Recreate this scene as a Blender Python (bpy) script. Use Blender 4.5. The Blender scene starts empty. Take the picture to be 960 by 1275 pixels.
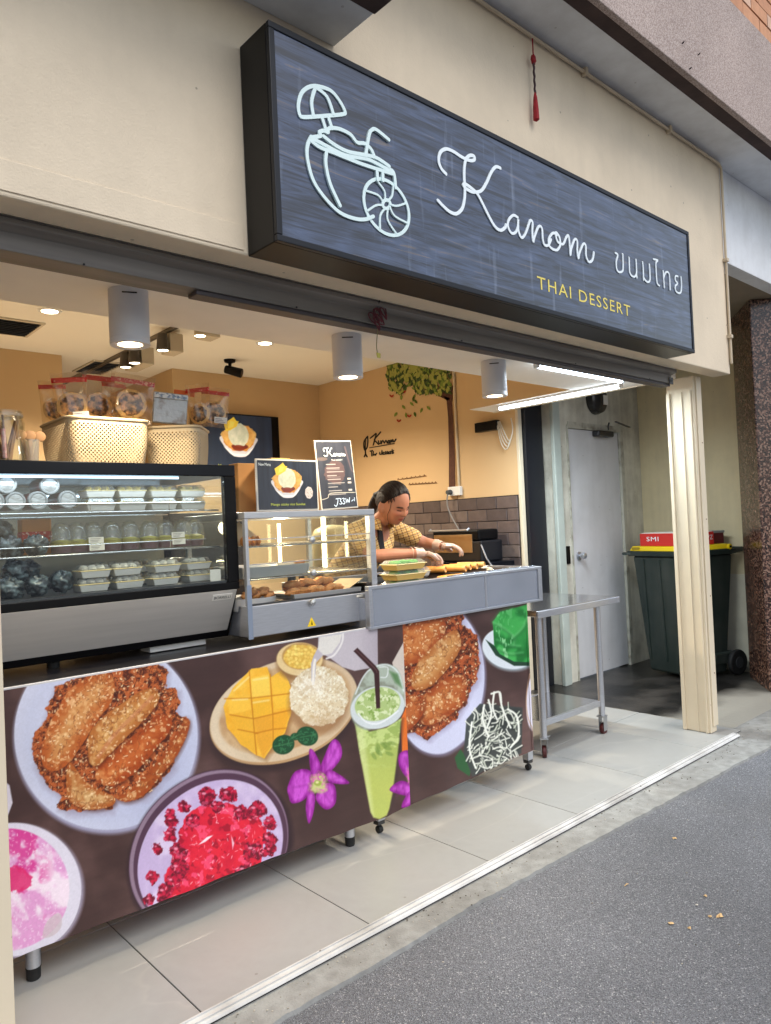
import bpy, bmesh, math, random
import numpy as np
from mathutils import Vector, Matrix, noise as mnoise
random.seed(7); rng = np.random.RandomState(11)
PI = math.pi; R = math.radians
C = bpy.context.scene.collection
sc = bpy.context.scene

# ------------------------------------------------------------------ camera
CAMPOS = (0.0, 0.0, 1.30)
FOC = 913.2152
_a = np.array([1009., -29., FOC]); _b = np.array([-825., 53., FOC])
_X = _a/np.linalg.norm(_a); _Y = _b/np.linalg.norm(_b); _Z = np.cross(_X, _Y)
if _Z[1] > 0: _Z = -_Z
_M = np.stack([_X, _Y, _Z], 1)          # rows: right, down, forward in world axes
u_, _s, v_ = np.linalg.svd(_M); _M = u_ @ v_
_Mi = np.linalg.inv(_M)
cam_d = bpy.data.cameras.new('camera'); cam = bpy.data.objects.new('camera', cam_d); C.objects.link(cam)
cam_d.sensor_fit = 'HORIZONTAL'; cam_d.sensor_width = 36.0; cam_d.lens = 36*FOC/960
cam_d.clip_start = 0.02; cam_d.clip_end = 400
cam.matrix_world = Matrix(((_M[0][0], -_M[1][0], -_M[2][0], CAMPOS[0]), (_M[0][1], -_M[1][1], -_M[2][1], CAMPOS[1]),
                           (_M[0][2], -_M[1][2], -_M[2][2], CAMPOS[2]), (0, 0, 0, 1)))
sc.camera = cam

# survey helpers: turn a measured sight line (u, v) into a point on a known plane of the place
def _ray(u, v): return _Mi @ np.array([u-480.0, v-637.5, FOC])
def on_y(u, v, y):
    d = _ray(u, v); t = y/d[1]; return Vector((t*d[0], y, CAMPOS[2]+t*d[2]))
def on_z(u, v, z):
    d = _ray(u, v); t = (z-CAMPOS[2])/d[2]; return Vector((t*d[0], t*d[1], z))
def on_x(u, v, x):
    d = _ray(u, v); t = x/d[0]; return Vector((x, t*d[1], CAMPOS[2]+t*d[2]))
def survey(P):
    c = _M @ np.array([P[0], P[1], P[2]-CAMPOS[2]]); return 480+FOC*c[0]/c[2], 637.5+FOC*c[1]/c[2]

# ------------------------------------------------------------------ world, sun, exposure
SUN_EL, SUN_ROT = R(52), R(180)
w = bpy.data.worlds.new('World'); sc.world = w; w.use_nodes = True
nt = w.node_tree; bgn = nt.nodes['Background']
sky = nt.nodes.new('ShaderNodeTexSky'); sky.sky_type = 'NISHITA'; sky.sun_disc = False
sky.sun_elevation = SUN_EL; sky.sun_rotation = SUN_ROT; sky.dust_density = 2.0; sky.air_density = 1.0; sky.ozone_density = 0.6
hs = nt.nodes.new('ShaderNodeHueSaturation'); hs.inputs['Saturation'].default_value = 0.62
nt.links.new(sky.outputs[0], hs.inputs['Color']); nt.links.new(hs.outputs[0], bgn.inputs[0]); bgn.inputs[1].default_value = 0.15
sd = bpy.data.lights.new('sun', 'SUN'); sun = bpy.data.objects.new('sun', sd); C.objects.link(sun)
sd.energy = 0.8; sd.angle = R(35); sd.color = (1, .985, .97)
# the sun stands over the lane, in front of the shop
sdir = Vector((math.sin(SUN_ROT)*math.cos(SUN_EL), math.cos(SUN_ROT)*math.cos(SUN_EL), math.sin(SUN_EL)))
sun.rotation_euler = sdir.to_track_quat('Z', 'Y').to_euler(); sun.location = (0, -4, 8)
sc.view_settings.view_transform = 'Standard'; sc.view_settings.look = 'None'
sc.view_settings.exposure = 0.42; sc.view_settings.gamma = 1.0; sc.view_settings.use_curve_mapping = False
cy = sc.cycles
cy.use_denoising = True; cy.max_bounces = 7; cy.diffuse_bounces = 4; cy.glossy_bounces = 4; cy.transmission_bounces = 6
cy.transparent_max_bounces = 24; cy.caustics_reflective = False; cy.caustics_refractive = False
cy.sample_clamp_indirect = 4.0; cy.use_adaptive_sampling = True; cy.adaptive_threshold = 0.015
try:
    cy.denoiser = 'OPENIMAGEDENOISE'; cy.denoising_input_passes = 'RGB_ALBEDO_NORMAL'
except Exception: pass

# ------------------------------------------------------------------ helpers
def lin(c):
    c = np.asarray(c, float)/255.0
    return np.where(c <= .04045, c/12.92, ((c+.055)/1.055)**2.4)
def L4(c): r = lin(c); return (float(r[0]), float(r[1]), float(r[2]), 1.0)

_mats = {}
def mat(name, rgb, rough=.55, metal=0., var=0., vscale=8., bump=0., bscale=60., coat=0., rgb2=None, stretch=None,
        spec=.5, emit=None, estr=0., alpha=None, trans=0., sheen=0., thr=None, detail=6):
    if name in _mats: return _mats[name]
    m = bpy.data.materials.new(name); m.use_nodes = True; N = m.node_tree.nodes; Lk = m.node_tree.links
    b = N['Principled BSDF']
    b.inputs['Roughness'].default_value = rough; b.inputs['Metallic'].default_value = metal
    b.inputs['Specular IOR Level'].default_value = spec
    b.inputs['Coat Weight'].default_value = coat
    b.inputs['Transmission Weight'].default_value = trans
    col = L4(rgb); b.inputs['Base Color'].default_value = col
    tc = N.new('ShaderNodeTexCoord'); mp = N.new('ShaderNodeMapping'); Lk.new(tc.outputs['Object'], mp.inputs[0])
    if stretch: mp.inputs['Scale'].default_value = stretch
    if var or rgb2 is not None:
        nz = N.new('ShaderNodeTexNoise'); nz.inputs['Scale'].default_value = vscale; nz.inputs['Detail'].default_value = detail
        Lk.new(mp.outputs[0], nz.inputs['Vector'])
        rp = N.new('ShaderNodeValToRGB'); Lk.new(nz.outputs['Fac'], rp.inputs[0])
        lo, hi = thr if thr else (.3, .7)
        rp.color_ramp.elements[0].position = lo; rp.color_ramp.elements[1].position = hi
        if rgb2 is None:
            rp.color_ramp.elements[0].color = tuple(x*(1-var) for x in col[:3])+(1,)
            rp.color_ramp.elements[1].color = tuple(min(1, x*(1+var)) for x in col[:3])+(1,)
        else:
            rp.color_ramp.elements[0].color = col; rp.color_ramp.elements[1].color = L4(rgb2)
        Lk.new(rp.outputs[0], b.inputs['Base Color'])
    if bump:
        n2 = N.new('ShaderNodeTexNoise'); n2.inputs['Scale'].default_value = bscale; n2.inputs['Detail'].default_value = 5
        Lk.new(mp.outputs[0], n2.inputs['Vector'])
        bp = N.new('ShaderNodeBump'); bp.inputs['Strength'].default_value = bump; bp.inputs['Distance'].default_value = .004
        Lk.new(n2.outputs['Fac'], bp.inputs['Height']); Lk.new(bp.outputs[0], b.inputs['Normal'])
    if emit is not None:
        b.inputs['Emission Color'].default_value = L4(emit); b.inputs['Emission Strength'].default_value = estr
    if alpha is not None: b.inputs['Alpha'].default_value = alpha
    _mats[name] = m; return m

def weathered(m, amt=.10, spots=.0, streak=.5, fine=.15, dirt=(96, 84, 70)):
    """adds rain streaks, patchy tone, small specks and a roller-like relief to a painted surface"""
    N = m.node_tree.nodes; Lk = m.node_tree.links; b = N['Principled BSDF']; tc = N.new('ShaderNodeTexCoord')
    mp = N.new('ShaderNodeMapping'); mp.inputs['Scale'].default_value = (7, 7, .7); Lk.new(tc.outputs['Object'], mp.inputs[0])
    n1 = N.new('ShaderNodeTexNoise'); n1.inputs['Scale'].default_value = 2.; n1.inputs['Detail'].default_value = 8; Lk.new(mp.outputs[0], n1.inputs['Vector'])
    n2 = N.new('ShaderNodeTexNoise'); n2.inputs['Scale'].default_value = 2.6; n2.inputs['Detail'].default_value = 9; n2.inputs['Roughness'].default_value = .62; Lk.new(tc.outputs['Object'], n2.inputs['Vector'])
    ad = N.new('ShaderNodeMath'); ad.operation = 'MULTIPLY_ADD'; ad.inputs[1].default_value = streak; Lk.new(n1.outputs['Fac'], ad.inputs[0]); Lk.new(n2.outputs['Fac'], ad.inputs[2])
    mr = N.new('ShaderNodeMapRange'); mr.inputs[1].default_value = .42+streak*.42; mr.inputs[2].default_value = .68+streak*.62; mr.inputs[3].default_value = 0; mr.inputs[4].default_value = amt*4; Lk.new(ad.outputs[0], mr.inputs[0])
    mx = N.new('ShaderNodeMixRGB'); mx.inputs[2].default_value = L4(dirt)
    if b.inputs['Base Color'].links: Lk.new(b.inputs['Base Color'].links[0].from_socket, mx.inputs[1])
    else: mx.inputs[1].default_value = b.inputs['Base Color'].default_value
    Lk.new(mr.outputs[0], mx.inputs[0]); last = mx.outputs[0]
    if spots:
        vo = N.new('ShaderNodeTexVoronoi'); vo.inputs['Scale'].default_value = 9; Lk.new(tc.outputs['Object'], vo.inputs['Vector'])
        cp = N.new('ShaderNodeMath'); cp.operation = 'LESS_THAN'; cp.inputs[1].default_value = .045; Lk.new(vo.outputs['Distance'], cp.inputs[0])
        m3 = N.new('ShaderNodeMath'); m3.operation = 'MULTIPLY'; m3.inputs[1].default_value = spots; Lk.new(cp.outputs[0], m3.inputs[0])
        m2 = N.new('ShaderNodeMixRGB'); m2.inputs[2].default_value = L4(dirt); Lk.new(m3.outputs[0], m2.inputs[0]); Lk.new(last, m2.inputs[1]); last = m2.outputs[0]
    Lk.new(last, b.inputs['Base Color'])
    n3 = N.new('ShaderNodeTexNoise'); n3.inputs['Scale'].default_value = 170; n3.inputs['Detail'].default_value = 3; Lk.new(tc.outputs['Object'], n3.inputs['Vector'])
    bp = N.new('ShaderNodeBump'); bp.inputs['Strength'].default_value = fine; bp.inputs['Distance'].default_value = .002; Lk.new(n3.outputs['Fac'], bp.inputs['Height'])
    if b.inputs['Normal'].links: Lk.new(b.inputs['Normal'].links[0].from_socket, bp.inputs['Normal'])
    Lk.new(bp.outputs[0], b.inputs['Normal']); return m
def glassy(name, tint=(255, 255, 255), refl=.07, rough=.02, haze=0., hazecol=(230, 230, 230)):
    """thin clear sheet: mostly see-through with a fresnel sheen and a little milkiness"""
    if name in _mats: return _mats[name]
    m = bpy.data.materials.new(name); m.use_nodes = True; N = m.node_tree.nodes; Lk = m.node_tree.links
    N.remove(N['Principled BSDF']); out = [n for n in N if n.type == 'OUTPUT_MATERIAL'][0]
    tr = N.new('ShaderNodeBsdfTransparent'); tr.inputs[0].default_value = L4(tint)
    gl = N.new('ShaderNodeBsdfGlossy'); gl.inputs['Roughness'].default_value = rough
    fr = N.new('ShaderNodeLayerWeight'); fr.inputs['Blend'].default_value = .25
    ma = N.new('ShaderNodeMath'); ma.operation = 'MULTIPLY_ADD'; ma.inputs[1].default_value = .35; ma.inputs[2].default_value = refl
    Lk.new(fr.outputs['Fresnel'], ma.inputs[0])
    mx = N.new('ShaderNodeMixShader'); Lk.new(ma.outputs[0], mx.inputs[0]); Lk.new(tr.outputs[0], mx.inputs[1]); Lk.new(gl.outputs[0], mx.inputs[2])
    last = mx
    if haze:
        df = N.new('ShaderNodeBsdfDiffuse'); df.inputs[0].default_value = L4(hazecol)
        m2 = N.new('ShaderNodeMixShader'); m2.inputs[0].default_value = haze
        Lk.new(mx.outputs[0], m2.inputs[1]); Lk.new(df.outputs[0], m2.inputs[2]); last = m2
    Lk.new(last.outputs[0], out.inputs[0]); _mats[name] = m; return m

def colmat(name, rough=.45, coat=0., spec=.4, emis=0., bump=0., bscale=200):
    """material that shows a printed colour stored on the mesh"""
    if name in _mats: return _mats[name]
    m = bpy.data.materials.new(name); m.use_nodes = True; N = m.node_tree.nodes; Lk = m.node_tree.links
    b = N['Principled BSDF']; at = N.new('ShaderNodeAttribute'); at.attribute_name = 'print'
    Lk.new(at.outputs['Color'], b.inputs['Base Color']); b.inputs['Roughness'].default_value = rough
    b.inputs['Specular IOR Level'].default_value = spec; b.inputs['Coat Weight'].default_value = coat
    if emis:
        Lk.new(at.outputs['Color'], b.inputs['Emission Color']); b.inputs['Emission Strength'].default_value = emis
    if bump:
        n2 = N.new('ShaderNodeTexNoise'); n2.inputs['Scale'].default_value = bscale
        tc = N.new('ShaderNodeTexCoord'); Lk.new(tc.outputs['Object'], n2.inputs['Vector'])
        bp = N.new('ShaderNodeBump'); bp.inputs['Strength'].default_value = bump; bp.inputs['Distance'].default_value = .003
        Lk.new(n2.outputs['Fac'], bp.inputs['Height']); Lk.new(bp.outputs[0], b.inputs['Normal'])
    _mats[name] = m; return m

def tag(o, label=None, cat=None, group=None, kind=None):
    if label: o['label'] = label
    if cat: o['category'] = cat
    if group: o['group'] = group
    if kind: o['kind'] = kind
    return o
def thing(name, label, cat, loc=(0, 0, 0), group=None):
    o = bpy.data.objects.new(name, None); C.objects.link(o); o.location = loc; o.empty_display_size = .05
    return tag(o, label, cat, group)
def world_origin(p):
    v = Vector((0, 0, 0))
    while p is not None: v += Vector(p.location); p = p.parent
    return v

class MB:
    def __init__(s): s.v = []; s.f = []; s.mi = []; s.k = 0
    def add(s, vs, fs):
        n = len(s.v); s.v += [tuple(x) for x in vs]; s.f += [tuple(i+n for i in f) for f in fs]; s.mi += [s.k]*len(fs); return s
    def box(s, x0, x1, y0, y1, z0, z1):
        return s.add([(x0,y0,z0),(x1,y0,z0),(x1,y1,z0),(x0,y1,z0),(x0,y0,z1),(x1,y0,z1),(x1,y1,z1),(x0,y1,z1)],
                     [(0,3,2,1),(4,5,6,7),(0,1,5,4),(1,2,6,5),(2,3,7,6),(3,0,4,7)])
    def hexa(s, b, t):   # b,t: four bottom points and four top points
        return s.add(list(b)+list(t), [(0,3,2,1),(4,5,6,7),(0,1,5,4),(1,2,6,5),(2,3,7,6),(3,0,4,7)])
    def obox(s, c, size, rot=(0, 0, 0)):
        from mathutils import Euler
        m = Euler(rot).to_matrix(); c = Vector(c); h = Vector(size)/2
        P = [c + m @ Vector((sx*h.x, sy*h.y, sz*h.z)) for sz in (-1, 1) for sx, sy in ((-1,-1),(1,-1),(1,1),(-1,1))]
        return s.add(P, [(0,3,2,1),(4,5,6,7),(0,1,5,4),(1,2,6,5),(2,3,7,6),(3,0,4,7)])
    def cyl(s, p0, p1, r0, r1=None, n=16, cap=True):
        r1 = r0 if r1 is None else r1; p0 = Vector(p0); p1 = Vector(p1); d = (p1-p0).normalized()
        a = d.orthogonal().normalized(); b = d.cross(a); vs = []
        for p, r in ((p0, r0), (p1, r1)):
            for i in range(n):
                t = 2*PI*i/n; vs.append(p + a*(r*math.cos(t)) + b*(r*math.sin(t)))
        fs = [(i, (i+1) % n, n+(i+1) % n, n+i) for i in range(n)]
        if cap: fs += [tuple(range(n-1, -1, -1)), tuple(range(n, 2*n))]
        return s.add(vs, fs)
    def tube(s, pts, r, n=8, closed=False):
        P = [Vector(p) for p in pts]; m = len(P); vs = []; prev = None
        rr = r if hasattr(r, '__len__') else [r]*m
        for i, p in enumerate(P):
            if closed: d = P[(i+1) % m]-P[i-1]
            else: d = P[min(i+1, m-1)]-P[max(i-1, 0)]
            d.normalize() if d.length > 1e-9 else None
            a = d.orthogonal().normalized() if prev is None else (prev - d*prev.dot(d)).normalized()
            prev = a; b = d.cross(a)
            for k in range(n):
                t = 2*PI*k/n; vs.append(p + a*(rr[i]*math.cos(t)) + b*(rr[i]*math.sin(t)))
        fs = []
        for i in range(m if closed else m-1):
            for k in range(n):
                j = (i+1) % m; fs.append((i*n+k, i*n+(k+1) % n, j*n+(k+1) % n, j*n+k))
        if not closed: fs += [tuple(range(n-1, -1, -1)), tuple((m-1)*n+k for k in range(n))]
        return s.add(vs, fs)
    def lathe(s, prof, c=(0, 0, 0), n=24, axis='z', closed=False):
        c = Vector(c); vs = []
        for r, h in prof:
            for i in range(n):
                t = 2*PI*i/n; q = (r*math.cos(t), r*math.sin(t), h)
                if axis == 'y': q = (q[0], q[2], q[1])
                if axis == 'x': q = (q[2], q[0], q[1])
                vs.append(c+Vector(q))
        m = len(prof); fs = []
        for j in range(m-1):
            for i in range(n): fs.append((j*n+i, j*n+(i+1) % n, (j+1)*n+(i+1) % n, (j+1)*n+i))
        if closed: fs += [tuple(range(n-1, -1, -1)), tuple((m-1)*n+i for i in range(n))]
        return s.add(vs, fs)
    def prism(s, poly, y0, y1, plane='xz'):
        n = len(poly)
        if plane == 'xz': vs = [(p[0], y0, p[1]) for p in poly]+[(p[0], y1, p[1]) for p in poly]
        elif plane == 'xy': vs = [(p[0], p[1], y0) for p in poly]+[(p[0], p[1], y1) for p in poly]
        else: vs = [(y0, p[0], p[1]) for p in poly]+[(y1, p[0], p[1]) for p in poly]
        fs = [tuple(range(n)), tuple(range(2*n-1, n-1, -1))]+[(i, n+i, n+(i+1) % n, (i+1) % n) for i in range(n)]
        return s.add(vs, fs)
    def blob(s, c, r, seed=0, amp=.15, freq=2., nu=16, nv=10, rot=(0, 0, 0)):
        from mathutils import Euler
        m = Euler(rot).to_matrix(); c = Vector(c); vs = []
        for j in range(nv+1):
            for i in range(nu):
                th = PI*j/nv; ph = 2*PI*i/nu
                d = Vector((math.sin(th)*math.cos(ph), math.sin(th)*math.sin(ph), math.cos(th)))
                k = 1+amp*mnoise.noise(d*freq+Vector((seed*7.3, seed*3.1, seed)))*2
                vs.append(c + m @ Vector((d.x*r[0]*k, d.y*r[1]*k, d.z*r[2]*k)))
        fs = [(j*nu+i, (j+1)*nu+i, (j+1)*nu+(i+1) % nu, j*nu+(i+1) % nu) for j in range(nv) for i in range(nu)]
        return s.add(vs, fs)
    def build(s, name, m, parent=None, bev=0., smooth=False, seg=2, fix=True):
        o_w = world_origin(parent)
        if parent is None and s.v:
            A = np.array(s.v); lo = A.min(0); hi = A.max(0); loc = Vector(((lo[0]+hi[0])/2, (lo[1]+hi[1])/2, lo[2]))
            o_w = loc
        me = bpy.data.meshes.new(name)
        me.from_pydata([(x-o_w[0], y-o_w[1], z-o_w[2]) for x, y, z in s.v], [], s.f)
        ms = m if isinstance(m, (list, tuple)) else [m]
        for q in ms: me.materials.append(q)
        if len(ms) > 1: me.polygons.foreach_set('material_index', s.mi)
        if fix:
            bm = bmesh.new(); bm.from_mesh(me); bmesh.ops.recalc_face_normals(bm, faces=bm.faces); bm.to_mesh(me); bm.free()
        if smooth:
            me.polygons.foreach_set('use_smooth', [True]*len(me.polygons))
            try: me.set_sharp_from_angle(angle=R(38) if smooth is True else R(150))
            except Exception: pass
        me.update()
        o = bpy.data.objects.new(name, me); C.objects.link(o)
        if parent is None: o.location = o_w
        else: o.parent = parent
        if bev:
            b = o.modifiers.new('bevel', 'BEVEL'); b.width = bev; b.segments = seg; b.limit_method = 'ANGLE'; b.angle_limit = R(35)
        return o
def boxo(name, m, parent, *b, bev=.002): return MB().box(*b).build(name, m, parent, bev=bev)
def share(o, parent, loc=None, rot=None, scale=None):
    c = o.copy(); C.objects.link(c); c.parent = parent
    if loc is not None: c.location = loc
    if rot is not None: c.rotation_euler = rot
    if scale is not None: c.scale = scale
    return c
def copy_thing(root, loc, rot=None, label=None, scale=None):
    r = root.copy(); C.objects.link(r); r.location = loc
    if rot is not None: r.rotation_euler = rot
    if scale is not None: r.scale = scale
    if label: r['label'] = label
    for ch in [o for o in root.children]:
        c = ch.copy(); C.objects.link(c); c.parent = r
        for g in ch.children:
            d = g.copy(); C.objects.link(d); d.parent = c
    return r

def spline(pts, k=6, closed=False):
    P = [np.array(p, float) for p in pts]; n = len(P); out = []
    rngi = range(n if closed else n-1)
    for i in rngi:
        if closed: p0, p1, p2, p3 = P[i-1], P[i], P[(i+1) % n], P[(i+2) % n]
        else: p0, p1, p2, p3 = P[max(i-1, 0)], P[i], P[i+1], P[min(i+2, n-1)]
        for j in range(k):
            t = j/k; out.append(.5*((2*p1)+(-p0+p2)*t+(2*p0-5*p1+4*p2-p3)*t*t+(-p0+3*p1-3*p2+p3)*t**3))
    if not closed: out.append(P[-1])
    return out
def ribbon(mb, P, wd, y0, y1, closed=False):
    """solid lettering stroke in the x-z plane, between depths y0 and y1, with round ends"""
    P = [np.array(p, float) for p in P]; n = len(P); Lf = []; Rt = []; ramp = .0012
    for i in range(n):
        d = (P[(i+1) % n]-P[i-1]) if closed else P[min(i+1, n-1)]-P[max(i-1, 0)]
        d = d/(np.linalg.norm(d)+1e-9); nn = np.array([-d[1], d[0]])
        Lf.append(P[i]+nn*wd/2); Rt.append(P[i]-nn*wd/2)
    vs = []
    for i in range(n):
        ya = y0-ramp*i/n       # the stroke rises a hair along its length so that it crosses over itself cleanly
        for q in (Lf[i], Rt[i]):
            vs += [(q[0], ya, q[1]), (q[0], y1, q[1])]
    fs = []
    for i in range(n if closed else n-1):
        a = 4*i; b = 4*((i+1) % n)
        fs += [(a, a+2, b+2, b), (a+1, b+1, b+3, a+3), (a, b, b+1, a+1), (a+2, a+3, b+3, b+2)]
    mb.add(vs, fs)
    if not closed:
        for q in (P[0], P[-1]):
            mb.prism([(q[0]+wd/2*math.cos(t), q[1]+wd/2*math.sin(t)) for t in np.linspace(0, 2*PI, 12, endpoint=False)], y0+.0002-(ramp if q is P[-1] else 0), y1)
def text_shape(s, w_, h_, spacing=1.0):
    """outline of a word as flat triangles scaled to width w_ and cap height h_ (origin bottom-left)"""
    cu = bpy.data.curves.new('word', 'FONT'); cu.body = s; cu.size = 1; cu.space_character = spacing; cu.resolution_u = 3
    ob = bpy.data.objects.new('word', cu); C.objects.link(ob)
    dg = bpy.context.evaluated_depsgraph_get(); me = bpy.data.meshes.new_from_object(ob.evaluated_get(dg))
    V = np.array([v.co[:] for v in me.vertices]); F = [tuple(p.vertices) for p in me.polygons]
    bpy.data.objects.remove(ob); bpy.data.curves.remove(cu); bpy.data.meshes.remove(me)
    if len(V) == 0: return np.zeros((0, 2)), []
    lo = V.min(0); hi = V.max(0); return np.stack([(V[:, 0]-lo[0])/(hi[0]-lo[0])*w_, (V[:, 1]-lo[1])/(hi[1]-lo[1])*h_], 1), F
def word(mb, s, x, z, w_, h_, y, spacing=1.0):
    V, F = text_shape(s, w_, h_, spacing); return mb.add([(x+a, y, z+b) for a, b in V], F)
def letters(s, x, z, w_, h_, y, m, parent, spacing=1.0, name='letter'):
    V, F = text_shape(s, w_, h_, spacing); par = list(range(len(V)))
    def find(a):
        while par[a] != a: par[a] = par[par[a]]; a = par[a]
        return a
    for f in F:
        for q in f[1:]: par[find(q)] = find(f[0])
    groups = {}
    for f in F: groups.setdefault(find(f[0]), []).append(f)
    for g, fs in sorted(groups.items(), key=lambda t: min(V[i][0] for f in t[1] for i in f)):
        ids = sorted({i for f in fs for i in f}); mp = {i: k for k, i in enumerate(ids)}
        MB().add([(x+V[i][0], y, z+V[i][1]) for i in ids], [tuple(mp[i] for i in f) for f in fs]).build(name, m, parent)
def lamp(kind, name, loc, energy, color, size=.1, parent=None, rot=None, spot=None, size_y=None):
    d = bpy.data.lights.new(name, kind); d.energy = energy; d.color = color
    if kind == 'AREA':
        d.size = size
        if size_y: d.shape = 'RECTANGLE'; d.size_y = size_y
        else: d.shape = 'DISK'
    else: d.shadow_soft_size = size
    if spot: d.spot_size = spot; d.spot_blend = .6
    o = bpy.data.objects.new(name, d); C.objects.link(o); o.location = Vector(loc) - world_origin(parent)
    if parent: o.parent = parent
    if rot is not None: o.rotation_euler = rot
    return o

# ------------------------------------------------------------------ printing colours onto sheets
def _hash(ix, iy, seed):
    h = (ix*374761393 + iy*668265263 + seed*974711) & 0x7fffffff
    h = ((h ^ (h >> 13))*1274126177) & 0x7fffffff
    return ((h ^ (h >> 16)) & 0xffff)/65535.0
def vnoise(x, y, seed=0):
    ix = np.floor(x).astype(np.int64); iy = np.floor(y).astype(np.int64); fx = x-ix; fy = y-iy
    fx = fx*fx*(3-2*fx); fy = fy*fy*(3-2*fy)
    a = _hash(ix, iy, seed); b = _hash(ix+1, iy, seed); c = _hash(ix, iy+1, seed); d = _hash(ix+1, iy+1, seed)
    return (a*(1-fx)+b*fx)*(1-fy)+(c*(1-fx)+d*fx)*fy
def fbm(x, y, s=1., o=4, seed=0):
    t = 0; a = .5; n = 0
    for k in range(o): t = t+a*vnoise(x*s, y*s, seed+k*17); n += a; a *= .55; s *= 2.03
    return t/n
def sstep(a, b, x): t = np.clip((x-a)/(b-a), 0, 1); return t*t*(3-2*t)

class Sheet:
    """a printed sheet: a fine grid in the x-z plane with a colour for every vertex.
    U, V are drawing coordinates measured over the sheet."""
    def __init__(s, xs, zs, U=None, V=None):
        s.xs = xs; s.zs = zs; s.X, s.Z = np.meshgrid(xs, zs)
        s.U = s.X if U is None else U; s.V = s.Z if V is None else V
        s.C = np.zeros(s.X.shape+(3,)); s.off = (0., 0., 1.)
        s.px = abs(np.median(np.diff(s.U, axis=1)))
    def T(s, pts): ox, oy, k = s.off; return np.array([(ox+p[0]/k, oy+p[1]/k) for p in pts], float)
    def fill(s, c): s.C[:] = np.array(c)/255.
    def mask_poly(s, pts, f=None, warp=0., wf=.12, seed=0, smooth=False):
        if smooth: pts = spline(pts, 5, True)
        P = s.T(pts); f = f or s.px*.7; pad = f*2+warp*2
        x0, y0 = P.min(0)-pad; x1, y1 = P.max(0)+pad
        sel = (s.U >= x0) & (s.U <= x1) & (s.V >= y0) & (s.V <= y1)
        u = s.U[sel]; v = s.V[sel]; m = np.zeros(s.U.shape)
        if not len(u): return m
        if warp:
            u2 = u+warp*2*(fbm(u, v, wf, 3, seed)-.5); v2 = v+warp*2*(fbm(u+91, v+37, wf, 3, seed+5)-.5); u, v = u2, v2
        ins = np.zeros(len(u), bool); dist = np.full(len(u), 1e9); n = len(P)
        for i in range(n):
            ax, ay = P[i]; bx, by = P[(i+1) % n]
            dx, dy = bx-ax, by-ay; L2 = dx*dx+dy*dy+1e-12
            t = np.clip(((u-ax)*dx+(v-ay)*dy)/L2, 0, 1); dist = np.minimum(dist, (u-ax-t*dx)**2+(v-ay-t*dy)**2)
            c = ((ay > v) != (by > v))
            with np.errstate(divide='ignore', invalid='ignore'):
                c &= u < (bx-ax)*(v-ay)/((by-ay) if by != ay else 1e-12)+ax
            ins ^= c
        sd = np.where(ins, 1, -1)*np.sqrt(dist); m[sel] = np.clip(sd/f*.5+.5, 0, 1); s.lastd = np.zeros(s.U.shape); s.lastd[sel] = sd
        return m
    def mask_ell(s, cx, cy, rx, ry, ang=0, f=None, warp=0., wf=.12, seed=0):
        ox, oy, k = s.off; cx = ox+cx/k; cy = oy+cy/k; rx /= k; ry /= k
        f = f or s.px*.7; r = max(rx, ry)+f+warp*2
        sel = (abs(s.U-cx) < r) & (abs(s.V-cy) < r); u = s.U[sel]-cx; v = s.V[sel]-cy
        if warp:
            u2 = u+warp*2*(fbm(u+cx, v+cy, wf, 3, seed)-.5); v = v+warp*2*(fbm(u+91, v+37, wf, 3, seed+5)-.5); u = u2
        a = math.radians(ang); p = u*math.cos(a)+v*math.sin(a); q = -u*math.sin(a)+v*math.cos(a)
        d = np.sqrt((p/rx)**2+(q/ry)**2); m = np.zeros(s.U.shape); m[sel] = np.clip((1-d)*min(rx, ry)/f*.5+.5, 0, 1)
        return m
    def mask_line(s, pts, wd, f=None, smooth=True):
        P = s.T(spline(pts, 5) if smooth and len(pts) > 2 else pts); wd = wd/s.off[2]; f = f or s.px*.7; pad = wd+f
        x0, y0 = P.min(0)-pad; x1, y1 = P.max(0)+pad
        sel = (s.U >= x0) & (s.U <= x1) & (s.V >= y0) & (s.V <= y1); u = s.U[sel]; v = s.V[sel]
        d = np.full(len(u), 1e9)
        for i in range(len(P)-1):
            ax, ay = P[i]; dx, dy = P[i+1]-P[i]; L2 = dx*dx+dy*dy+1e-12
            t = np.clip(((u-ax)*dx+(v-ay)*dy)/L2, 0, 1); d = np.minimum(d, (u-ax-t*dx)**2+(v-ay-t*dy)**2)
        m = np.zeros(s.U.shape); m[sel] = np.clip((wd/2-np.sqrt(d))/f*.5+.5, 0, 1); return m
    def put(s, m, c, a=1.):
        c = np.array(c, float)/255. if not isinstance(c, np.ndarray) or c.ndim == 1 else c
        m = (m*a)[..., None]; s.C = s.C*(1-m)+c*m; return s
    def mix(s, c1, c2, t):
        t = np.clip(t, 0, 1)[..., None]; return (np.array(c1)*(1-t)+np.array(c2)*t)/255.
    def poly(s, pts, c, a=1., **k): return s.put(s.mask_poly(pts, **k), c, a)
    def ell(s, cx, cy, rx, ry, c, ang=0, a=1., **k): return s.put(s.mask_ell(cx, cy, rx, ry, ang, **k), c, a)
    def line(s, pts, wd, c, a=1., **k): return s.put(s.mask_line(pts, wd, **k), c, a)
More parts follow.
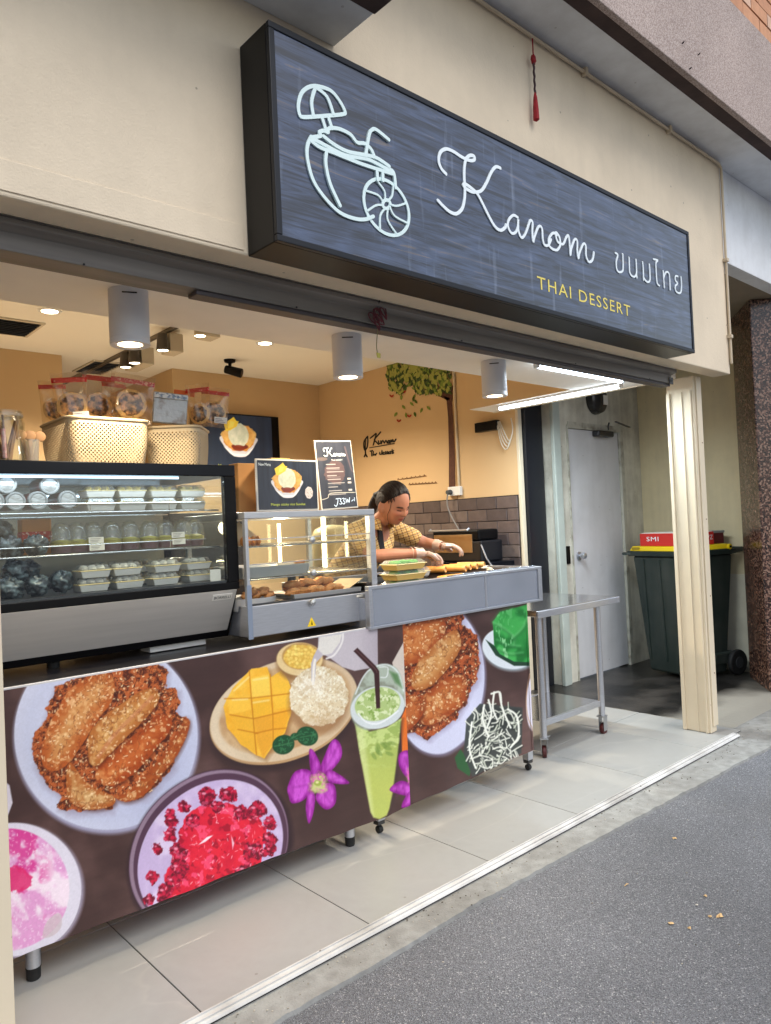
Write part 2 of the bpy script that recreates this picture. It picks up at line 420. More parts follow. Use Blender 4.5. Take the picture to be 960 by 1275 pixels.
    def speck(s, m, n, rx, ry, c, seed=0, jit=25, a=.9):
        """many small grains where mask m is set (rx, ry in drawing units)"""
        r = np.random.RandomState(seed); idx = np.argwhere(m > .6)
        if not len(idx): return
        for q in range(n):
            i, j = idx[r.randint(len(idx))]; cu, cv = s.U[i, j], s.V[i, j]
            du = abs(s.U[i, min(j+1, s.U.shape[1]-1)]-s.U[i, j-1])/2+1e-9; dv = abs(s.V[min(i+1, s.U.shape[0]-1), j]-s.V[i-1, j])/2+1e-9
            R_ = max(rx, ry)+max(du, dv); wi = int(R_/dv)+2; wj = int(R_/du)+2
            a0, a1, b0, b1 = max(i-wi, 0), i+wi+1, max(j-wj, 0), j+wj+1
            u = s.U[a0:a1, b0:b1]-cu; v = s.V[a0:a1, b0:b1]-cv; t = r.rand()*PI
            d = np.sqrt(((u*math.cos(t)+v*math.sin(t))/rx)**2+((v*math.cos(t)-u*math.sin(t))/ry)**2)
            mm = np.clip((1.2-d)*1.6, 0, 1)*a*(.5+.5*r.rand()); cc = np.clip((np.array(c)+r.randint(-jit, jit+1))/255., 0, 1)
            s.C[a0:a1, b0:b1] = s.C[a0:a1, b0:b1]*(1-mm[..., None])+cc*mm[..., None]
    def tone(s, m, t):     # multiply tone inside a mask
        s.C = s.C*(1+(m*(t-1))[..., None])
    def build(s, name, m, parent=None, y=0., disp=None, place=None, cut=None):
        H, W = s.X.shape; Y = np.full(s.X.shape, float(y)) if disp is None else y+disp
        P = np.stack([s.X, Y, s.Z], -1).reshape(-1, 3)
        if place is not None: P = place(P)
        o_w = world_origin(parent)
        if parent is None: o_w = Vector((float(P[:, 0].mean()), float(P[:, 1].mean()), float(P[:, 2].min())))
        P = P-np.array(o_w)
        i = np.arange(H*W).reshape(H, W); F = np.stack([i[:-1, :-1], i[:-1, 1:], i[1:, 1:], i[1:, :-1]], -1).reshape(-1, 4)
        me = bpy.data.meshes.new(name); me.vertices.add(len(P)); me.vertices.foreach_set('co', P.ravel())
        me.loops.add(F.size); me.loops.foreach_set('vertex_index', F.ravel().astype(np.int32))
        me.polygons.add(len(F)); me.polygons.foreach_set('loop_start', np.arange(0, F.size, 4, dtype=np.int32))
        me.polygons.foreach_set('use_smooth', np.ones(len(F), bool))
        me.update(calc_edges=True)
        at = me.color_attributes.new('print', 'FLOAT_COLOR', 'POINT')
        col = np.ones((H*W, 4)); col[:, :3] = lin(np.clip(s.C, 0, 1).reshape(-1, 3)*255); at.data.foreach_set('color', col.ravel().astype(np.float32))
        me.materials.append(m); o = bpy.data.objects.new(name, me); C.objects.link(o)
        if parent is None: o.location = o_w
        else: o.parent = parent
        return o
def survey_grid(X, Z, y):
    P = np.stack([X, np.full(X.shape, y), Z-CAMPOS[2]], -1) @ _M.T
    return 480+FOC*P[..., 0]/P[..., 2], 637.5+FOC*P[..., 1]/P[..., 2]

# ------------------------------------------------------------------ materials
cream = weathered(mat('cream_render', (228, 212, 186), .7, var=.05, vscale=2.2, bump=.25, bscale=35), .035, .5, .25, .5)
creamtrim = weathered(mat('cream_trim_paint', (220, 206, 180), .5), .02, .4, .0, .1)
greyblue = weathered(mat('pale_grey_blue_paint', (236, 239, 242), .65, var=.04, vscale=1.6, bump=.12, bscale=25), .07, .3, .2, .4, (120, 112, 100))
greyrail = mat('grey_rail_metal', (118, 113, 108), .55, metal=.1, var=.28, vscale=3, stretch=(.5, 8, 8))
darkrail = mat('dark_rail_seal', (62, 56, 58), .5, var=.15)
white = mat('white_enamel', (225, 225, 222), .4)
black = mat('black_paint', (10, 10, 12), .35, spec=.16)
blackm = mat('black_matt_metal', (22, 24, 30), .45)
steel = mat('brushed_steel', (190, 193, 200), .30, metal=.75, var=.07, vscale=20, stretch=(1, 1, 14))
steel2 = mat('satin_steel_sheet', (188, 194, 206), .27, metal=.75, var=.08, vscale=4.0, bump=.22, bscale=7)
mirror_steel = mat('polished_steel', (190, 190, 192), .16, metal=.95, var=.05, vscale=5, bump=.05, bscale=8)
steeldk = mat('dark_steel', (78, 78, 80), .4, metal=.8)
rubber = mat('black_rubber', (22, 22, 22), .7)
redcaster = mat('dark_red_wheel', (74, 22, 22), .45)
ochre = mat('ochre_wall_paint', (208, 176, 132), .75, var=.035, vscale=1.4)
ceilpaint = mat('warm_ceiling_paint', (244, 238, 224), .8, var=.02, vscale=1.)
beigewall = weathered(mat('alcove_beige_paint', (222, 208, 170), .7, var=.05, vscale=1.3), .06, .3, .4, .3)
dirtycream = weathered(mat('grubby_cream_paint', (218, 215, 200), .65, var=.06, vscale=2.6, bump=.2, bscale=30), .16, .6, .4, .4)
doorpaint = weathered(mat('pale_door_paint', (208, 208, 210), .45, var=.05, vscale=1.1), .06, .7, .3, .1, (130, 128, 124))
paper = mat('white_paper', (232, 228, 218), .8)
cardb = mat('kraft_card', (196, 142, 84), .8, var=.06, vscale=12)
gold = mat('golden_crepe', (226, 158, 78), .6, var=.16, vscale=40, bump=.3)
fried = mat('fried_batter', (240, 172, 104), .6, rgb2=(184, 106, 54), vscale=45, bump=.8, bscale=90)
greenf = mat('green_pandan', (70, 190, 60), .4, var=.2, vscale=40)
clear = glassy('clear_glass', (250, 253, 252), .035)
plastic = glassy('clear_plastic', (240, 242, 240), .07, .12, haze=.10)
film = glassy('clear_bag_film', (255, 252, 246), .07, .12, haze=.06, hazecol=(255, 196, 120))  # warm lamp glow put into the haze colour
def emitm(name, col, s): return mat(name, (240, 240, 240), .5, emit=col, estr=s)
warmglow = emitm('warm_lamp_glow', (255, 232, 192), 9)
coolglow = emitm('cool_tube_glow', (222, 240, 255), 9)
ledglow = emitm('led_strip_glow', (190, 224, 255), 3)

def speckle_mat(name, cols, scale, rough, bump=0.):
    m = bpy.data.materials.new(name); m.use_nodes = True; N = m.node_tree.nodes; Lk = m.node_tree.links; b = N['Principled BSDF']
    tc = N.new('ShaderNodeTexCoord'); vo = N.new('ShaderNodeTexVoronoi'); vo.inputs['Scale'].default_value = scale
    Lk.new(tc.outputs['Object'], vo.inputs['Vector']); sp = N.new('ShaderNodeSeparateColor'); Lk.new(vo.outputs['Color'], sp.inputs[0])
    rp = N.new('ShaderNodeValToRGB'); rp.color_ramp.interpolation = 'CONSTANT'; Lk.new(sp.outputs[0], rp.inputs[0])
    el = rp.color_ramp.elements
    while len(el) < len(cols): el.new(.5)
    for i, c in enumerate(cols): el[i].position = i/len(cols); el[i].color = L4(c)
    nz = N.new('ShaderNodeTexNoise'); nz.inputs['Scale'].default_value = 1.7; Lk.new(tc.outputs['Object'], nz.inputs['Vector'])
    mx = N.new('ShaderNodeMixRGB'); mx.blend_type = 'MULTIPLY'; mx.inputs[0].default_value = .35
    Lk.new(rp.outputs[0], mx.inputs[1]); Lk.new(nz.outputs['Fac'], mx.inputs[2]); Lk.new(mx.outputs[0], b.inputs['Base Color'])
    b.inputs['Roughness'].default_value = rough
    if bump:
        bp = N.new('ShaderNodeBump'); bp.inputs['Strength'].default_value = bump; bp.inputs['Distance'].default_value = .004
        Lk.new(vo.outputs['Distance'], bp.inputs['Height']); Lk.new(bp.outputs[0], b.inputs['Normal'])
    return m
granite = speckle_mat('red_brown_granite', [(52, 35, 32), (94, 66, 56), (130, 98, 84), (72, 48, 42), (38, 27, 25), (150, 120, 104)], 95, .22)
pebble = speckle_mat('pebble_dash', [(182, 162, 152), (204, 186, 176), (160, 142, 134), (212, 196, 188), (176, 158, 150)], 260, .85, .3)

def asphalt_mat():
    m = bpy.data.materials.new('asphalt'); m.use_nodes = True; N = m.node_tree.nodes; Lk = m.node_tree.links; b = N['Principled BSDF']
    tc = N.new('ShaderNodeTexCoord'); vo = N.new('ShaderNodeTexVoronoi'); vo.inputs['Scale'].default_value = 260
    n1 = N.new('ShaderNodeTexNoise'); n1.inputs['Scale'].default_value = 260; n1.inputs['Detail'].default_value = 4
    n2 = N.new('ShaderNodeTexNoise'); n2.inputs['Scale'].default_value = 1.1; n2.inputs['Detail'].default_value = 6
    for q in (vo, n1, n2): Lk.new(tc.outputs['Object'], q.inputs['Vector'])
    sp = N.new('ShaderNodeSeparateColor'); Lk.new(vo.outputs['Color'], sp.inputs[0])
    r1 = N.new('ShaderNodeValToRGB'); Lk.new(sp.outputs[0], r1.inputs[0]); e = r1.color_ramp.elements
    e[0].color = L4((96, 98, 103)); e[0].position = 0; e[1].color = L4((134, 136, 141)); e[1].position = .95
    k = e.new(.985); k.color = L4((176, 176, 178))
    mx = N.new('ShaderNodeMixRGB'); mx.blend_type = 'OVERLAY'; mx.inputs[0].default_value = .9
    Lk.new(r1.outputs[0], mx.inputs[1]); Lk.new(n1.outputs['Fac'], mx.inputs[2])
    m2 = N.new('ShaderNodeMixRGB'); m2.blend_type = 'OVERLAY'; m2.inputs[0].default_value = .55
    Lk.new(mx.outputs[0], m2.inputs[1]); Lk.new(n2.outputs['Fac'], m2.inputs[2]); Lk.new(m2.outputs[0], b.inputs['Base Color'])
    b.inputs['Roughness'].default_value = .8
    bp = N.new('ShaderNodeBump'); bp.inputs['Strength'].default_value = .9; bp.inputs['Distance'].default_value = .006
    ad = N.new('ShaderNodeMath'); ad.operation = 'ADD'; Lk.new(vo.outputs['Distance'], ad.inputs[0]); Lk.new(n1.outputs['Fac'], ad.inputs[1])
    Lk.new(ad.outputs[0], bp.inputs['Height']); Lk.new(bp.outputs[0], b.inputs['Normal']); return m
asphalt = asphalt_mat()

def stone_tile_mat():
    m = mat('grey_stone_tile', (156, 157, 155), .42, var=.14, vscale=2.4, bump=.06, bscale=14)
    N = m.node_tree.nodes; Lk = m.node_tree.links; b = N['Principled BSDF']
    # pale veins as a thin band of a warped noise, different on each tile
    oi = N.new('ShaderNodeObjectInfo'); tc = N.new('ShaderNodeTexCoord'); ad = N.new('ShaderNodeVectorMath'); ad.operation = 'ADD'
    sc_ = N.new('ShaderNodeVectorMath'); sc_.operation = 'SCALE'; sc_.inputs[3].default_value = 19; cb = N.new('ShaderNodeCombineXYZ')
    for i in range(3): Lk.new(oi.outputs['Random'], cb.inputs[i])
    Lk.new(cb.outputs[0], sc_.inputs[0]); Lk.new(tc.outputs['Object'], ad.inputs[0]); Lk.new(sc_.outputs[0], ad.inputs[1])
    nz = N.new('ShaderNodeTexNoise'); nz.inputs['Scale'].default_value = .8; nz.inputs['Detail'].default_value = 4; nz.inputs['Roughness'].default_value = .35
    mpv = N.new('ShaderNodeMapping'); mpv.inputs['Scale'].default_value = (.5, 2.2, 1); mpv.inputs['Rotation'].default_value = (0, 0, .35); Lk.new(ad.outputs[0], mpv.inputs[0]); Lk.new(mpv.outputs[0], nz.inputs['Vector']); rp = N.new('ShaderNodeValToRGB'); Lk.new(nz.outputs['Fac'], rp.inputs[0]); e = rp.color_ramp.elements
    e[0].position = .488; e[0].color = (0, 0, 0, 1); e[1].position = .4905; e[1].color = (1, 1, 1, 1); k = e.new(.493); k.color = (0, 0, 0, 1)
    mx = N.new('ShaderNodeMixRGB'); Lk.new(b.inputs['Base Color'].links[0].from_socket, mx.inputs[1]); mx.inputs[2].default_value = L4((214, 210, 200))
    ml = N.new('ShaderNodeMath'); ml.operation = 'MULTIPLY'; ml.inputs[1].default_value = .28; Lk.new(rp.outputs[0], ml.inputs[0])
    Lk.new(ml.outputs[0], mx.inputs[0]); Lk.new(mx.outputs[0], b.inputs['Base Color']); return m
tilem = weathered(stone_tile_mat(), .06, .5, .0, .1, (112, 106, 96))
kerbm = weathered(mat('worn_concrete', (152, 153, 150), .8, rgb2=(130, 130, 127), vscale=22, bump=.6, bscale=110, thr=(.35, .7)), .10, .8, .0, .8, (88, 82, 74))
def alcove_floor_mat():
    m = mat('blotchy_concrete', (62, 59, 56), .38, rgb2=(22, 21, 20), vscale=3.5, bump=.5, bscale=40, thr=(.34, .58))
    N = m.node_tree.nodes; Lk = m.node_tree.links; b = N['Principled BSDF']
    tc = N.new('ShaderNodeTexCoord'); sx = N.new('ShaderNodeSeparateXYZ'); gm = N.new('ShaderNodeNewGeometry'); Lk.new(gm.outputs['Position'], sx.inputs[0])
    # darker towards the recess, paler in the outer strip
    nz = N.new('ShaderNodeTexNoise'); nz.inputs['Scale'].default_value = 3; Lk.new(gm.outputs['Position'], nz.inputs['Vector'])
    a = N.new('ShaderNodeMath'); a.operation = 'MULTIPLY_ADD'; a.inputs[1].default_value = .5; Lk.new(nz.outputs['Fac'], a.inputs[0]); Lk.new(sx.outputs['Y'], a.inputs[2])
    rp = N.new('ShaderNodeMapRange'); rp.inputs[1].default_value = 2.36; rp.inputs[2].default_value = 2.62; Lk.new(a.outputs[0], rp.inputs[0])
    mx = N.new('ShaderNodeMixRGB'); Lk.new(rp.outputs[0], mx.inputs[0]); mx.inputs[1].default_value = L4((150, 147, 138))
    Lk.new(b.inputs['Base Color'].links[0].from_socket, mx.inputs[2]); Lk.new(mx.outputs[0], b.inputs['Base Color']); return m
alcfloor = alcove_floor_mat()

# ------------------------------------------------------------------ ground
def grid_sheet(name, x0, x1, y0, y1, z, m, kind='structure', nx=1, ny=1, parent=None):
    b = MB(); xs = np.linspace(x0, x1, nx+1); ys = np.linspace(y0, y1, ny+1)
    for y in ys:
        for x in xs: b.v.append((x, y, z))
    for j in range(ny):
        for i in range(nx):
            a = j*(nx+1)+i; b.f.append((a, a+1, a+nx+2, a+nx+1)); b.mi.append(0)
    o = b.build(name, m, parent); o['kind'] = kind; return o
road = grid_sheet('road', -60, 60, -60, 1.70, -.012, asphalt)
# concrete strip with a ragged, broken edge against the asphalt
b = MB(); n = 260; xs = np.linspace(-6, 60, 60).tolist(); xs = sorted(set(np.round(np.concatenate([np.linspace(-6, .2, 12), np.linspace(.2, 7, n), np.linspace(7, 60, 10)]), 4)))
for x in xs:
    e = float(np.interp(x, [-6, 1, 1.9, 4.2, 7, 60], [1.685, 1.685, 1.698, 1.612, 1.50, 1.5])) + .010*mnoise.noise(Vector((x*3, 0, 0))) + .008*mnoise.noise(Vector((x*17, 4, 0))) + .004*mnoise.noise(Vector((x*60, 9, 0)))
    b.v += [(x, e, -.0125), (x, e+.004, .0), (x, 1.8465 if x < 4.4 else 1.905, .0)]
for i in range(len(xs)-1):
    a = 3*i; b.f += [(a, a+3, a+4, a+1), (a+1, a+4, a+5, a+2)]; b.mi += [0, 0]
ks = b.build('kerb_strip', kerbm); ks['kind'] = 'structure'
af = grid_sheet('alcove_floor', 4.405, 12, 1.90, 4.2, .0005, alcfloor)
fl = boxo('floor', mat('grout_base', (60, 58, 54), .9), None, -6, 4.405, 1.847, 9.5, -.02, .001, bev=0); fl['kind'] = 'structure'
ifl = boxo('interior_bounce_floor', mat('pale_bounce_floor', (176, 174, 168), .5, var=.06), None, -3, 4.49, 3.692, 8.6, .0012, .006, bev=0); ifl['kind'] = 'structure'  # pale slab added to bounce light up to the ceiling
tx = [-.867+.6*i for i in range(9)]+[4.403]; ty = [1.847, 2.49, 3.09, 3.69]
tile0 = None
for j in range(3):
    for i in range(len(tx)-1):
        x0, x1, y0, y1 = tx[i]+.0018, tx[i+1]-.0018, max(ty[j], 1.847)+.0018, ty[j+1]-.0018
        t = MB().box(x0, x1, y0, y1, .0012, .006).build('floor_tile', tilem, None, bev=.0012, seg=1)
        t.location -= fl.location; t.parent = fl
# broken lip where the tiles end at the alcove
b = MB(); pts = [(4.405+.012*mnoise.noise(Vector((0, y*9, 3)))+.006, y) for y in np.linspace(2.12, 3.4, 40)]
for x, y in pts: b.v += [(4.403, y, .0065), (x+.012, y, .0015)]
for i in range(len(pts)-1): a = 2*i; b.f.append((a, a+1, a+3, a+2)); b.mi.append(0)
lip = b.build('mortar_lip', mat('pale_mortar', (158, 152, 138), .9, var=.2, vscale=40, bump=.6), None); lip.location -= fl.location; lip.parent = fl

# white sliding-door track on the floor edge
tr = thing('floor_track', 'long white aluminium door track along the tiled floor edge', 'track', (2.4, 1.86, 0))
MB().hexa([(-1, 1.802, .006), (4.285, 1.802, .006), (4.285, 1.8455, .0006), (-1, 1.8455, .0006)], [(-1, 1.808, .014), (4.285, 1.808, .014), (4.285, 1.8455, .019), (-1, 1.8455, .019)]).build('track_base', weathered(mat('white_aluminium', (204, 204, 202), .45), .16, .9, .0, .2, (110, 104, 96)), tr, bev=.002)
boxo('shadow_gap_strip', rubber, tr, -1, 4.28, 1.806, 1.83, .0006, .0058, bev=0)  # black strip added as the dark shadow under the track edge
for yy, zz in ((1.8165, .0150), (1.8365, .0175)): boxo('track_rib', mat('white_aluminium', (0, 0, 0)), tr, -1, 4.282, yy-.0015, yy+.0015, zz, zz+.0045, bev=.0006)
b = MB(); r = np.random.RandomState(8)
for k in range(420):
    x = r.uniform(.6, 5.2); y = 1.80-abs(r.normal(0, .05)) if k % 3 else r.uniform(.2, 1.6); s_ = r.uniform(.0012, .0032); z = .0 if y > 1.70 else -.012
    b.blob((x, y, z+s_*.4), (s_*1.3, s_, s_*.7), k, .3, 2, 5, 3)
g = b.build('grit', mat('mixed_grit', (172, 166, 154), .9, rgb2=(86, 80, 72), vscale=14, thr=(.45, .55)), None); g['kind'] = 'stuff'
# scraps on the road
lf = [(720, 368), (600, 484), (797, 511), (808, 563), (832, 561), (757, 592), (711, 580), (775, 535)]
leafcol = mat('dry_orange_leaf', (206, 172, 122), .8, var=.15, vscale=60); palescrap = mat('pale_scrap', (206, 200, 190), .8)
wh = ['crumpled orange leaf scrap nearest the kerb strip', 'thin orange leaf sliver lying left of the other scraps', 'orange leaf scrap farthest right of the upper pair', 'small orange leaf scrap in the middle of the cluster',
      'orange leaf scrap with a bent tail beside the middle one', 'largest orange leaf scrap, lowest of the cluster', 'tiny orange leaf scrap left of the lowest one', 'whitish crumb stain beside the orange scraps']
for i, (u, v) in enumerate(lf):
    p = on_z(480+u/2, 860+v/2, -.010) ; b = MB(); r = np.random.RandomState(i); n = 9; s_ = .006+.004*r.rand()
    ring = [(p.x+s_*(.5+.8*r.rand())*math.cos(t)*(1.7 if i in (1, 4) else 1), p.y+s_*(.5+.8*r.rand())*math.sin(t)*(.35 if i in (1,) else 1), -.0105+.004*r.rand()) for t in np.linspace(0, 2*PI, n, endpoint=False)]
    b.v = ring+[(p.x, p.y, -.004)]; b.f = [(k, (k+1) % n, n) for k in range(n)]; b.mi = [0]*n
    o = b.build('leaf_scrap', palescrap if i == 7 else leafcol, None); tag(o, wh[i], 'litter', 'scraps on the asphalt')

# ------------------------------------------------------------------ facade wall with conduit
XR = 4.405; ZB = 2.092; ZT = 3.352
fw = thing('facade_wall', 'cream rendered wall above the shop opening, behind the big sign', 'wall', (1.5, 1.85, ZB))
b = MB(); b.box(-4, XR, 1.80, 1.905, ZB, ZT); b.build('wall', cream, fw, bev=.006)
boxo('render_band', cream, fw, -4, 1.125, 1.7965, 1.80, ZB+.012, ZB+.085, bev=.0015)
pc = mat('painted_conduit', (206, 190, 164), .6, var=.08, vscale=9)
MB().tube([(-4, 1.786, ZT-.03), (4.36, 1.786, ZT-.03), (4.392, 1.787, ZT-.045), (4.397, 1.788, ZT-.09), (4.397, 1.788, ZB+.06)], .0075, 10).build('conduit', pc, fw, smooth=True)
for x in (1.9, 2.95, 3.75): boxo('conduit_clip', pc, fw, x, x+.018, 1.77, 1.799, ZT-.048, ZT-.012, bev=.002)
for z in (2.75, 2.30): boxo('conduit_clip', pc, fw, 4.378, 4.4045, 1.772, 1.799, z, z+.02, bev=.002)
boxo('mortar_line', mat('rust_stain', (176, 150, 118), .8), fw, -4, XR-.003, 1.7985, 1.80, ZT-.016, ZT-.004, bev=0)

# ------------------------------------------------------------------ overhang above
ov = thing('overhang', 'pebble-dashed concrete overhang with a blue-grey soffit above the sign', 'overhang', (2, 1.6, 3.35))
boxo('soffit', greyblue, ov, 1.496, 12, 1.597, 1.93, 3.353, 3.40, bev=0)
boxo('edge_strip', mat('dark_brown_band', (76, 58, 54), .8, rgb2=(54, 40, 38), vscale=7, bump=.4), ov, 1.496, 12, 1.512, 1.5965, 3.346, 3.40, bev=0)
MB().box(1.45, 12, 1.50, 1.53, 3.338, 3.925).build('pebble_face', pebble, ov, bev=.004)
boxo('overhang_body', greyblue, ov, 1.45, 12, 1.531, 1.93, 3.402, 3.90, bev=0)
for u, v in ((829, 54), (849, 68), (838, 86)):
    p = on_y(u+20, v, 1.50); MB().tube([(p.x, 1.499, p.z), (p.x+.001, 1.494, p.z), (p.x+.002, 1.490, p.z+.005)], .003, 6).build('hook', black, ov)
lb = thing('lower_beam', 'lower grey soffit beam crossing above the left end of the sign', 'beam', (0, 1.7, 2.84))
boxo('soffit_panel', greyblue, lb, -4, 1.494, 1.598, 1.7995, 2.846, 3.345, bev=.003)
boxo('edge_strip', mat('dark_brown_band', (0, 0, 0)), lb, -4, 1.492, 1.50, 1.5975, 2.838, 3.30, bev=.003)
# brick wall over the overhang
bw = thing('brick_wall', 'orange brick wall rising above the pebble-dashed overhang', 'wall', (3, 1.6, 3.93))
boxo('mortar_bed', mat('dark_mortar', (86, 62, 50), .9), bw, 2.0, 6.3, 1.562, 1.80, 3.926, 5.2, bev=0)
bm_ = [mat('brick_'+n, c, .75, var=.10, vscale=20, bump=.3) for n, c in (('orange', (206, 150, 112)), ('pale', (214, 176, 150)), ('tan', (196, 140, 104)))]
bl, bh = .225, .074
for r_ in range(14):
    for k in range(20):
        x0 = 2.0+k*(bl+.009)+(r_ % 2)*.117; z0 = 3.930+r_*(bh+.010)
        if x0 > 6.1: continue
        MB().box(x0, x0+bl, 1.552+.003*rng.rand(), 1.60, z0, z0+bh).build('brick', bm_[rng.randint(3)], bw)
# recessed wall and soffit to the right of the shop
rb = thing('recess_wall', 'pale blue-grey wall panel right of the cream facade', 'wall', (5, 1.85, 2.78))
boxo('panel', greyblue, rb, XR+.002, 12, 1.832, 1.93, 2.785, 3.352, bev=.003)
boxo('recess_soffit', mat('dull_brown_soffit', (134, 122, 104), .8, var=.05), rb, XR+.002, 12, 1.931, 4.4, 2.79, 2.83, bev=0)
boxo('recess_soffit', mat('dull_brown_soffit', (0,0,0)), rb, 4.21, XR+.001, 1.931, 4.4, 2.80, 2.84, bev=0)
# granite column
gc = MB(); pl = [(5.45, 2.072), (5.62, 2.20), (5.86, 2.37), (6.4, 2.37), (6.4, 1.75), (6.2, 1.62), (5.92, 1.62)]
gc.prism(pl, 0, 2.785, 'xy'); tag(gc.build('granite_column', granite, None, bev=.01), 'tall speckled red-brown granite column at the right edge', 'column')

# ------------------------------------------------------------------ alcove
aw = thing('alcove_wall', 'grubby cream wall round the grey back door', 'wall', (5.3, 3.35, 0))
YD = 3.33
b = MB(); b.box(4.79, 4.985, YD, YD+.12, 0, 2.80); b.box(4.985, 5.80, YD, YD+.12, 2.035, 2.80); b.box(5.80, 6.14, YD, YD+.12, 0, 2.80); b.build('wall', dirtycream, aw, bev=.002)
boxo('side_frame', mat('grey_green_frame', (176, 184, 176), .6, var=.08), aw, 4.765, 4.855, YD-.035, YD-.001, 0, 2.50, bev=.006)
MB().tube([(4.872, YD-.012, .05), (4.872, YD-.012, 2.45), (5.1, YD-.012, 2.47)], .007, 8).build('cable', mat('white_cable', (205, 200, 186), .5), aw, smooth=True)
boxo('switch_plate', black, aw, 4.90, 4.945, YD-.012, YD-.001, .93, 1.07, bev=.004)
bgw = thing('beige_wall', 'plain beige wall at the right side of the alcove behind the bin', 'wall', (6.1, 3, 0))
MB().hexa([(6.122, 3.329, 0), (6.02, 2.30, 0), (6.2, 2.30, 0), (6.3, 3.329, 0)], [(6.122, 3.329, 2.79), (6.02, 2.30, 2.79), (6.2, 2.30, 2.79), (6.3, 3.329, 2.79)]).build('wall', beigewall, bgw)
MB().hexa([(6.1205, 3.328, 0), (6.0185, 2.301, 0), (6.03, 2.301, 0), (6.13, 3.328, 0)], [(6.116, 3.328, .78), (6.014, 2.301, .78), (6.03, 2.301, .78), (6.13, 3.328, .78)]).build('pale_dado', mat('pale_dado_paint', (206, 200, 180), .7, var=.08), bgw)
dr = thing('back_door', 'pale grey metal back door with round knob and closer', 'door', (5.4, YD, 0))
boxo('door_panel', doorpaint, dr, 5.0, 5.775, YD+.012, YD+.05, .012, 2.005, bev=.003)
fm = mat('worn_frame_paint', (186, 184, 170), .6, rgb2=(110, 100, 86), vscale=9, thr=(.5, .75))
boxo('door_frame', fm, dr, 4.986, 5.004, YD-.006, YD+.06, 0, 2.034, bev=.002)
boxo('door_frame', fm, dr, 5.778, 5.83, YD-.010, YD+.06, 0, 2.06, bev=.002)
boxo('door_frame', fm, dr, 5.0045, 5.7775, YD-.006, YD+.06, 2.008, 2.06, bev=.002)
kn = on_y(726, 692, YD-.03); b = MB().lathe([(0, -.055), (.022, -.053), (.028, -.035), (.024, -.018), (.011, -.012), (.011, 0), (.033, .001), (.033, .010), (0, .010)], (kn.x, YD-.0, kn.z), 20, 'y'); b.build('door_knob', steel, dr, smooth=True)
k1 = on_y(742, 532, YD-.03); k2 = on_y(769, 545, YD-.03)
b = MB(); b.box(k1.x, k1.x+.24, YD-.055, YD+.011, 1.955, 2.005); cl = b.build('door_closer', steeldk, dr, bev=.012)
MB().tube([(k1.x+.14, YD-.06, 2.01), (k1.x+.14, YD-.06, 2.045), (k1.x+.02, YD-.14, 2.05)], .007, 8).build('closer_arm', steeldk, dr)
MB().obox((k1.x+.27, YD-.12, 2.055), (.50, .018, .008), (0, 0, .30)).build('closer_arm', steeldk, dr)
em = thing('emergency_light', 'round black bulkhead lamp with white sticker above the back door', 'lamp', tuple(on_y(745, 500, YD)))
p = on_y(745, 500, YD-.04)
MB().lathe([(0, -.08), (.085, -.075), (.115, -.055), (.125, -.02), (.125, 0), (0, 0)], (p.x, YD-.001, p.z+.02), 28, 'y').build('housing', mat('smoked_lens', (40, 40, 42), .25), em, smooth=True)
boxo('sticker', paper, em, p.x+.012, p.x+.075, YD-.0845, YD-.078, p.z-.03, p.z+.05, bev=.001)
# dark return panel between shop and alcove
dp = boxo('dark_door_panel', mat('blue_black_gloss', (20, 22, 30), .35), None, 4.545, 4.764, 3.40, 3.44, .0, 2.30, bev=.003); tag(dp, 'tall blue-black panel between tiled wall and grey frame', 'panel')

# ------------------------------------------------------------------ shop opening: rails and posts
ra = thing('shutter_rail', 'weathered grey shutter rail running along the top of the opening', 'rail', (2, 1.95, 2.0))
b = MB(); b.prism([(1.9055, 2.089), (1.9055, 2.074), (1.938, 2.064), (1.938, 2.018), (2.03, 2.018), (2.03, 2.088)], -4, 3.955, 'yz'); b.build('rail_channel', greyrail, ra, bev=.002)
boxo('rail_lip', greyrail, ra, -4, 3.956, 1.9052, 1.934, 2.0895, 2.0915, bev=0)
boxo('seal_strip', darkrail, ra, 1.05, 3.95, 1.945, 2.00, 2.003, 2.0175, bev=.003)
boxo('rail_end_cap', steeldk, ra, 3.915, 3.958, 1.930, 1.9345, 2.012, 2.05, bev=.001)
MB().cyl((3.93, 1.929, 2.03), (3.93, 1.9345, 2.03), .008).build('screw', black, ra)
for x in (.72, 1.4, 2.2, 3.0, 3.7): MB().cyl((x, 1.932, 2.02), (x, 1.9345, 2.02), .003, n=8).build('screw', black, ra)
def post(x, label, flip=1):
    t = thing('shutter_post', label, 'post', (x+.05, 2.0, 0))
    boxo('front_plate', creamtrim, t, x+.020, x+.082, 1.932, 1.940, .045, 2.09, bev=.002)
    boxo('post_core', creamtrim, t, x, x+.075, 1.9405, 2.105, .008, 2.0915, bev=.003)
    for k, (y0, y1, d) in enumerate(((1.955, 1.967, .010), (2.010, 2.018, .006), (2.084, 2.104, .012))):
        xa, xb = (x-d, x-.0002) if flip > 0 else (x+.0752, x+.075+d)
        boxo('rib', creamtrim, t, xa, xb, y0, y1, .008, 2.007, bev=.0015)
    for z in (.35, .8, 1.25, 1.7): MB().cyl((x+.06, 1.930, z), (x+.06, 1.933, z), .0035, n=8).build('screw', mat('rusty_screw', (110, 70, 50), .7), t)
    return t
post(4.222, 'cream painted shutter post at the right end of the opening')
# the left post only shows its inner edge at the left of the view
lp = on_y(2, 800, 1.94)
pt = thing('shutter_post', 'cream shutter post cut by the left edge of the view', 'post', (lp.x-.1, 2.0, 0))
boxo('post_core', creamtrim, pt, lp.x-.16, lp.x, 1.935, 2.13, .008, 2.0915, bev=.003)

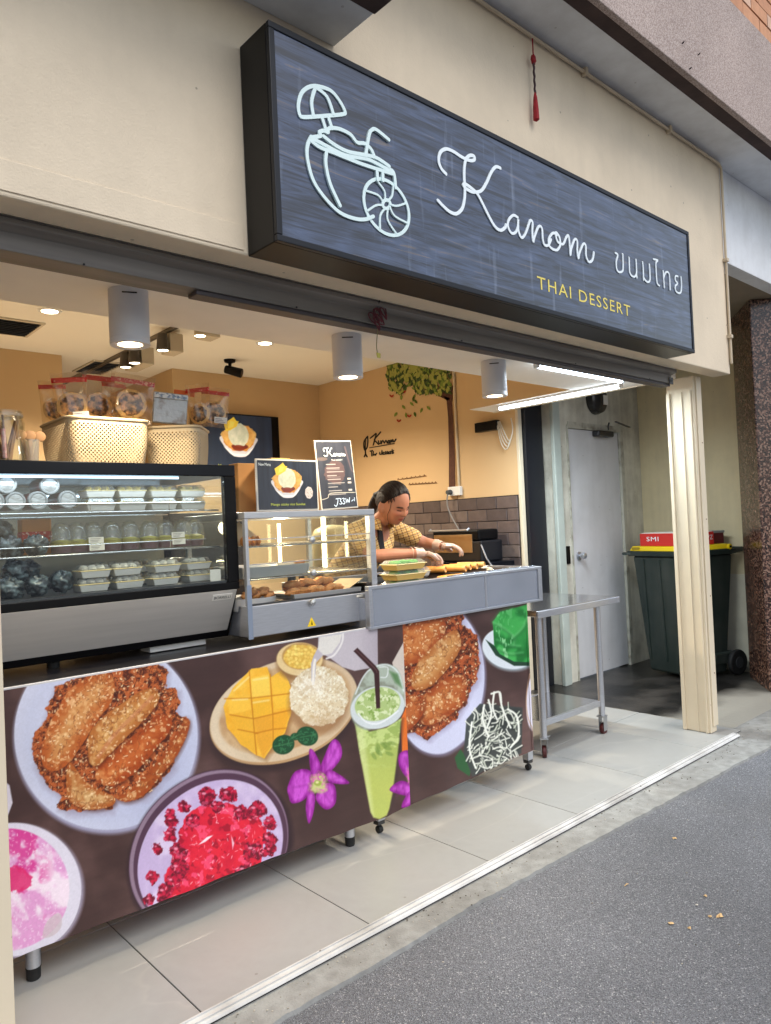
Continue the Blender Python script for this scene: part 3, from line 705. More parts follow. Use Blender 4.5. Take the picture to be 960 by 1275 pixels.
# ------------------------------------------------------------------ shop interior shell
ZC = 2.74
ce = boxo('ceiling', ceilpaint, None, -3, 4.7, 2.59, 8.6, ZC, ZC+.06, bev=0); ce['kind'] = 'structure'
bk = thing('back_wall', 'ochre back wall of the shop carrying the menu screen', 'wall', (1, 6, 0))
boxo('wall', ochre, bk, -3, 1.998, 5.90, 6.0, 0, ZC-.001, bev=0)
boxo('wall', ochre, bk, 2.92, 4.60, 5.90, 6.0, 0, ZC-.001, bev=0)
boxo('recess_wall', ochre, bk, 1.9, 3.1, 8.3, 8.4, 0, ZC-.001, bev=0)
boxo('recess_wall', ochre, bk, 1.90, 1.998, 6.001, 8.299, 0, ZC-.001, bev=0)
boxo('recess_wall', ochre, bk, 2.92, 3.0, 6.001, 8.299, 0, ZC-.001, bev=0)
lw = thing('left_wall', 'ochre left wall of the shop, hidden behind the display case', 'wall', (-1, 4, 0))
boxo('wall', ochre, lw, -1.1, -1.0, 2.0, 5.899, 0, ZC-.001, bev=0)
# white bulkhead over the counter with a leg on the right
bh_ = thing('bulkhead', 'white lowered bulkhead over the counter with the cylinder lamps', 'bulkhead', (1.5, 2.3, 2.09))
wb = mat('white_soffit_paint', (246, 242, 234), .75, var=.02)
boxo('soffit', wb, bh_, -3, 4.20, 2.031, 2.585, 2.0885, 2.75, bev=.003)
boxo('side_soffit', wb, bh_, 3.945, 4.20, 2.5852, 3.425, 2.0885, 2.75, bev=.003)
boxo('ochre_side', ochre, bh_, 3.941, 3.9445, 2.586, 3.427, 2.0905, 2.739, bev=0)
boxo('edge_bead', creamtrim, bh_, 4.2005, 4.209, 2.131, 3.425, 2.082, 2.11, bev=.002)
# right side wall: ochre above, dark split-face tiles below
sw = thing('side_wall', 'ochre right wall with dark tiles, painted tree and lettering', 'wall', (4.55, 4.6, 0))
WX = 4.50
boxo('wall', ochre, sw, WX, WX+.10, 3.452, 5.899, 0, ZC-.001, bev=0)
boxo('end_trim', creamtrim, sw, WX-.004, WX+.04, 3.425, 3.4515, 0, 2.30, bev=.003)
boxo('tile_backing', mat('dark_grout', (34, 29, 29), .9), sw, WX-.006, WX-.0005, 3.456, 5.89, .6, 1.486, bev=0)
tm = [mat('charcoal_tile_'+str(i), c, .5, var=.12, vscale=18, bump=.25, bscale=60) for i, c in enumerate(((96, 82, 78), (82, 70, 68), (108, 94, 88)))]
ys_ = 3.458; tl = .198; th = .0905
tproto = []
for q in tm:
    tproto.append(MB().box(-.014, 0, 0, tl, 0, th).build('tile', q, sw, bev=.003, seg=1)); tproto[-1].data.transform(Matrix.Translation(sw.location))
used = [0, 0, 0]
for r_ in range(9):
    z0 = 1.482-(r_+1)*(th+.004)
    for k in range(12):
        y0 = 3.458+k*(tl+.004)-(r_ % 2)*.10; cut = 0
        if y0+tl > 5.88: continue
        q = int(rng.randint(3)); y0c = max(y0, 3.457)
        o = tproto[q] if not used[q] else share(tproto[q], sw)
        used[q] = 1; o.location = Vector((WX-.0055-.004*rng.rand(), y0c, z0))-sw.location
        if y0c != y0: o.scale.y = (tl-(y0c-y0))/tl
# conduit, socket, cable
MB().tube([(WX-.012, 4.048, 1.56), (WX-.012, 4.048, 2.735)], .010, 8).build('conduit', pc, sw, smooth=True)
boxo('wall_joint', mat('joint_shadow_line', (150, 104, 56), .8), sw, WX-.0015, WX-.0001, 4.078, 4.083, 1.49, 2.735, bev=0)
p0 = on_x(563, 612, WX-.02)
boxo('socket_plate', white, sw, WX-.030, WX-.0008, 4.02, 4.16, 1.515, 1.590, bev=.004)
b = MB(); b.cyl((WX-.031, 4.125, 1.545), (WX-.075, 4.125, 1.545), .022, .018, 14); b.build('plug', mat('grey_plug', (70, 72, 72), .5), sw, bev=.002)
b = MB(); b.tube(spline([(WX-.07, 4.125, 1.535), (WX-.075, 4.13, 1.44), (WX-.07, 4.09, 1.34), (WX-.08, 3.99, 1.20), (WX-.12, 3.93, 1.10)], 6), .0055, 8)
tag(b.build('appliance_cable', mat('grey_flex', (130, 128, 126), .5), None, smooth=True), 'grey power flex hanging from the socket to the black appliance', 'cable')
ro = thing('cable_box', 'small black box with looped white cables under the bulkhead', 'box', (WX-.03, 3.55, 2.0))
boxo('box', black, ro, WX-.05, WX-.001, 3.60, 3.82, 2.0, 2.075, bev=.004)
for k in range(4):
    MB().tube(spline([(WX-.03, 3.58+.01*k, 2.06), (WX-.05, 3.53+.01*k, 1.98-.03*k), (WX-.04, 3.49+.008*k, 1.90-.02*k), (WX-.03, 3.46, 1.97), (WX-.03, 3.47, 2.07)], 5), .004, 6).build('cable', mat('white_cable', (0,0,0)), ro)
# painted tree on the wall: trunk strip and leaves, flat stickers
tree = thing('tree_mural', 'leafy tree sticker with brown trunk on the ochre side wall', 'wall sticker', (WX-.01, 4.2, 1.5))
def wx(u, v): p = on_x(u, v, WX-.003); return (p.y, p.z)
b = MB(); b.prism([wx(*q) for q in ((555, 487), (562, 487), (564, 520), (566, 560), (567, 608), (559, 608), (559, 560), (558, 520))], WX-.004, WX-.001, 'yz')
b.prism([wx(*q) for q in ((557, 500), (550, 483), (552, 482), (560, 494))], WX-.0045, WX-.0012, 'yz')
b.prism([wx(*q) for q in ((559, 500), (562, 480), (564, 480), (563, 500))], WX-.0047, WX-.0014, 'yz')
for P in (((557,500),(540,478),(542,476),(560,496)), ((559,498),(548,462),(551,461),(562,494)), ((560,500),(524,482),(525,480),(560,496))): b.prism([wx(*q) for q in P], WX-.0049, WX-.0016, 'yz')
b.build('trunk', mat('mural_brown', (84, 50, 36), .8, var=.25, vscale=30), tree)
leafm = [mat('mural_leaf_'+str(i), c, .8) for i, c in enumerate(((78, 106, 38), (120, 140, 56), (50, 70, 30), (156, 160, 78)))]
red = mat('mural_red', (176, 60, 40), .8)
lb_ = [MB() for _ in range(4)]
def leaf(u, v, s, a, k, B, dx):
    pts = [(-1, 0), (-.4, .42), (.3, .40), (1, 0), (.3, -.40), (-.4, -.42)]
    B.prism([wx(u+s*(px*math.cos(a)-py*math.sin(a)), v+s*(px*math.sin(a)+py*math.cos(a))) for px, py in pts], WX-.0065-dx, WX-.0050-dx, 'yz')
crown = [(482, 452), (500, 450), (560, 454), (562, 475), (561, 488), (548, 494), (536, 490), (520, 492), (512, 478), (500, 490), (488, 488), (481, 470), (483, 456)]
def inpoly(x, y, P):
    c = False
    for i in range(len(P)):
        (x1, y1), (x2, y2) = P[i], P[i-1]
        if (y1 > y) != (y2 > y) and x < (x2-x1)*(y-y1)/(y2-y1)+x1: c = not c
    return c
n = 0
while n < 560:
    u, v = rng.uniform(478, 566), rng.uniform(446, 498)
    if not inpoly(u, v, crown): continue
    k = int(rng.randint(4)); leaf(u, v, rng.uniform(2.6, 4.2), rng.uniform(.6, 2.4), k, lb_[k], .0018*k+rng.rand()*.0012); n += 1
for u, v in ((515, 497), (513, 503), (518, 500), (503, 507), (493, 516), (506, 517), (517, 516), (525, 511), (534, 508), (500, 495), (516, 494)): leaf(u, v, 3.4, rng.uniform(.8, 2.2), 1, lb_[int(rng.randint(2))], .001)
for k in range(4):
    o = lb_[k].build('leaves', leafm[k], tree); o['kind'] = 'stuff'
for u, v in ((488, 493), (503, 488), (497, 524), (510, 518)):
    B = MB(); leaf(u-1.2, v, 2.4, .9, 0, B, .001); leaf(u+1.2, v, 2.4, 2.2, 0, B, .001); B.build('butterfly', red, tree)
# wall lettering
wl = thing('wall_lettering', 'black script lettering and spoon emblem on the ochre side wall', 'lettering', (WX-.01, 5.1, 1.8))
inkm = mat('black_lettering', (18, 16, 16), .5)
KAN = [[(110,203),(85,175),(70,130),(80,85),(110,68),(150,82),(195,112),(235,130),(262,128),(262,108),(240,103),(220,120),(210,160),(208,220),(212,290),(208,350),(195,395),(165,420),(130,410),(95,380),(65,348)],
 [(405,172),(380,165),(355,195),(330,250),(300,295),(255,302),(220,285),(203,265),(217,260),(265,297),(290,330),(340,430),(375,490),(405,510),(430,495),(435,480)],
 [(500,440),(475,428),(450,455),(447,490),(465,525),(488,520),(500,490),(502,450),(503,510),(520,550),(540,530),(560,475),(568,455),(580,470),(578,520),(583,572),(590,545),(612,490),(630,500),(635,560),(645,590),(665,590),(680,560)],
 [(715,535),(690,525),(668,560),(675,600),(710,618),(730,590),(725,545),(705,522),(715,570),(745,585),(762,550),(775,540),(782,600),(785,645),(790,610),(808,560),(822,570),(822,620),(828,662),(835,630),(855,585),(868,595),(870,650),(885,682),(905,670),(912,630)]]
class YZ:      # writes strokes drawn in x-z onto the side wall (x = const)
    pass
def wall_strokes(strokes, wd, m, name, parent):
    b = MB()
    for s_ in strokes: ribbon(b, spline(s_, 3), wd, 0, .004)
    b.v = [(WX-.002-y, x, z) for x, y, z in b.v]; return b.build(name, m, parent)
def W(pts): return [wx(390+a/7.385, 530+b_/7.385) for a, b_ in pts]
wall_strokes([W([(525,115),(560,88),(580,70),(568,120),(552,178)]), W([(620,58),(590,95),(562,130),(580,150),(600,172)])], .012, inkm, 'word', wl)
wall_strokes([W([(600,140),(605,165),(620,160),(622,140)]), W([(628,165),(640,135),(655,160),(668,135),(680,160)]), W([(690,140),(686,158),(700,158),(702,138),(690,138)]), W([(708,160),(716,132),(724,152),(732,128),(742,150),(760,125)])], .012, inkm, 'word', wl)
wall_strokes([W([(518,204),(600,190),(745,164)])], .007, inkm, 'underline', wl)
wall_strokes([W([(524,235),(545,230)]), W([(535,232),(540,278)]), W([(553,238),(553,272),(570,262),(572,272),(582,255)])], .012, inkm, 'word', wl)
wall_strokes([W([(612,245),(612,262),(628,262),(632,225),(632,262)]), W([(640,255),(652,240),(640,262),(655,262)]), W([(668,238),(660,248),(668,258),(660,262)]), W([(684,236),(676,246),(684,256),(676,260)]), W([(690,248),(702,236),(690,258),(706,256)]), W([(712,258),(712,236),(720,236)]), W([(726,220),(726,256)]), W([(740,228),(732,240),(740,250),(732,254)])], .010, inkm, 'word', wl)
wall_strokes([W([(500,100),(470,140),(465,185),(475,225),(495,200),(502,150),(500,100)]), W([(482,130),(478,200),(482,265)]), W([(470,285),(482,265),(495,285)])], .014, inkm, 'emblem', wl)
# thin slogan lines behind the woman's head
for (ua, va, ub, vb, k) in ((495, 598, 531, 593, 20), (509, 604, 544, 602, 26)):
    st = []
    for q in range(k):
        t0 = q/k; u = ua+(ub-ua)*t0; v = va+(vb-va)*t0; h_ = 1.3 if q % 3 else 2.6
        st.append([wx(u, v), wx(u+.9, v-h_), wx(u+1.5, v)])
    wall_strokes(st, .0018, mat('brown_lettering', (120, 82, 50), .7), 'slogan_line', wl)

# ------------------------------------------------------------------ lamps the shop has
def cylinder_lamp(x, y, label):
    t = thing('ceiling_lamp', label, 'lamp', (x, y, 2.088), 'cylinder lamps under the bulkhead')
    z = 2.088; r = .062; h = .175
    bd = MB().lathe([(0, 0), (r, 0), (r, -h+.022), (r-.0015, -h+.020), (r-.0015, -h+.018), (r, -h+.016), (r, -h), (r*.64, -h+.002), (r*.64, -h+.02), (0, -h+.02)], (x, y, z), 40).build('body', mat('grey_lamp_body', (214, 216, 222), .5), t, smooth=True)
    MB().lathe([(0, -h+.018), (r*.63, -h+.018), (r*.60, -h+.004), (0, -h+.003)], (x, y, z), 28).build('lens', mat('warm_downlight', (255, 235, 200), .5, emit=(255, 224, 178), estr=8), t, smooth=True)
    d = Vector((-x, -y, 0)).normalized(); s_ = Vector((-d.y, d.x, 0))
    c0 = Vector((x, y, z-.022))+d*(r+.0006)
    MB().obox(c0+s_*.004, (.045, .003, .0035), (0, 0, math.atan2(s_.y, s_.x))).build('slot', black, t)
    lamp('SPOT', 'lamp_light', (x, y, z-h-.01), 34, (1, .84, .60), .04, t, (0, 0, 0), R(130))
cylinder_lamp(.985, 2.275, 'white cylinder ceiling lamp above the woven baskets')
cylinder_lamp(1.930, 2.325, 'white cylinder ceiling lamp above the menu boards')
cylinder_lamp(2.862, 2.315, 'white cylinder ceiling lamp nearest the tube lights')
def tube_lamp(p0, p1, label, en):
    p0 = Vector(p0); p1 = Vector(p1); t = thing('tube_light', label, 'lamp', p0, 'white tube lights under the bulkhead')
    d = (p1-p0).normalized(); L_ = (p1-p0).length; a = math.atan2(d.y, d.x); c = (p0+p1)/2
    MB().obox((c.x, c.y, 2.081), (L_, .030, .0145), (0, 0, a)).build('base', white, t, bev=.003)
    for q in (p0+d*.008, p1-d*.008): MB().obox((q.x, q.y, 2.063), (.016, .030, .022), (0, 0, a)).build('end_cap', white, t, bev=.003)
    MB().cyl((p0+d*.017)+Vector((0, 0, 2.0625-p0.z)), (p1-d*.017)+Vector((0, 0, 2.0625-p0.z)), .0105, n=14).build('tube', coolglow, t, smooth=True)
    lamp('AREA', 'tube_glow', (c.x, c.y, 2.035), en, (.80, .92, 1), .03, t, (0, 0, a), size_y=.03).data.size = L_*.95
tube_lamp((3.04, 2.19, 2.05), (3.86, 2.185, 2.05), 'cool white tube light running along the shop front', 8)
tube_lamp((3.985, 2.26, 2.05), (3.985, 3.20, 2.05), 'cool white tube light pointing into the alcove', 26)
b = MB().tube(spline([(2.99, 2.17, 2.07), (2.95, 2.19, 2.082), (2.90, 2.17, 2.08)], 4), .004, 6)
tag(b.build('tube_light_lead', mat('white_cable', (0,0,0)), None), 'short white lead at the left end of the front tube light', 'cable')
def recessed(u, v, label):
    p = on_z(u, v, ZC); t = thing('downlight', label, 'lamp', p, 'round recessed ceiling downlights')
    MB().lathe([(.048, -.001), (.052, -.006), (.070, -.004), (.072, -.0005)], p, 28).build('ring', white, t, smooth=True)
    MB().lathe([(0, -.006), (.049, -.005), (.050, -.0008)], p, 24).build('lens', warmglow, t, smooth=True)
    lamp('SPOT', 'lamp_light', (p.x, p.y, ZC-.02), 190, (1, .86, .66), .05, t, (0, 0, 0), R(140))
recessed(62, 387, 'round recessed downlight beside the ceiling grille')
recessed(330, 427, 'round recessed downlight right of the track spotlights')
def grille(u0, v0, du, label, w_=.30, d_=.30):
    p = on_z(u0, v0, ZC); t = thing('ceiling_grille', label, 'vent', p)
    b = MB()
    for (a0, a1, b0, b1) in ((0, w_, 0, .02), (0, w_, d_-.02, d_), (0, .02, .02, d_-.02), (w_-.02, w_, .02, d_-.02)): b.box(p.x-w_+a0, p.x-w_+a1, p.y+b0, p.y+b1, ZC-.012, ZC-.0005)
    b.build('frame', mat('dull_white_frame', (206, 196, 176), .6), t, bev=.002)
    boxo('backing', black, t, p.x-w_+.02, p.x-.02, p.y+.02, p.y+d_-.02, ZC-.004, ZC-.0008, bev=0)
    for k in range(9):
        y = p.y+.035+k*(d_-.06)/8; MB().obox((p.x-w_/2, y, ZC-.009), (w_-.045, .018, .0025), (.6, 0, 0)).build('slat', steeldk, t)
g1 = on_z(55, 402, ZC); grille(57, 402, 0, 'square grey ceiling grille beside a downlight, at the left edge', .42, .40)
grille(156, 452, 0, 'small dark ceiling grille behind the track spotlights', .26, .50)
# track with spotlights
tk = thing('lighting_track', 'dark ceiling track carrying the box spotlights', 'track', (2.36, 5, ZC))
boxo('rail', mat('track_grey', (120, 112, 100), .5, metal=.5), tk, 2.33, 2.365, 3.9, 7.4, ZC-.022, ZC-.001, bev=.002)
boxo('groove', black, tk, 2.345, 2.350, 3.9, 7.4, ZC-.0235, ZC-.0222, bev=0)
def spothead(u, v, label, flip=1, tw=0.):
    p = on_z(u, v, ZC-.10); x = 2.347
    d = _ray(u, v); t_ = x/d[0]; y = t_*d[1]; z = CAMPOS[2]+t_*d[2]; z = min(z, ZC-.09)
    t = thing('track_spotlight', label, 'spotlight', (x, y, z), 'box spotlights on the ceiling track')
    MB().cyl((x, y, z+.05), (x, y, ZC-.0235), .008).build('stem', white, t)
    MB().obox((x+.05*flip, y, z), (.10, .15, .13), (0, 0, tw)).build('gear_box', mat('beige_spot_body', (196, 184, 162), .5), t, bev=.006)
    b = MB(); b.lathe([(.0, .06), (.034, .06), (.046, -.055), (.040, -.056), (.036, -.03), (0, -.03)], (x-.045, y-.05, z-.01), 22); b.build('lamp_head', mat('dark_spot_head', (70, 62, 54), .4), t, smooth=True)
    MB().lathe([(0, -.05), (.039, -.052), (.0395, -.05)], (x-.045, y-.05, z-.010), 20).build('lens', warmglow, t, smooth=True)
    lamp('SPOT', 'lamp_light', (x-.045, y-.05, z-.075), 130, (1, .85, .64), .03, t, (R(-20), R(15), 0), R(100))
spothead(206, 428, 'nearest box spotlight on the ceiling track, right of the cylinder lamp')
spothead(171, 443, 'middle box spotlight on the ceiling track')
spothead(160, 449, 'farthest box spotlight on the ceiling track')
# free spotlight right of the track
p = on_z(252, 412, ZC-.06)
t = thing('ceiling_spotlight', 'single box spotlight beside the bulkhead, apart from the track', 'spotlight', p)
MB().obox((p.x+.05, p.y+.02, p.z), (.12, .14, .085)).build('gear_box', mat('beige_spot_body', (0,0,0)), t, bev=.006)
MB().lathe([(.0, .05), (.032, .05), (.042, -.05), (.036, -.05), (0, -.03)], (p.x-.04, p.y-.04, p.z), 22).build('lamp_head', mat('beige_spot_body', (0,0,0)), t, smooth=True)
MB().lathe([(0, -.048), (.038, -.05), (.0385, -.047)], (p.x-.04, p.y-.04, p.z), 20).build('lens', warmglow, t, smooth=True)
MB().cyl((p.x, p.y, p.z), (p.x, p.y, ZC-.001), .01).build('stem', white, t)
lamp('SPOT', 'lamp_light', (p.x-.04, p.y-.04, p.z-.07), 130, (1, .85, .64), .03, t, (R(-15), R(10), 0), R(110))
# dome camera
p = on_z(286, 448, ZC)
t = thing('security_camera', 'small black security camera under the ceiling', 'camera', p)
MB().lathe([(0, 0), (.05, 0), (.045, -.02), (.015, -.03), (.012, -.06), (0, -.06)], (p.x, p.y, ZC-.0005), 20).build('mount', black, t, smooth=True)
MB().cyl((p.x-.03, p.y+.03, ZC-.075), (p.x+.07, p.y-.07, ZC-.12), .034, .040, 18).build('body', black, t, bev=.006, smooth=True)

# ------------------------------------------------------------------ the big shop sign
YF, YBk = 1.650, 1.797; SX0, SX1, SZ0, SZ1 = 1.138, 3.622, 2.088, 2.699
sg = thing('shop_sign', 'long box sign with white script, coconut drink emblem and blue-black wood face', 'sign', ((SX0+SX1)/2, 1.72, SZ0))
b = MB(); b.box(SX0, SX1, YF+.012, YBk, SZ0, SZ1); b.build('cabinet', mat('black_sign_metal', (13, 12, 13), .4, spec=.25), sg, bev=.003)
b = MB(); t_ = .019
for q in ((SX0, SX1, SZ1-t_, SZ1), (SX0, SX1, SZ0, SZ0+t_), (SX0, SX0+t_, SZ0+t_, SZ1-t_), (SX1-t_, SX1, SZ0+t_, SZ1-t_)): b.box(q[0], q[1], YF-.004, YF+.0115, q[2], q[3])
b.build('frame', mat('dark_frame_metal', (26, 28, 33), .4, spec=.3), sg, bev=.0025)
def sign_wood():
    m = bpy.data.materials.new('blue_black_wood_print'); m.use_nodes = True; N = m.node_tree.nodes; Lk = m.node_tree.links; b = N['Principled BSDF']
    tc = N.new('ShaderNodeTexCoord'); mp = N.new('ShaderNodeMapping'); mp.inputs['Scale'].default_value = (.7, 1, 11); Lk.new(tc.outputs['Object'], mp.inputs[0])
    wv = N.new('ShaderNodeTexNoise'); wv.inputs['Scale'].default_value = 3.4; wv.inputs['Detail'].default_value = 9; wv.inputs['Distortion'].default_value = 1.2; wv.inputs['Roughness'].default_value = .65
    Lk.new(mp.outputs[0], wv.inputs['Vector'])
    rp = N.new('ShaderNodeValToRGB'); Lk.new(wv.outputs['Fac'], rp.inputs[0]); e = rp.color_ramp.elements
    e[0].position = .40; e[0].color = L4((14, 18, 28)); e[1].position = .60; e[1].color = L4((60, 74, 102))
    k = e.new(.66); k.color = L4((104, 92, 80)); k = e.new(.72); k.color = L4((56, 66, 88))
    ms = N.new('ShaderNodeTexWave'); ms.wave_type = 'RINGS'; ms.rings_direction = 'Y'; ms.inputs['Scale'].default_value = 2.2; ms.inputs['Distortion'].default_value = 16; ms.inputs['Detail'].default_value = 4
    mp2 = N.new('ShaderNodeMapping'); mp2.inputs['Scale'].default_value = (.8, 1, 2.6); Lk.new(tc.outputs['Object'], mp2.inputs[0]); Lk.new(mp2.outputs[0], ms.inputs['Vector'])
    mx = N.new('ShaderNodeMixRGB'); mx.blend_type = 'OVERLAY'; mx.inputs[0].default_value = .22; Lk.new(rp.outputs[0], mx.inputs[1]); Lk.new(ms.outputs['Color'], mx.inputs[2])
    # chalky scuffs, mostly vertical
    mp3 = N.new('ShaderNodeMapping'); mp3.inputs['Scale'].default_value = (14, 1, 1.6); Lk.new(tc.outputs['Object'], mp3.inputs[0])
    sc2 = N.new('ShaderNodeTexNoise'); sc2.inputs['Scale'].default_value = 2.2; sc2.inputs['Detail'].default_value = 7; Lk.new(mp3.outputs[0], sc2.inputs['Vector'])
    r3 = N.new('ShaderNodeValToRGB'); Lk.new(sc2.outputs['Fac'], r3.inputs[0]); r3.color_ramp.elements[0].position = .60; r3.color_ramp.elements[1].position = .86
    r3.color_ramp.elements[1].color = (.35, .35, .35, 1)
    m3 = N.new('ShaderNodeMixRGB'); Lk.new(r3.outputs[0], m3.inputs[0]); Lk.new(mx.outputs[0], m3.inputs[1]); m3.inputs[2].default_value = L4((168, 182, 206))
    Lk.new(m3.outputs[0], b.inputs['Base Color']); b.inputs['Roughness'].default_value = .3; b.inputs['Specular IOR Level'].default_value = .5; b.inputs['Coat Weight'].default_value = .8; b.inputs['Coat Roughness'].default_value = .12; b.inputs['Coat IOR'].default_value = 1.5
    return m
boxo('face_panel', sign_wood(), sg, SX0+t_, SX1-t_, YF, YF+.0114, SZ0+t_, SZ1-t_, bev=0)
letw = mat('white_sign_vinyl', (236, 246, 250), .45); lety = mat('yellow_sign_vinyl', (236, 216, 104), .45)
lmint = mat('pale_mint_vinyl', (220, 240, 240), .45)
def S(u, v): p = on_y(u, v, YF-.002); return (p.x, p.z)
def strokes(lst, ox, oy, k, wd, name, m, kk=5, y=YF):
    b = MB()
    for i, s_ in enumerate(lst):
        cl_ = False
        if s_[0] == 'c': cl_ = True; s_ = s_[1:]
        P = [S(ox+a/k, oy+c/k) for a, c in s_]
        ribbon(b, spline(P, kk, cl_), wd, y-.0032-.0003*i, y-.0003, closed=cl_)
    return b.build(name, m, sg)
strokes(KAN[:2], 530, 170, 4.364, .0118, 'script_capital', letw)
strokes(KAN[2:], 530, 170, 4.364, .0102, 'script_lettering', letw)
THAI = [[(168,200),(186,210),(192,228),(178,280),(178,340),(190,380),(215,393),(238,380),(244,340),(240,212)],
 [(305,245),(308,330),(312,395),(332,430),(360,435),(378,400),(372,268)], [(377,400),(381,448)],
 [(440,292),(446,380),(448,470)], [(447,440),(470,478),(495,490),(512,460),(505,315)],
 [(548,262),(592,275),(572,300),(575,400),(583,500),(605,526)], [(645,380),(648,450),(655,545)], [(648,450),(668,398),(690,392),(705,430),(712,565)],
 [(792,435),(770,430),(765,470),(787,503),(766,530),(768,575),(795,600),(820,588),(826,520),(820,440)]]
for grp in (THAI[:1], THAI[1:3], THAI[3:5], THAI[5:6], THAI[6:8], THAI[8:]): strokes(grp, 745, 290, 8, .0088, 'thai_letter', letw, 4)
a0 = S(669.5, 358.5); a1 = S(785, 390.5); c0 = S(669.5, 342.5)
letters('THAI DESSERT', a0[0], a0[1]-.002, a1[0]-a0[0], (c0[1]-a0[1])*.98, YF-.0012, lety, sg, 1.18)
LOGO = [['c',(262,345),(258,310),(270,270),(295,250),(325,247),(370,262),(400,295),(421,335),(412,346),(345,352),(275,356)],
 [(318,250),(304,300),(310,352)], [(318,250),(358,285),(380,345)], [(340,356),(353,398)], [(362,354),(375,396)],
 [(302,425),(288,460),(290,510),(310,580),(350,640),(400,690),(450,712),(490,716),(520,705)],
 [(300,428),(335,422),(330,410),(345,404),(360,410),(365,396),(400,398),(440,418),(462,445),(490,450),(512,470),(524,497)],
 [(300,428),(345,452),(420,490),(500,505),(560,535),(590,550),(598,605)],
 [(302,440),(330,462),(380,482),(480,522),(585,556)], [(345,424),(385,455),(430,478),(480,488),(530,500),(575,530)],
 [(355,478),(352,520),(367,590),(402,668)], [(492,495),(504,420),(514,402),(530,402),(573,437)], [(532,548),(534,578)], [(552,556),(552,580)]]
import math as _m
el = []
for t in np.linspace(0, 2*PI, 20, endpoint=False):
    p, q = 106*_m.cos(t), 70*_m.sin(t); an = R(62); el.append((567+p*_m.cos(an)-q*_m.sin(an), 672+p*_m.sin(an)+q*_m.cos(an)))
LOGO.append(['c']+el); hub = (567, 662)
LOGO.append(['c']+[(567+13*_m.cos(t), 662+15*_m.sin(t)) for t in np.linspace(0, 2*PI, 8, endpoint=False)])
for t in np.linspace(.2, 2*PI+.2, 8, endpoint=False):
    ca, sa = _m.cos(t), _m.sin(t); an = R(62)
    e_ = (567+100*ca*_m.cos(an)-66*sa*_m.sin(an), 672+100*ca*_m.sin(an)+66*sa*_m.cos(an)); m_ = ((hub[0]+e_[0])/2-(e_[1]-hub[1])*.12, (hub[1]+e_[1])/2+(e_[0]-hub[0])*.12)
    d0 = (hub[0]+(e_[0]-hub[0])*.16, hub[1]+(e_[1]-hub[1])*.16); LOGO.append([d0, m_, e_])
strokes(LOGO[:14], 280, 20, 2.8235, .0112, 'coconut_drink_emblem', lmint, 5)
strokes(LOGO[14:16], 280, 20, 2.8235, .0108, 'citrus_slice_emblem', lmint, 5)
strokes(LOGO[16:], 280, 20, 2.8235, .0066, 'citrus_slice_emblem', lmint, 4)

# red tassel on the cream wall
p0 = on_y(663, 50, 1.775); p1 = on_y(666, 150, 1.775)
ta = thing('red_tassel', 'thin red knotted tassel hanging on the cream wall above the sign', 'tassel', p0)
rd = mat('faded_red_cord', (150, 26, 34), .8, var=.25, vscale=60, bump=.5)
def at(t): return p0.lerp(Vector((p0.x, p0.y, p1.z)), t)
MB().tube([at(-.02), at(.2)], .003, 6).build('cord', rd, ta)
MB().blob(at(.24), (.013, .010, .020), 3, .2).build('knot', rd, ta, smooth=True)
MB().tube([at(t)+Vector((.002*math.sin(t*60), 0, 0)) for t in np.linspace(.28, .66, 24)], .0048, 6).build('beads', mat('dark_beads', (58, 30, 34), .5), ta)
MB().tube([at(.64), at(.70), at(.85), at(.98), at(1.0)], [.003, .008, .012, .013, .004], 8).build('fringe', rd, ta, smooth=True)
# cord bundle on the rail
p = on_y(468, 395, 1.925)
cb = thing('cord_bundle', 'dark red coiled cord with a small yellow tag hanging from the rail', 'cord', p)
rc = mat('maroon_cord', (92, 26, 40), .7)
for k in range(7):
    r = np.random.RandomState(k); c0 = Vector((p.x+r.uniform(-.025, .03), p.y-.012+r.uniform(-.006, .006), p.z+r.uniform(-.025, .025))); aa, bb, tt = r.uniform(.02, .035), r.uniform(.008, .014), r.uniform(-1.4, -.3)
    MB().tube([c0+Vector((aa*math.cos(t)*math.cos(tt)-bb*math.sin(t)*math.sin(tt), .004*math.sin(2*t), aa*math.cos(t)*math.sin(tt)+bb*math.sin(t)*math.cos(tt))) for t in np.linspace(0, 2*PI, 14, endpoint=False)], .0022, 6, True).build('cord_loop', rc, cb, smooth=True)
MB().tube([(p.x, 1.9, ZB+.004), (p.x, 1.92, p.z+.02)], .0018, 6).build('hanger', black, cb)
q = on_y(471, 442, 1.925)
MB().tube(spline([(p.x+.005, p.y-.005, p.z-.03), (q.x-.006, q.y, q.z+.04), (q.x-.004, q.y, q.z+.006)], 5), .0016, 6).build('string', mat('olive_string', (120, 118, 80), .8), cb)
MB().prism([(q.x-.008, q.z+.008), (q.x+.010, q.z+.006), (q.x+.009, q.z-.010), (q.x-.005, q.z-.010)], q.y-.0015, q.y+.0015).build('paper_tag', mat('yellow_tag', (190, 180, 84), .8), cb)

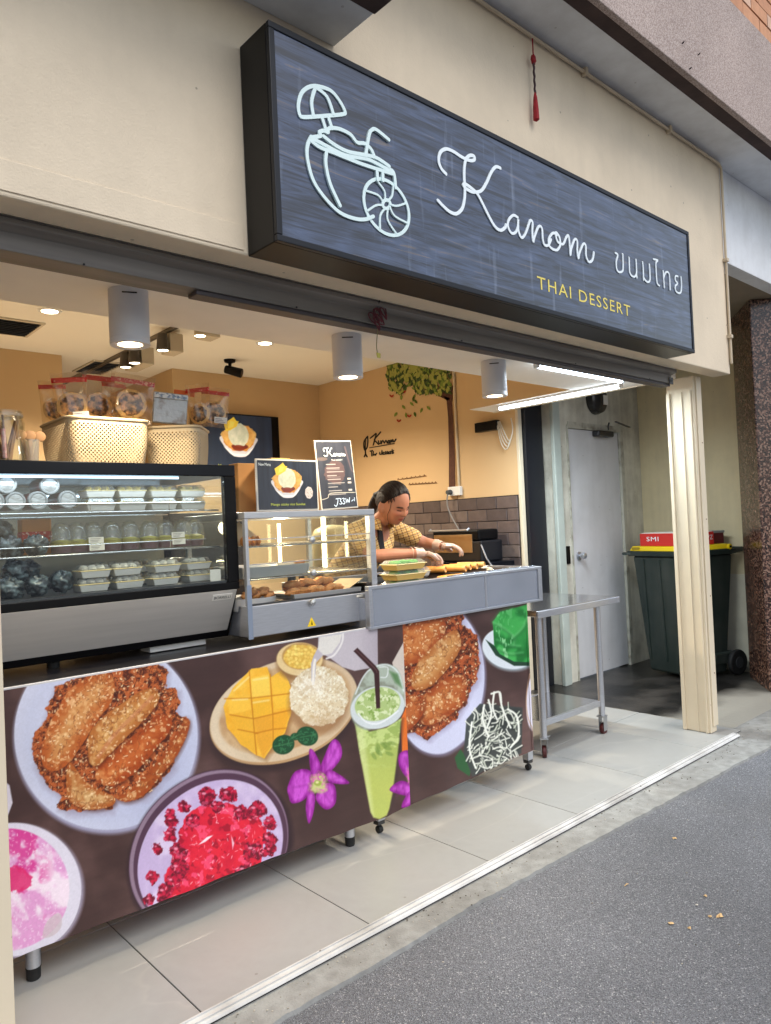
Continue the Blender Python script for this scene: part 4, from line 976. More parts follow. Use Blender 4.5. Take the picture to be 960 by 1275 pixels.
# ------------------------------------------------------------------ counters
ct = thing('counter', 'long worktable carrying the display case and the warmer, behind the left banner', 'counter', (1, 2.6, 0))
boxo('worktop', mat('dark_worktop', (34, 34, 38), .3, var=.2, vscale=6), ct, -.6, 1.957, 2.322, 3.02, .842, .878, bev=.003)
boxo('front_edge', mat('pale_edge_strip', (206, 206, 208), .4), ct, -.6, 1.957, 2.312, 2.3215, .862, .881, bev=.001)
boxo('undershelf', steeldk, ct, -.55, 1.90, 2.42, 2.95, .20, .225, bev=.002)
for x in (-.5, .655, 1.865):
    for y in (2.365, 2.93):
        lg = MB().cyl((x, y, .043), (x, y, .841), .021, n=18).build('leg', steel, ct, smooth=True)
        MB().lathe([(0, .0065), (.017, .0065), (.020, .010), (.0205, .038), (.0215, .040), (.0215, .044), (0, .044)], (x, y, 0), 16).build('foot', rubber, lg, smooth=True)
gcn = thing('grill_counter', 'stainless steel grill counter with sheet-metal front and caster legs', 'counter', (2.55, 2.6, 0))
GX0, GX1 = 1.962, 3.148
boxo('front_sheet', steel2, gcn, GX0+.02, GX1-.03, 2.300, 2.304, .884, 1.036, bev=.001)
b = MB()
for q in ((GX0, GX1, 1.0365, 1.050), (GX0, GX1, .872, .8835)): b.box(q[0], q[1], 2.292, 2.318, q[2], q[3])
b.box(GX0, GX0+.0195, 2.292, 2.318, .8836, 1.0364); b.box(GX1-.0295, GX1, 2.292, 2.318, .8836, 1.0364); b.build('front_frame', steel, gcn, bev=.002)
boxo('sheet_joint', steel, gcn, 2.70, 2.712, 2.2985, 2.3, .885, 1.036, bev=.0005)
boxo('side_panel', steel2, gcn, GX1-.006, GX1, 2.3185, 2.90, .872, 1.05, bev=.001)
boxo('side_panel', steel2, gcn, GX0, GX0+.006, 2.3185, 2.90, .872, 1.0, bev=.001)
boxo('worktop', steeldk, gcn, GX0+.0065, GX1-.0065, 2.3185, 2.90, .985, 1.0, bev=.001)
boxo('rear_frame', steel, gcn, GX0, GX1, 2.9005, 2.925, .872, 1.05, bev=.002)
b = MB()
for k in range(60): b.tube([(2.50+k*.0102, 2.33, 1.038), (2.50+k*.0102, 2.90, 1.038)], .0024, 5)
for y in (2.34, 2.6, 2.88): b.tube([(2.49, y, 1.034), (3.11, y, 1.034)], .004, 6)
b.build('grate', mat('charred_grate', (44, 34, 32), .5, metal=.6), gcn)['kind'] = 'stuff'
MB().obox((2.80, 2.325, 1.052), (.62, .045, .006), (R(-6), 0, 0)).build('foil_edge', mat('crumpled_foil', (190, 196, 206), .22, metal=.9, bump=1., bscale=50), gcn, bev=.002)
boxo('crossbar', steel, gcn, GX0+.05, GX1-.07, 2.37, 2.39, .20, .225, bev=.002)
for x in (2.025, 3.052):
    for y in (2.365, 2.88):
        lg = boxo('leg', steel, gcn, x-.020, x+.020, y-.020, y+.020, .062, .8715, bev=.003)
        MB().cyl((x-.011, y, .022), (x+.011, y, .022), .0155, n=18).build('caster_wheel', rubber, lg, bev=.003)
        b = MB(); b.box(x-.018, x+.018, y-.016, y+.016, .045, .0615); b.build('caster_fork', steeldk, lg)

# ------------------------------------------------------------------ printed banners
YB = 2.306
vinyl = colmat('printed_vinyl', .42, spec=.45)
def banner_grid(xs, nz, zt):
    s = Sheet(xs, np.linspace(0, 1, nz)); t = s.Z.copy()
    zb = np.interp(s.X, [-.2, .585, 1.2, 1.6, 1.95, 2.03, 2.12, 2.3, 2.6, 3.02, 3.2], [.12, .115, .112, .104, .094, .088, .096, .100, .110, .124, .13])
    s.Z = zb+(zt-zb)*t; s.U, s.V = survey_grid(s.X, s.Z, YB); s.px = .9; return s
def food(s, m, base, dark, hi, seed, sc_=.22):
    n1 = fbm(s.U, s.V, sc_, 4, seed); n2 = fbm(s.U+50, s.V, sc_*2.3, 3, seed+3)
    c = s.mix(dark, base, sstep(.30, .58, n1)); s.put(m, c); rg = 1-abs(2*fbm(s.U, s.V, sc_*.8, 4, seed+31)-1); s.put(m*sstep(.90, .97, rg), (54, 18, 8), .75)
    s.put(m*sstep(.62, .78, n2), hi, .6)
def banana(s, pts, base, edge, hi, seed):
    m = s.mask_poly(pts, smooth=True, warp=.9, wf=.25, seed=seed); d = s.lastd.copy()
    P = s.T(pts); cx, cy = P.mean(0); w_ = np.sqrt(((P-[cx, cy])**2).sum(1)).mean()
    s.put(s.mask_poly([(a+4, b_+7) for a, b_ in pts], smooth=True, f=3), (70, 26, 10), .55)
    n1 = fbm(s.U, s.V, .16, 4, seed); t = sstep(0, w_*.42, d)*.9+.35*(n1-.5)
    s.put(m, s.mix(edge, base, t)); s.put(m*sstep(.50, .80, fbm(s.U, s.V, .13, 3, seed+9)), hi, .6)
    s.put(m*sstep(.55, .75, fbm(s.U+9, s.V, .17, 3, seed+19)), edge, .45); rg = 1-abs(2*fbm(s.U, s.V, .09, 4, seed+41)-1); s.put(m*sstep(.93, .985, rg), (110, 50, 20), .45); s.put(m*sstep(.68, .78, fbm(s.U, s.V+4, .22, 2, seed+51)), (255, 226, 176), .5); return m
SES = (250, 222, 176)
xsL = np.unique(np.concatenate([np.linspace(-.12, .575, 30), np.linspace(.575, on_y(506, 880, YB).x, 690)]))
L_ = banner_grid(xsL, 300, .876)
bgA, bgB = (66, 45, 43), (100, 74, 70)
def brown(s):
    s.C[:] = s.mix(bgA, bgB, sstep(.35, .75, fbm(s.U, s.V, .012, 3, 5)*.7+fbm(s.U, s.V, .03, 3, 8)*.3))
    s.C *= (.93+.14*fbm(s.X*2, s.Z*14, 3, 3, 77))[..., None]
brown(L_); s = L_
# plate of banana fritters
s.ell(133, 918, 116, 121, (150, 146, 172), f=3); s.ell(132, 915, 114, 118.5, (206, 210, 230)); s.ell(132, 917, 108, 112, (196, 201, 224), f=10)
s.put(s.mask_ell(132, 915, 114, 118.5)*sstep(100, 230, s.U)*sstep(860, 1030, s.V), (176, 180, 208), .8)
s.off = (0, 780, 2.773)
mass = [(190,210),(250,180),(350,150),(430,130),(530,110),(575,150),(570,215),(612,215),(618,265),(605,300),(650,310),(645,360),(600,430),(600,480),(560,520),(500,590),(440,600),(400,595),(385,630),(330,635),(280,640),(230,640),(200,625),(215,590),(150,540),(120,480),(110,390),(150,330),(170,260)]
s.poly([(a+6, b_+12) for a, b_ in mass], (150, 140, 160), .8, warp=2, f=6)
m0 = s.mask_poly(mass, warp=4.5, wf=.11, seed=3); food(s, m0, (182, 92, 44), (84, 32, 14), (222, 150, 92), 21)
banana(s, [(245,215),(330,165),(375,162),(397,200),(385,260),(340,320),(290,400),(240,470),(190,500),(150,480),(145,430),(170,340),(210,270)], (206, 148, 88), (178, 88, 34), (232, 186, 128), 31)
banana(s, [(240,470),(300,540),(395,590),(380,622),(300,632),(235,590)], (204, 158, 100), (170, 88, 34), (232, 196, 140), 36)
banana(s, [(400,590),(450,560),(540,470),(600,380),(640,318),(655,340),(620,430),(560,510),(500,580),(440,605)], (200, 122, 58), (158, 70, 24), (228, 170, 108), 34)
banana(s, [(330,505),(380,440),(470,370),(540,308),(585,312),(592,350),(540,420),(470,500),(400,548),(350,543)], (198, 104, 48), (160, 66, 20), (228, 160, 96), 33)
banana(s, [(305,435),(310,370),(360,310),(430,260),(500,218),(540,222),(547,260),(500,320),(440,380),(380,440),(340,480),(312,472)], (214, 160, 92), (176, 104, 46), (238, 200, 140), 32)
s.put(s.mask_line([(340,450),(400,370),(480,290),(525,245)], 14), (196, 120, 90), .4)
s.off = (0, 0, 1.); s.speck(m0, 400, .85, 1.7, SES, 5, 14, 1.)
# mango sticky rice plate
s.off = (140, 780, 3.)
s.ell(642, 335, 292, 190, (52, 36, 38), -21, f=4, a=.8)
s.ell(640, 318, 288, 184, (190, 152, 108), -21); s.put(s.mask_ell(640, 312, 284, 178, -21)*(1-sstep(190, 420, s.U*1.0-0)), (232, 220, 196), .9)
s.put(s.mask_ell(640, 312, 286, 180, -21)*(1-s.mask_ell(642, 306, 256, 152, -21, f=2)), (226, 208, 178), .65)
s.ell(642, 308, 252, 150, (206, 172, 128), -21, f=2); s.put(s.mask_ell(642, 308, 252, 150, -21)*sstep(.4, .8, fbm(s.U, s.V, .05, 3, 4)), (170, 122, 78), .5)
mg = [(415,300),(450,230),(520,158),(578,150),(592,190),(640,160),(668,230),(670,320),(645,400),(605,440),(570,494),(540,482),(480,440),(430,380)]
s.poly([(a+8, b_+10) for a, b_ in mg], (140, 90, 40), .6, f=3)
mm = s.mask_poly(mg, warp=.8); s.put(mm, s.mix((240, 168, 34), (255, 208, 84), fbm(s.U, s.V, .06, 3, 12)))
for P, c in (([(515,195),(585,180),(592,262),(520,270)], (255, 214, 90)), ([(520,275),(588,262),(596,330),(530,340)], (246, 186, 50)), ([(530,345),(595,330),(600,440),(565,490),(540,430)], (236, 166, 48)), ([(440,330),(500,318),(540,380),(545,480),(480,440)], (244, 182, 52)),
             ([(600,320),(668,310),(640,400),(605,430)], (240, 170, 44)), ([(425,270),(510,265),(520,310),(440,330)], (255, 200, 70)), ([(600,190),(660,215),(668,300),(605,310)], (250, 196, 62))): s.poly(P, c, .85, f=1.)
for P in ([(512,165),(520,270),(540,480)], [(590,180),(600,330),(602,440)], [(420,270),(520,268),(590,260),(668,250)], [(440,330),(528,345),(600,328),(668,312)], [(470,385),(545,400)], [(535,400),(600,385),(650,380)]): s.line(P, 5, (200, 122, 20), .75, smooth=False)
for P in ([(455,240),(510,190)], [(528,200),(580,192)], [(528,285),(585,276)], [(450,275),(505,272)]): s.line(P, 7, (255, 240, 170), .55)
s.ell(702, 135, 88, 72, (150, 110, 66), f=3); s.ell(700, 122, 86, 62, (232, 204, 148)); s.ell(706, 112, 72, 50, (196, 152, 88)); mc = s.mask_ell(706, 114, 66, 45, warp=1); s.put(mc, (226, 178, 74))
s.speck(mc, 130, 1.7, 2.1, (250, 214, 110), 6)
s.ell(770, 285, 112, 118, (150, 108, 70), f=4, a=.7)
mr = s.mask_ell(772, 260, 108, 112, warp=2.5, wf=.15); s.put(mr, s.mix((216, 194, 152), (244, 234, 206), fbm(s.U, s.V, .09, 3, 44))); s.speck(mr, 520, .9, 2.0, (252, 246, 226), 7, 12, .8); s.speck(mr, 170, .6, 1.5, (178, 150, 106), 8, 12, .6)
s.put(mr*sstep(870, 915, s.V)*sstep(370, 440, s.U+s.V-868), (176, 136, 92), .55); s.put(s.mask_ell(745, 215, 46, 36, f=10), (255, 250, 238), .5); s.put(mr*sstep(.52, .62, fbm(s.U, s.V, .16, 3, 71)), (190, 158, 110), .35)
for cx, cy, rx, ry, an in ((640, 442, 42, 36, -20), (728, 410, 40, 36, 15), (684, 412, 18, 14, 0)):
    s.ell(cx, cy, rx, ry, (26, 74, 44), an); s.put(s.mask_ell(cx, cy, rx*.85, ry*.8, an)*sstep(.5, .7, fbm(s.U, s.V, .5, 2, 3)), (66, 130, 84), .7); s.line([(cx-rx*.8, cy+6), (cx, cy), (cx+rx*.8, cy-8)], 4, (70, 128, 80), .8)
# milk jug
jug = [(770,32),(862,18),(960,8),(990,-20),(992,150),(960,156),(905,166),(860,152),(812,118),(790,105),(762,135),(756,205),(744,205),(742,140),(752,110),(768,80)]
s.poly(jug, (198, 190, 196)); s.put(s.mask_poly([(775,40),(858,28),(850,60),(820,100),(790,108),(768,85)]), (228, 224, 216)); s.line([(862,22),(858,60),(830,105),(800,120)], 7, (240, 236, 232), .9)
s.put(s.mask_poly(jug)*sstep(440, 470, s.U)*.6, (170, 160, 170)); s.line([(757,125),(752,160),(750,215)], 9, (246, 240, 228))
# ruby dessert bowl
s.off = (0, 0, 1.)
s.ell(262, 1064, 114, 94, (40, 24, 32), -48, f=3, a=.8); s.ell(260, 1060, 111, 90, (82, 54, 74), -48); s.ell(259, 1060, 110, 89, (120, 96, 118), -48, a=.0)
s.put(s.mask_ell(260, 1060, 110, 89, -48)*(1-s.mask_ell(262, 1061, 107, 86.5, -48)), (170, 150, 168), .7)
s.ell(262, 1064, 102, 81, (196, 176, 214), -48); s.put(s.mask_ell(262, 1064, 102, 81, -48)*sstep(.5, .8, fbm(s.U, s.V, .04, 3, 6)), (222, 206, 232), .8)
rmask = s.mask_poly([(232,1015),(262,1000),(300,1005),(330,1030),(328,1060),(318,1090),(290,1120),(250,1140),(205,1120),(210,1080),(220,1050)], smooth=True, warp=5, wf=.08)
s.put(rmask, s.mix((196, 16, 52), (236, 40, 60), fbm(s.U, s.V, .07, 3, 2))); s.put(rmask*sstep(.56, .7, fbm(s.U, s.V, .13, 3, 9)), (150, 8, 40), .8)
s.put(rmask*sstep(.60, .68, fbm(s.U+30, s.V, .10, 3, 19)), (250, 90, 130), .7)
rr = np.random.RandomState(4)
for (x, y, r_) in ((228,1005,8),(211,1013,8),(258,992,13),(285,990,12),(320,1010,13),(338,1025,9),(214,1022,9),(196,1056,7),(212,1040,10),(190,1092,9),(205,1112,12),(186,1121,8),(336,1045,10),(338,1060,8),(300,1012,11),(240,1022,11),(222,1060,12),(222,1082,13),(333,1085,8),(270,1004,9),(316,1060,13),(305,1085,11),(215,1098,10),(330,1063,6)):
    pg = [(x+r_*(.65+.5*rr.rand())*math.cos(t), y+r_*(.65+.5*rr.rand())*math.sin(t)) for t in np.linspace(0, 2*PI, 8, endpoint=False)]
    m = s.mask_poly(pg, smooth=True, warp=2.5, wf=.3, seed=int(x)); s.put(m, s.mix((104, 6, 36), (206, 26, 66), sstep(.3, .72, fbm(s.U, s.V, .28, 3, int(y))))); s.put(m*sstep(.66, .74, fbm(s.U+7, s.V, .25, 2, int(x+y))), (240, 110, 140), .5)
    s.ell(x-r_*.3, y-r_*.3, r_*.22, r_*.12, (255, 170, 190), a=.8)
s.speck(rmask, 90, .7, 2.6, (255, 190, 200), 12, 10, .8)
s.poly([(246,1052),(258,1042),(266,1040),(256,1048)], (245, 225, 235)); s.poly([(288,1040),(292,1050),(290,1058)], (245, 225, 235), .8)
# pink shaved ice bowl
s.ell(20, 1110, 86, 84, (150, 140, 158), -20, f=2.5); s.ell(18, 1108, 84, 83, (222, 218, 232), -20)
pm = s.mask_ell(10, 1108, 77, 76, -20); s.put(pm, s.mix((226, 160, 210), (244, 226, 240), sstep(.35, .65, fbm(s.U, s.V, .05, 4, 14)))); s.put(pm*sstep(.5, .62, fbm(s.U, s.V, .035, 4, 23))*(1-sstep(40, 75, s.U)), (214, 50, 140), .85)
s.speck(pm, 300, .9, 1.6, (252, 236, 248), 15, 8, .7); s.put(s.mask_ell(18, 1096, 22, 16, warp=5), (220, 30, 100), .8)
s.poly([(58,1150),(70,1138),(77,1141),(76,1156),(66,1166),(54,1168)], (206, 190, 196), .8, smooth=True); s.poly([(-10,960),(12,978),(16,1000),(10,1016),(-10,1020)], (214, 208, 220))
# iced green drink
s.off = (340, 740, 2.8235)
s.poly([(420,240),(475,140),(500,110),(505,380),(455,400)], (214, 202, 190)); s.poly([(450,440),(480,370),(510,360),(520,560),(455,560)], (232, 116, 40)); s.poly([(470,350),(498,300),(512,420),(490,470)], (240, 140, 60), .8)
body = [(288,455),(340,482),(400,470),(452,436),(440,560),(424,700),(412,755),(402,778),(374,791),(352,784),(342,765),(330,700),(305,560)]
s.poly([(a+7, b_+2) for a, b_ in body], (50, 34, 36), .7, f=3)
mb_ = s.mask_poly(body, f=1.2); s.put(mb_, s.mix((150, 178, 96), (190, 198, 98), sstep(880, 980, s.V)*.8+.2*fbm(s.U, s.V, .06, 3, 1)))
s.put(mb_*sstep(.5, .66, fbm(s.U, s.V*1.4, .11, 3, 17))*(1-sstep(940, 960, s.V)), (206, 222, 140), .8)
s.put(mb_*(1-sstep(0, 7, (s.U-(448+ (s.V-900)*.12)))), (224, 232, 170), .5)
for k in range(9): cx, cy = 350+rr.randint(80), 520+rr.randint(50); s.ell(cx, cy, 15, 7, (110, 140, 60), rr.randint(90), a=.5)
dome = [(272,400),(285,350),(318,290),(350,255),(402,245),(442,270),(462,340),(460,400),(440,440),(380,470),(320,475),(282,450)]
md = s.mask_poly(dome, smooth=True, f=1.2); s.put(md, (150, 160, 140), .85); s.put(md*sstep(.45, .7, fbm(s.U, s.V, .07, 3, 40)), (200, 216, 200), .6)
s.ell(368, 398, 97, 74, (212, 220, 220), -14); s.ell(368, 386, 82, 58, (178, 200, 128), -14)
mi = s.mask_ell(368, 386, 80, 56, -14); s.put(mi*sstep(.48, .62, fbm(s.U, s.V, .16, 3, 8)), (226, 236, 190), .9); s.put(mi*sstep(.60, .7, fbm(s.U, s.V, .2, 3, 18)), (120, 156, 60), .7)
s.line([(290,350),(318,290),(352,258),(402,248),(440,275),(460,340)], 5, (228, 236, 236), .8); s.line([(376,256),(404,258),(400,290),(380,292)], 4, (235, 240, 240), .8); s.poly([(410,270),(440,280),(456,330),(430,310)], (60, 110, 50), .7, f=2)
s.line([(300,420),(330,450),(380,452),(440,410)], 6, (240, 244, 244), .9)
s.poly([(283,200),(297,188),(362,252),(374,270),(378,400),(364,402),(356,280),(348,266)], (58, 28, 30)); s.line([(292,196),(356,258),(366,275)], 3, (120, 84, 84), .7)
def orchid(s, petals, ctr):
    q0 = np.array(ctr).mean(0)
    for P in petals:
        c0 = np.array(P, float).mean(0); P = [tuple(c0+(np.array(a)-c0)*1.04+(q0-c0)*.06) for a in P]
        m = s.mask_poly(P, smooth=True); d = s.lastd; s.put(m, s.mix((134, 18, 132), (204, 84, 206), sstep(0, 6, d)*.8+1.3*(fbm(s.U*1.0, s.V*.35, .25, 3, 2)-.45))); c_ = np.array(P).mean(0); q_ = np.array(ctr).mean(0); s.line([tuple(q_), tuple(c_), tuple(c_*1.5-q_*.5)], 3.5, (120, 14, 120), .35, f=2.)
    ctr = [tuple(q0+(np.array(a)-q0)*.8) for a in ctr]
    s.poly(ctr, (204, 210, 128), .9, smooth=True, f=3, warp=3, wf=.3); s.poly([(a+(b_-a)*.25, c+(d_-c)*.25) for (a, c), (b_, d_) in zip(ctr, ctr[1:]+ctr[:1])], (232, 232, 170), .35, smooth=True, f=4, warp=3); P = np.array(ctr).mean(0); s.speck(s.mask_poly(ctr, smooth=True), 40, 1.2, 2.4, (222, 90, 190), 3, 30, .5); s.ell(P[0], P[1], 14, 11, (150, 170, 60), a=.8); s.ell(P[0]-2, P[1]-3, 6, 5, (236, 236, 170), a=.9)
s.off = (140, 780, 3.)
orchid(s, [[(735,465),(750,460),(775,510),(770,545),(745,550)], [(780,520),(820,425),(850,430),(858,480),(820,530),(790,545)], [(800,550),(820,535),(885,578),(870,587),(815,580)],
 [(765,630),(800,590),(830,600),(832,660),(800,685),(770,660)], [(735,620),(755,640),(750,700),(733,740),(722,680)], [(652,600),(680,545),(730,540),(740,580),(720,640),(670,660),(655,630)]], [(745,552),(775,540),(798,560),(803,615),(775,625),(735,622),(738,580)])
s.off = (340, 740, 2.8235)
orchid(s, [[(445,560),(475,548),(500,570),(495,640),(470,640),(445,600)], [(412,690),(450,660),(490,680),(480,710),(440,705)], [(455,755),(480,700),(508,715),(503,740)]], [(474,610),(500,590),(510,640),(500,680),(478,672)])
s.off = (0, 0, 1.)
g_ = vnoise(s.X*420, s.Z*420, 91)+vnoise(s.X*230, s.Z*230, 17); s.C *= (.93+.07*fbm(s.X, s.Z, 5, 3, 3)+.035*g_)[..., None]
fold = lambda s: .004*np.sin(s.X*9+1.2)*(1-np.clip((s.Z-.1)/.78, 0, 1))+.0025*np.sin(s.X*31+s.Z*4)*(1-np.clip((s.Z-.1)/.6, 0, 1))
bl_ = s.build('printed_banner', vinyl, None, YB-.001, disp=fold(s)+.002)
tag(bl_, 'left counter banner printed with fritters, mango rice, red rubies and iced green drink', 'banner')
# right banner
xsR = np.linspace(on_y(506, 880, YB).x+.001, on_y(662, 860, YB).x, 330)
s = banner_grid(xsR, 290, .8715); brown(s); s.off = (340, 740, 2.8235)
s.ell(588, 306, 163, 264, (140, 134, 160), 3, f=2); s.ell(585, 302, 160, 260, (210, 212, 236), 3); s.put(s.mask_ell(585, 302, 160, 260, 3)*sstep(500, 560, 600-abs(s.V-900))*0, (0, 0, 0))
mass = [(440,110),(475,100),(560,80),(665,60),(670,110),(715,140),(728,200),(722,300),(690,340),(680,380),(640,440),(560,500),(545,515),(500,490),(440,480)]
s.poly([(a+6, b_+8) for a, b_ in mass], (160, 150, 176), .8, warp=2, f=4)
m0 = s.mask_poly(mass, warp=3.5, wf=.13, seed=5); food(s, m0, (180, 86, 42), (80, 30, 14), (222, 144, 88), 61, .28)
banana(s, [(520,370),(600,300),(660,283),(682,310),(670,380),(600,440),(540,460),(515,430)], (200, 118, 60), (160, 70, 26), (228, 170, 110), 62)
banana(s, [(440,400),(500,350),(530,390),(520,440),(460,490),(430,470)], (196, 110, 54), (160, 70, 26), (228, 170, 110), 65)
banana(s, [(450,130),(540,88),(600,85),(605,140),(560,200),(500,245),(450,240)], (202, 122, 62), (160, 70, 26), (228, 170, 110), 63)
banana(s, [(490,292),(520,230),(580,168),(640,125),(660,150),(657,200),(600,280),(540,332),(498,332)], (216, 160, 96), (178, 104, 48), (238, 200, 144), 64)
s.off = (0, 0, 1.); s.speck(m0, 260, .75, 1.4, SES, 25, 14, 1.); s.off = (340, 740, 2.8235)
s.ell(836, 196, 98, 74, (150, 160, 166), 12, f=2); s.ell(834, 190, 97, 72, (222, 230, 236), 12); s.poly([(750,160),(780,180),(860,228),(915,238),(915,252),(850,252),(785,215)], (24, 60, 40))
gp = [(775,97),(800,62),(880,40),(930,20),(930,240),(850,237),(800,210),(780,180)]; mgp = s.mask_poly(gp)
s.put(mgp, s.mix((18, 116, 44), (66, 178, 84), sstep(.35, .65, fbm(s.U, s.V, .06, 3, 71)))); s.put(mgp*sstep(.62, .7, fbm(s.U*1.4, s.V*.7, .12, 3, 72)), (170, 232, 170), .8)
s.poly([(775,97),(800,62),(845,45),(880,120),(850,150),(800,140)], (58, 168, 76), .7, f=4); s.poly([(850,150),(880,120),(930,60),(930,180),(880,200),(850,190)], (20, 120, 46), .6, f=4)
for P in ([(778,100),(815,120),(848,150),(850,175)], [(848,150),(885,110),(905,50)], [(790,160),(830,178),(870,182)], [(795,190),(835,208),(880,205)]): s.line(P, 5, (150, 222, 150), .5, f=2.); s.line([(a+3, b_+7) for a, b_ in P], 6, (12, 84, 34), .4, f=2.)
s.poly([(640,575),(660,545),(700,600),(690,640),(650,612)], (44, 92, 52)); s.poly([(680,440),(730,385),(880,398),(876,560),(700,642),(670,560)], (60, 66, 64), .95); s.poly([(730,400),(872,405),(868,480),(740,470)], (34, 40, 40), .7, f=3)
r = np.random.RandomState(9)
for k in range(150):
    cx, cy = r.uniform(688, 868), r.uniform(370, 620)
    if cy > 640-(cx-680)*.25 or (cy < 400 and not (740 < cx < 810)) or (cy < 380+abs(cx-775)*.6 and cy < 470): continue
    t = r.uniform(0, PI); L0 = r.uniform(12, 30); d = np.array([math.cos(t), math.sin(t)])*L0; nn = np.array([-d[1], d[0]])*r.uniform(-.9, .9)
    s.line([(cx-d[0]+3, cy-d[1]+4), (cx+nn[0]*.6+3, cy+nn[1]*.6+4), (cx+d[0]+3, cy+d[1]+4)], 5, (26, 32, 30), .5)
    s.line([(cx-d[0], cy-d[1]), (cx+nn[0]*.6, cy+nn[1]*.6), (cx+d[0], cy+d[1])], 4.6, (236, 238, 224) if r.rand() > .3 else (196, 202, 184), .95)
for P in ([(760,372),(770,420),(755,470)], [(780,345),(775,400),(790,440)], [(800,350),(810,400),(840,470)], [(745,390),(740,440),(760,500)], [(700,450),(690,540),(712,610)], [(770,350),(800,345),(806,380)], [(830,405),(860,430),(866,500),(840,540)]): s.line(P, 7, (240, 242, 230))
s.ell(925, 370, 32, 110, (222, 218, 232), 4); s.line([(905,280),(893,360),(898,430),(922,490)], 4, (186, 150, 120), .8)
s.off = (0, 0, 1.); g_ = vnoise(s.X*420, s.Z*420, 91)+vnoise(s.X*230, s.Z*230, 17); s.C *= (.93+.07*fbm(s.X, s.Z, 5, 3, 3)+.035*g_)[..., None]
br_ = s.build('printed_banner', vinyl, None, YB+.002, disp=fold(s)+.002)
tag(br_, 'right counter banner printed with fritters, green parcel and shredded coconut sweet', 'banner')
# dangling end of the right banner on the corner
o = MB().add([(3.016, 2.307, .127), (3.035, 2.33, .130), (3.036, 2.34, .872), (3.017, 2.309, .872)], [(0, 1, 2, 3)]).build('banner_return', mat('banner_brown', (84, 62, 62), .45), br_)

# ------------------------------------------------------------------ display case
DY = 2.40
dc = thing('display_case', 'black-framed refrigerated display case with steel front, full of packed desserts', 'display case', (.8, 2.7, .878))
X0, X1 = .18, 1.424
b = MB(); b.box(X0, X1, DY, 2.98, 1.506, 1.548); b.build('top', mat('navy_black_gloss', (9, 12, 20), .3, spec=.2), dc, bev=.003)
boxo('base_frame', black, dc, X0, X1, DY, 2.98, 1.088, 1.114, bev=.002)
boxo('corner_post', black, dc, X1-.045, X1, DY, DY+.03, 1.1145, 1.5055, bev=.002)
boxo('corner_post', black, dc, X1-.03, X1, 2.95, 2.98, 1.1145, 1.5055, bev=.002)
boxo('corner_post', black, dc, X0, X0+.03, DY, DY+.03, 1.1145, 1.5055, bev=.002)
MB().prism([(DY+.012, 1.0875), (2.495, .905), (2.98, .905), (2.98, 1.0875)], X0, X1-.002, 'yz').build('machine_body', black, dc, bev=.002)
MB().hexa([(X0, 2.488, .922), (X1-.012, 2.488, .922), (X1-.012, 2.4945, .916), (X0, 2.4945, .916)], [(X0, DY-.001, 1.0865), (X1-.012, DY-.001, 1.0865), (X1-.012, DY+.010, 1.0865), (X0, DY+.010, 1.0865)]).build('front_panel', mat('warm_brushed_steel', (196, 192, 186), .34, metal=.35, var=.05, vscale=5, stretch=(.6, 4, 12)), dc, bev=.002)
boxo('drip_tray', white, dc, 1.12, 1.34, 2.52, 2.60, .882, .904, bev=.002)
for x in (.3, .8, 1.3): MB().cyl((x, 2.55, .879), (x, 2.55, .905), .02).build('foot', rubber, dc)
boxo('front_glass', clear, dc, X0+.0305, X1-.0455, DY+.008, DY+.012, 1.1145, 1.5055, bev=0)
boxo('side_glass', clear, dc, X1-.012, X1-.008, DY+.031, 2.949, 1.1145, 1.5055, bev=0)
boxo('back_panel', mat('mirror_back', (150, 146, 136), .25, metal=.7), dc, X0, X1-.0305, 2.955, 2.962, 1.1145, 1.5055, bev=0)
bp_ = on_y(257, 733, DY); bq = on_y(292, 728, DY)
boxo('badge', paper, dc, 1.285, 1.392, DY+.0005, DY+.003, 1.0, 1.002, bev=0).name = 'badge_x'
bpy.data.objects.remove(bpy.data.objects['badge_x'])
# badge follows the sloping panel
dy_, dz_ = (2.488-DY), (.922-1.0865)
def onp(x, z, off=.003): t = (z-1.0865)/dz_; return (x, DY-.001+t*dy_-off, z-off*.5)
bd = MB().hexa([onp(1.315, 1.052, .0006), onp(1.395, 1.052, .0006), onp(1.395, 1.052, .0005), onp(1.315, 1.052, .0005)], [onp(1.315, 1.074, .0025), onp(1.395, 1.074, .0025), onp(1.395, 1.074, .0002), onp(1.315, 1.074, .0002)]).build('badge', paper, dc)
V, F = text_shape('BORRELLI', .068, .010); b = MB(); b.add([onp(1.321+a, 1.058+c, .0034) for a, c in V], F); b.build('badge_lettering', black, bd)
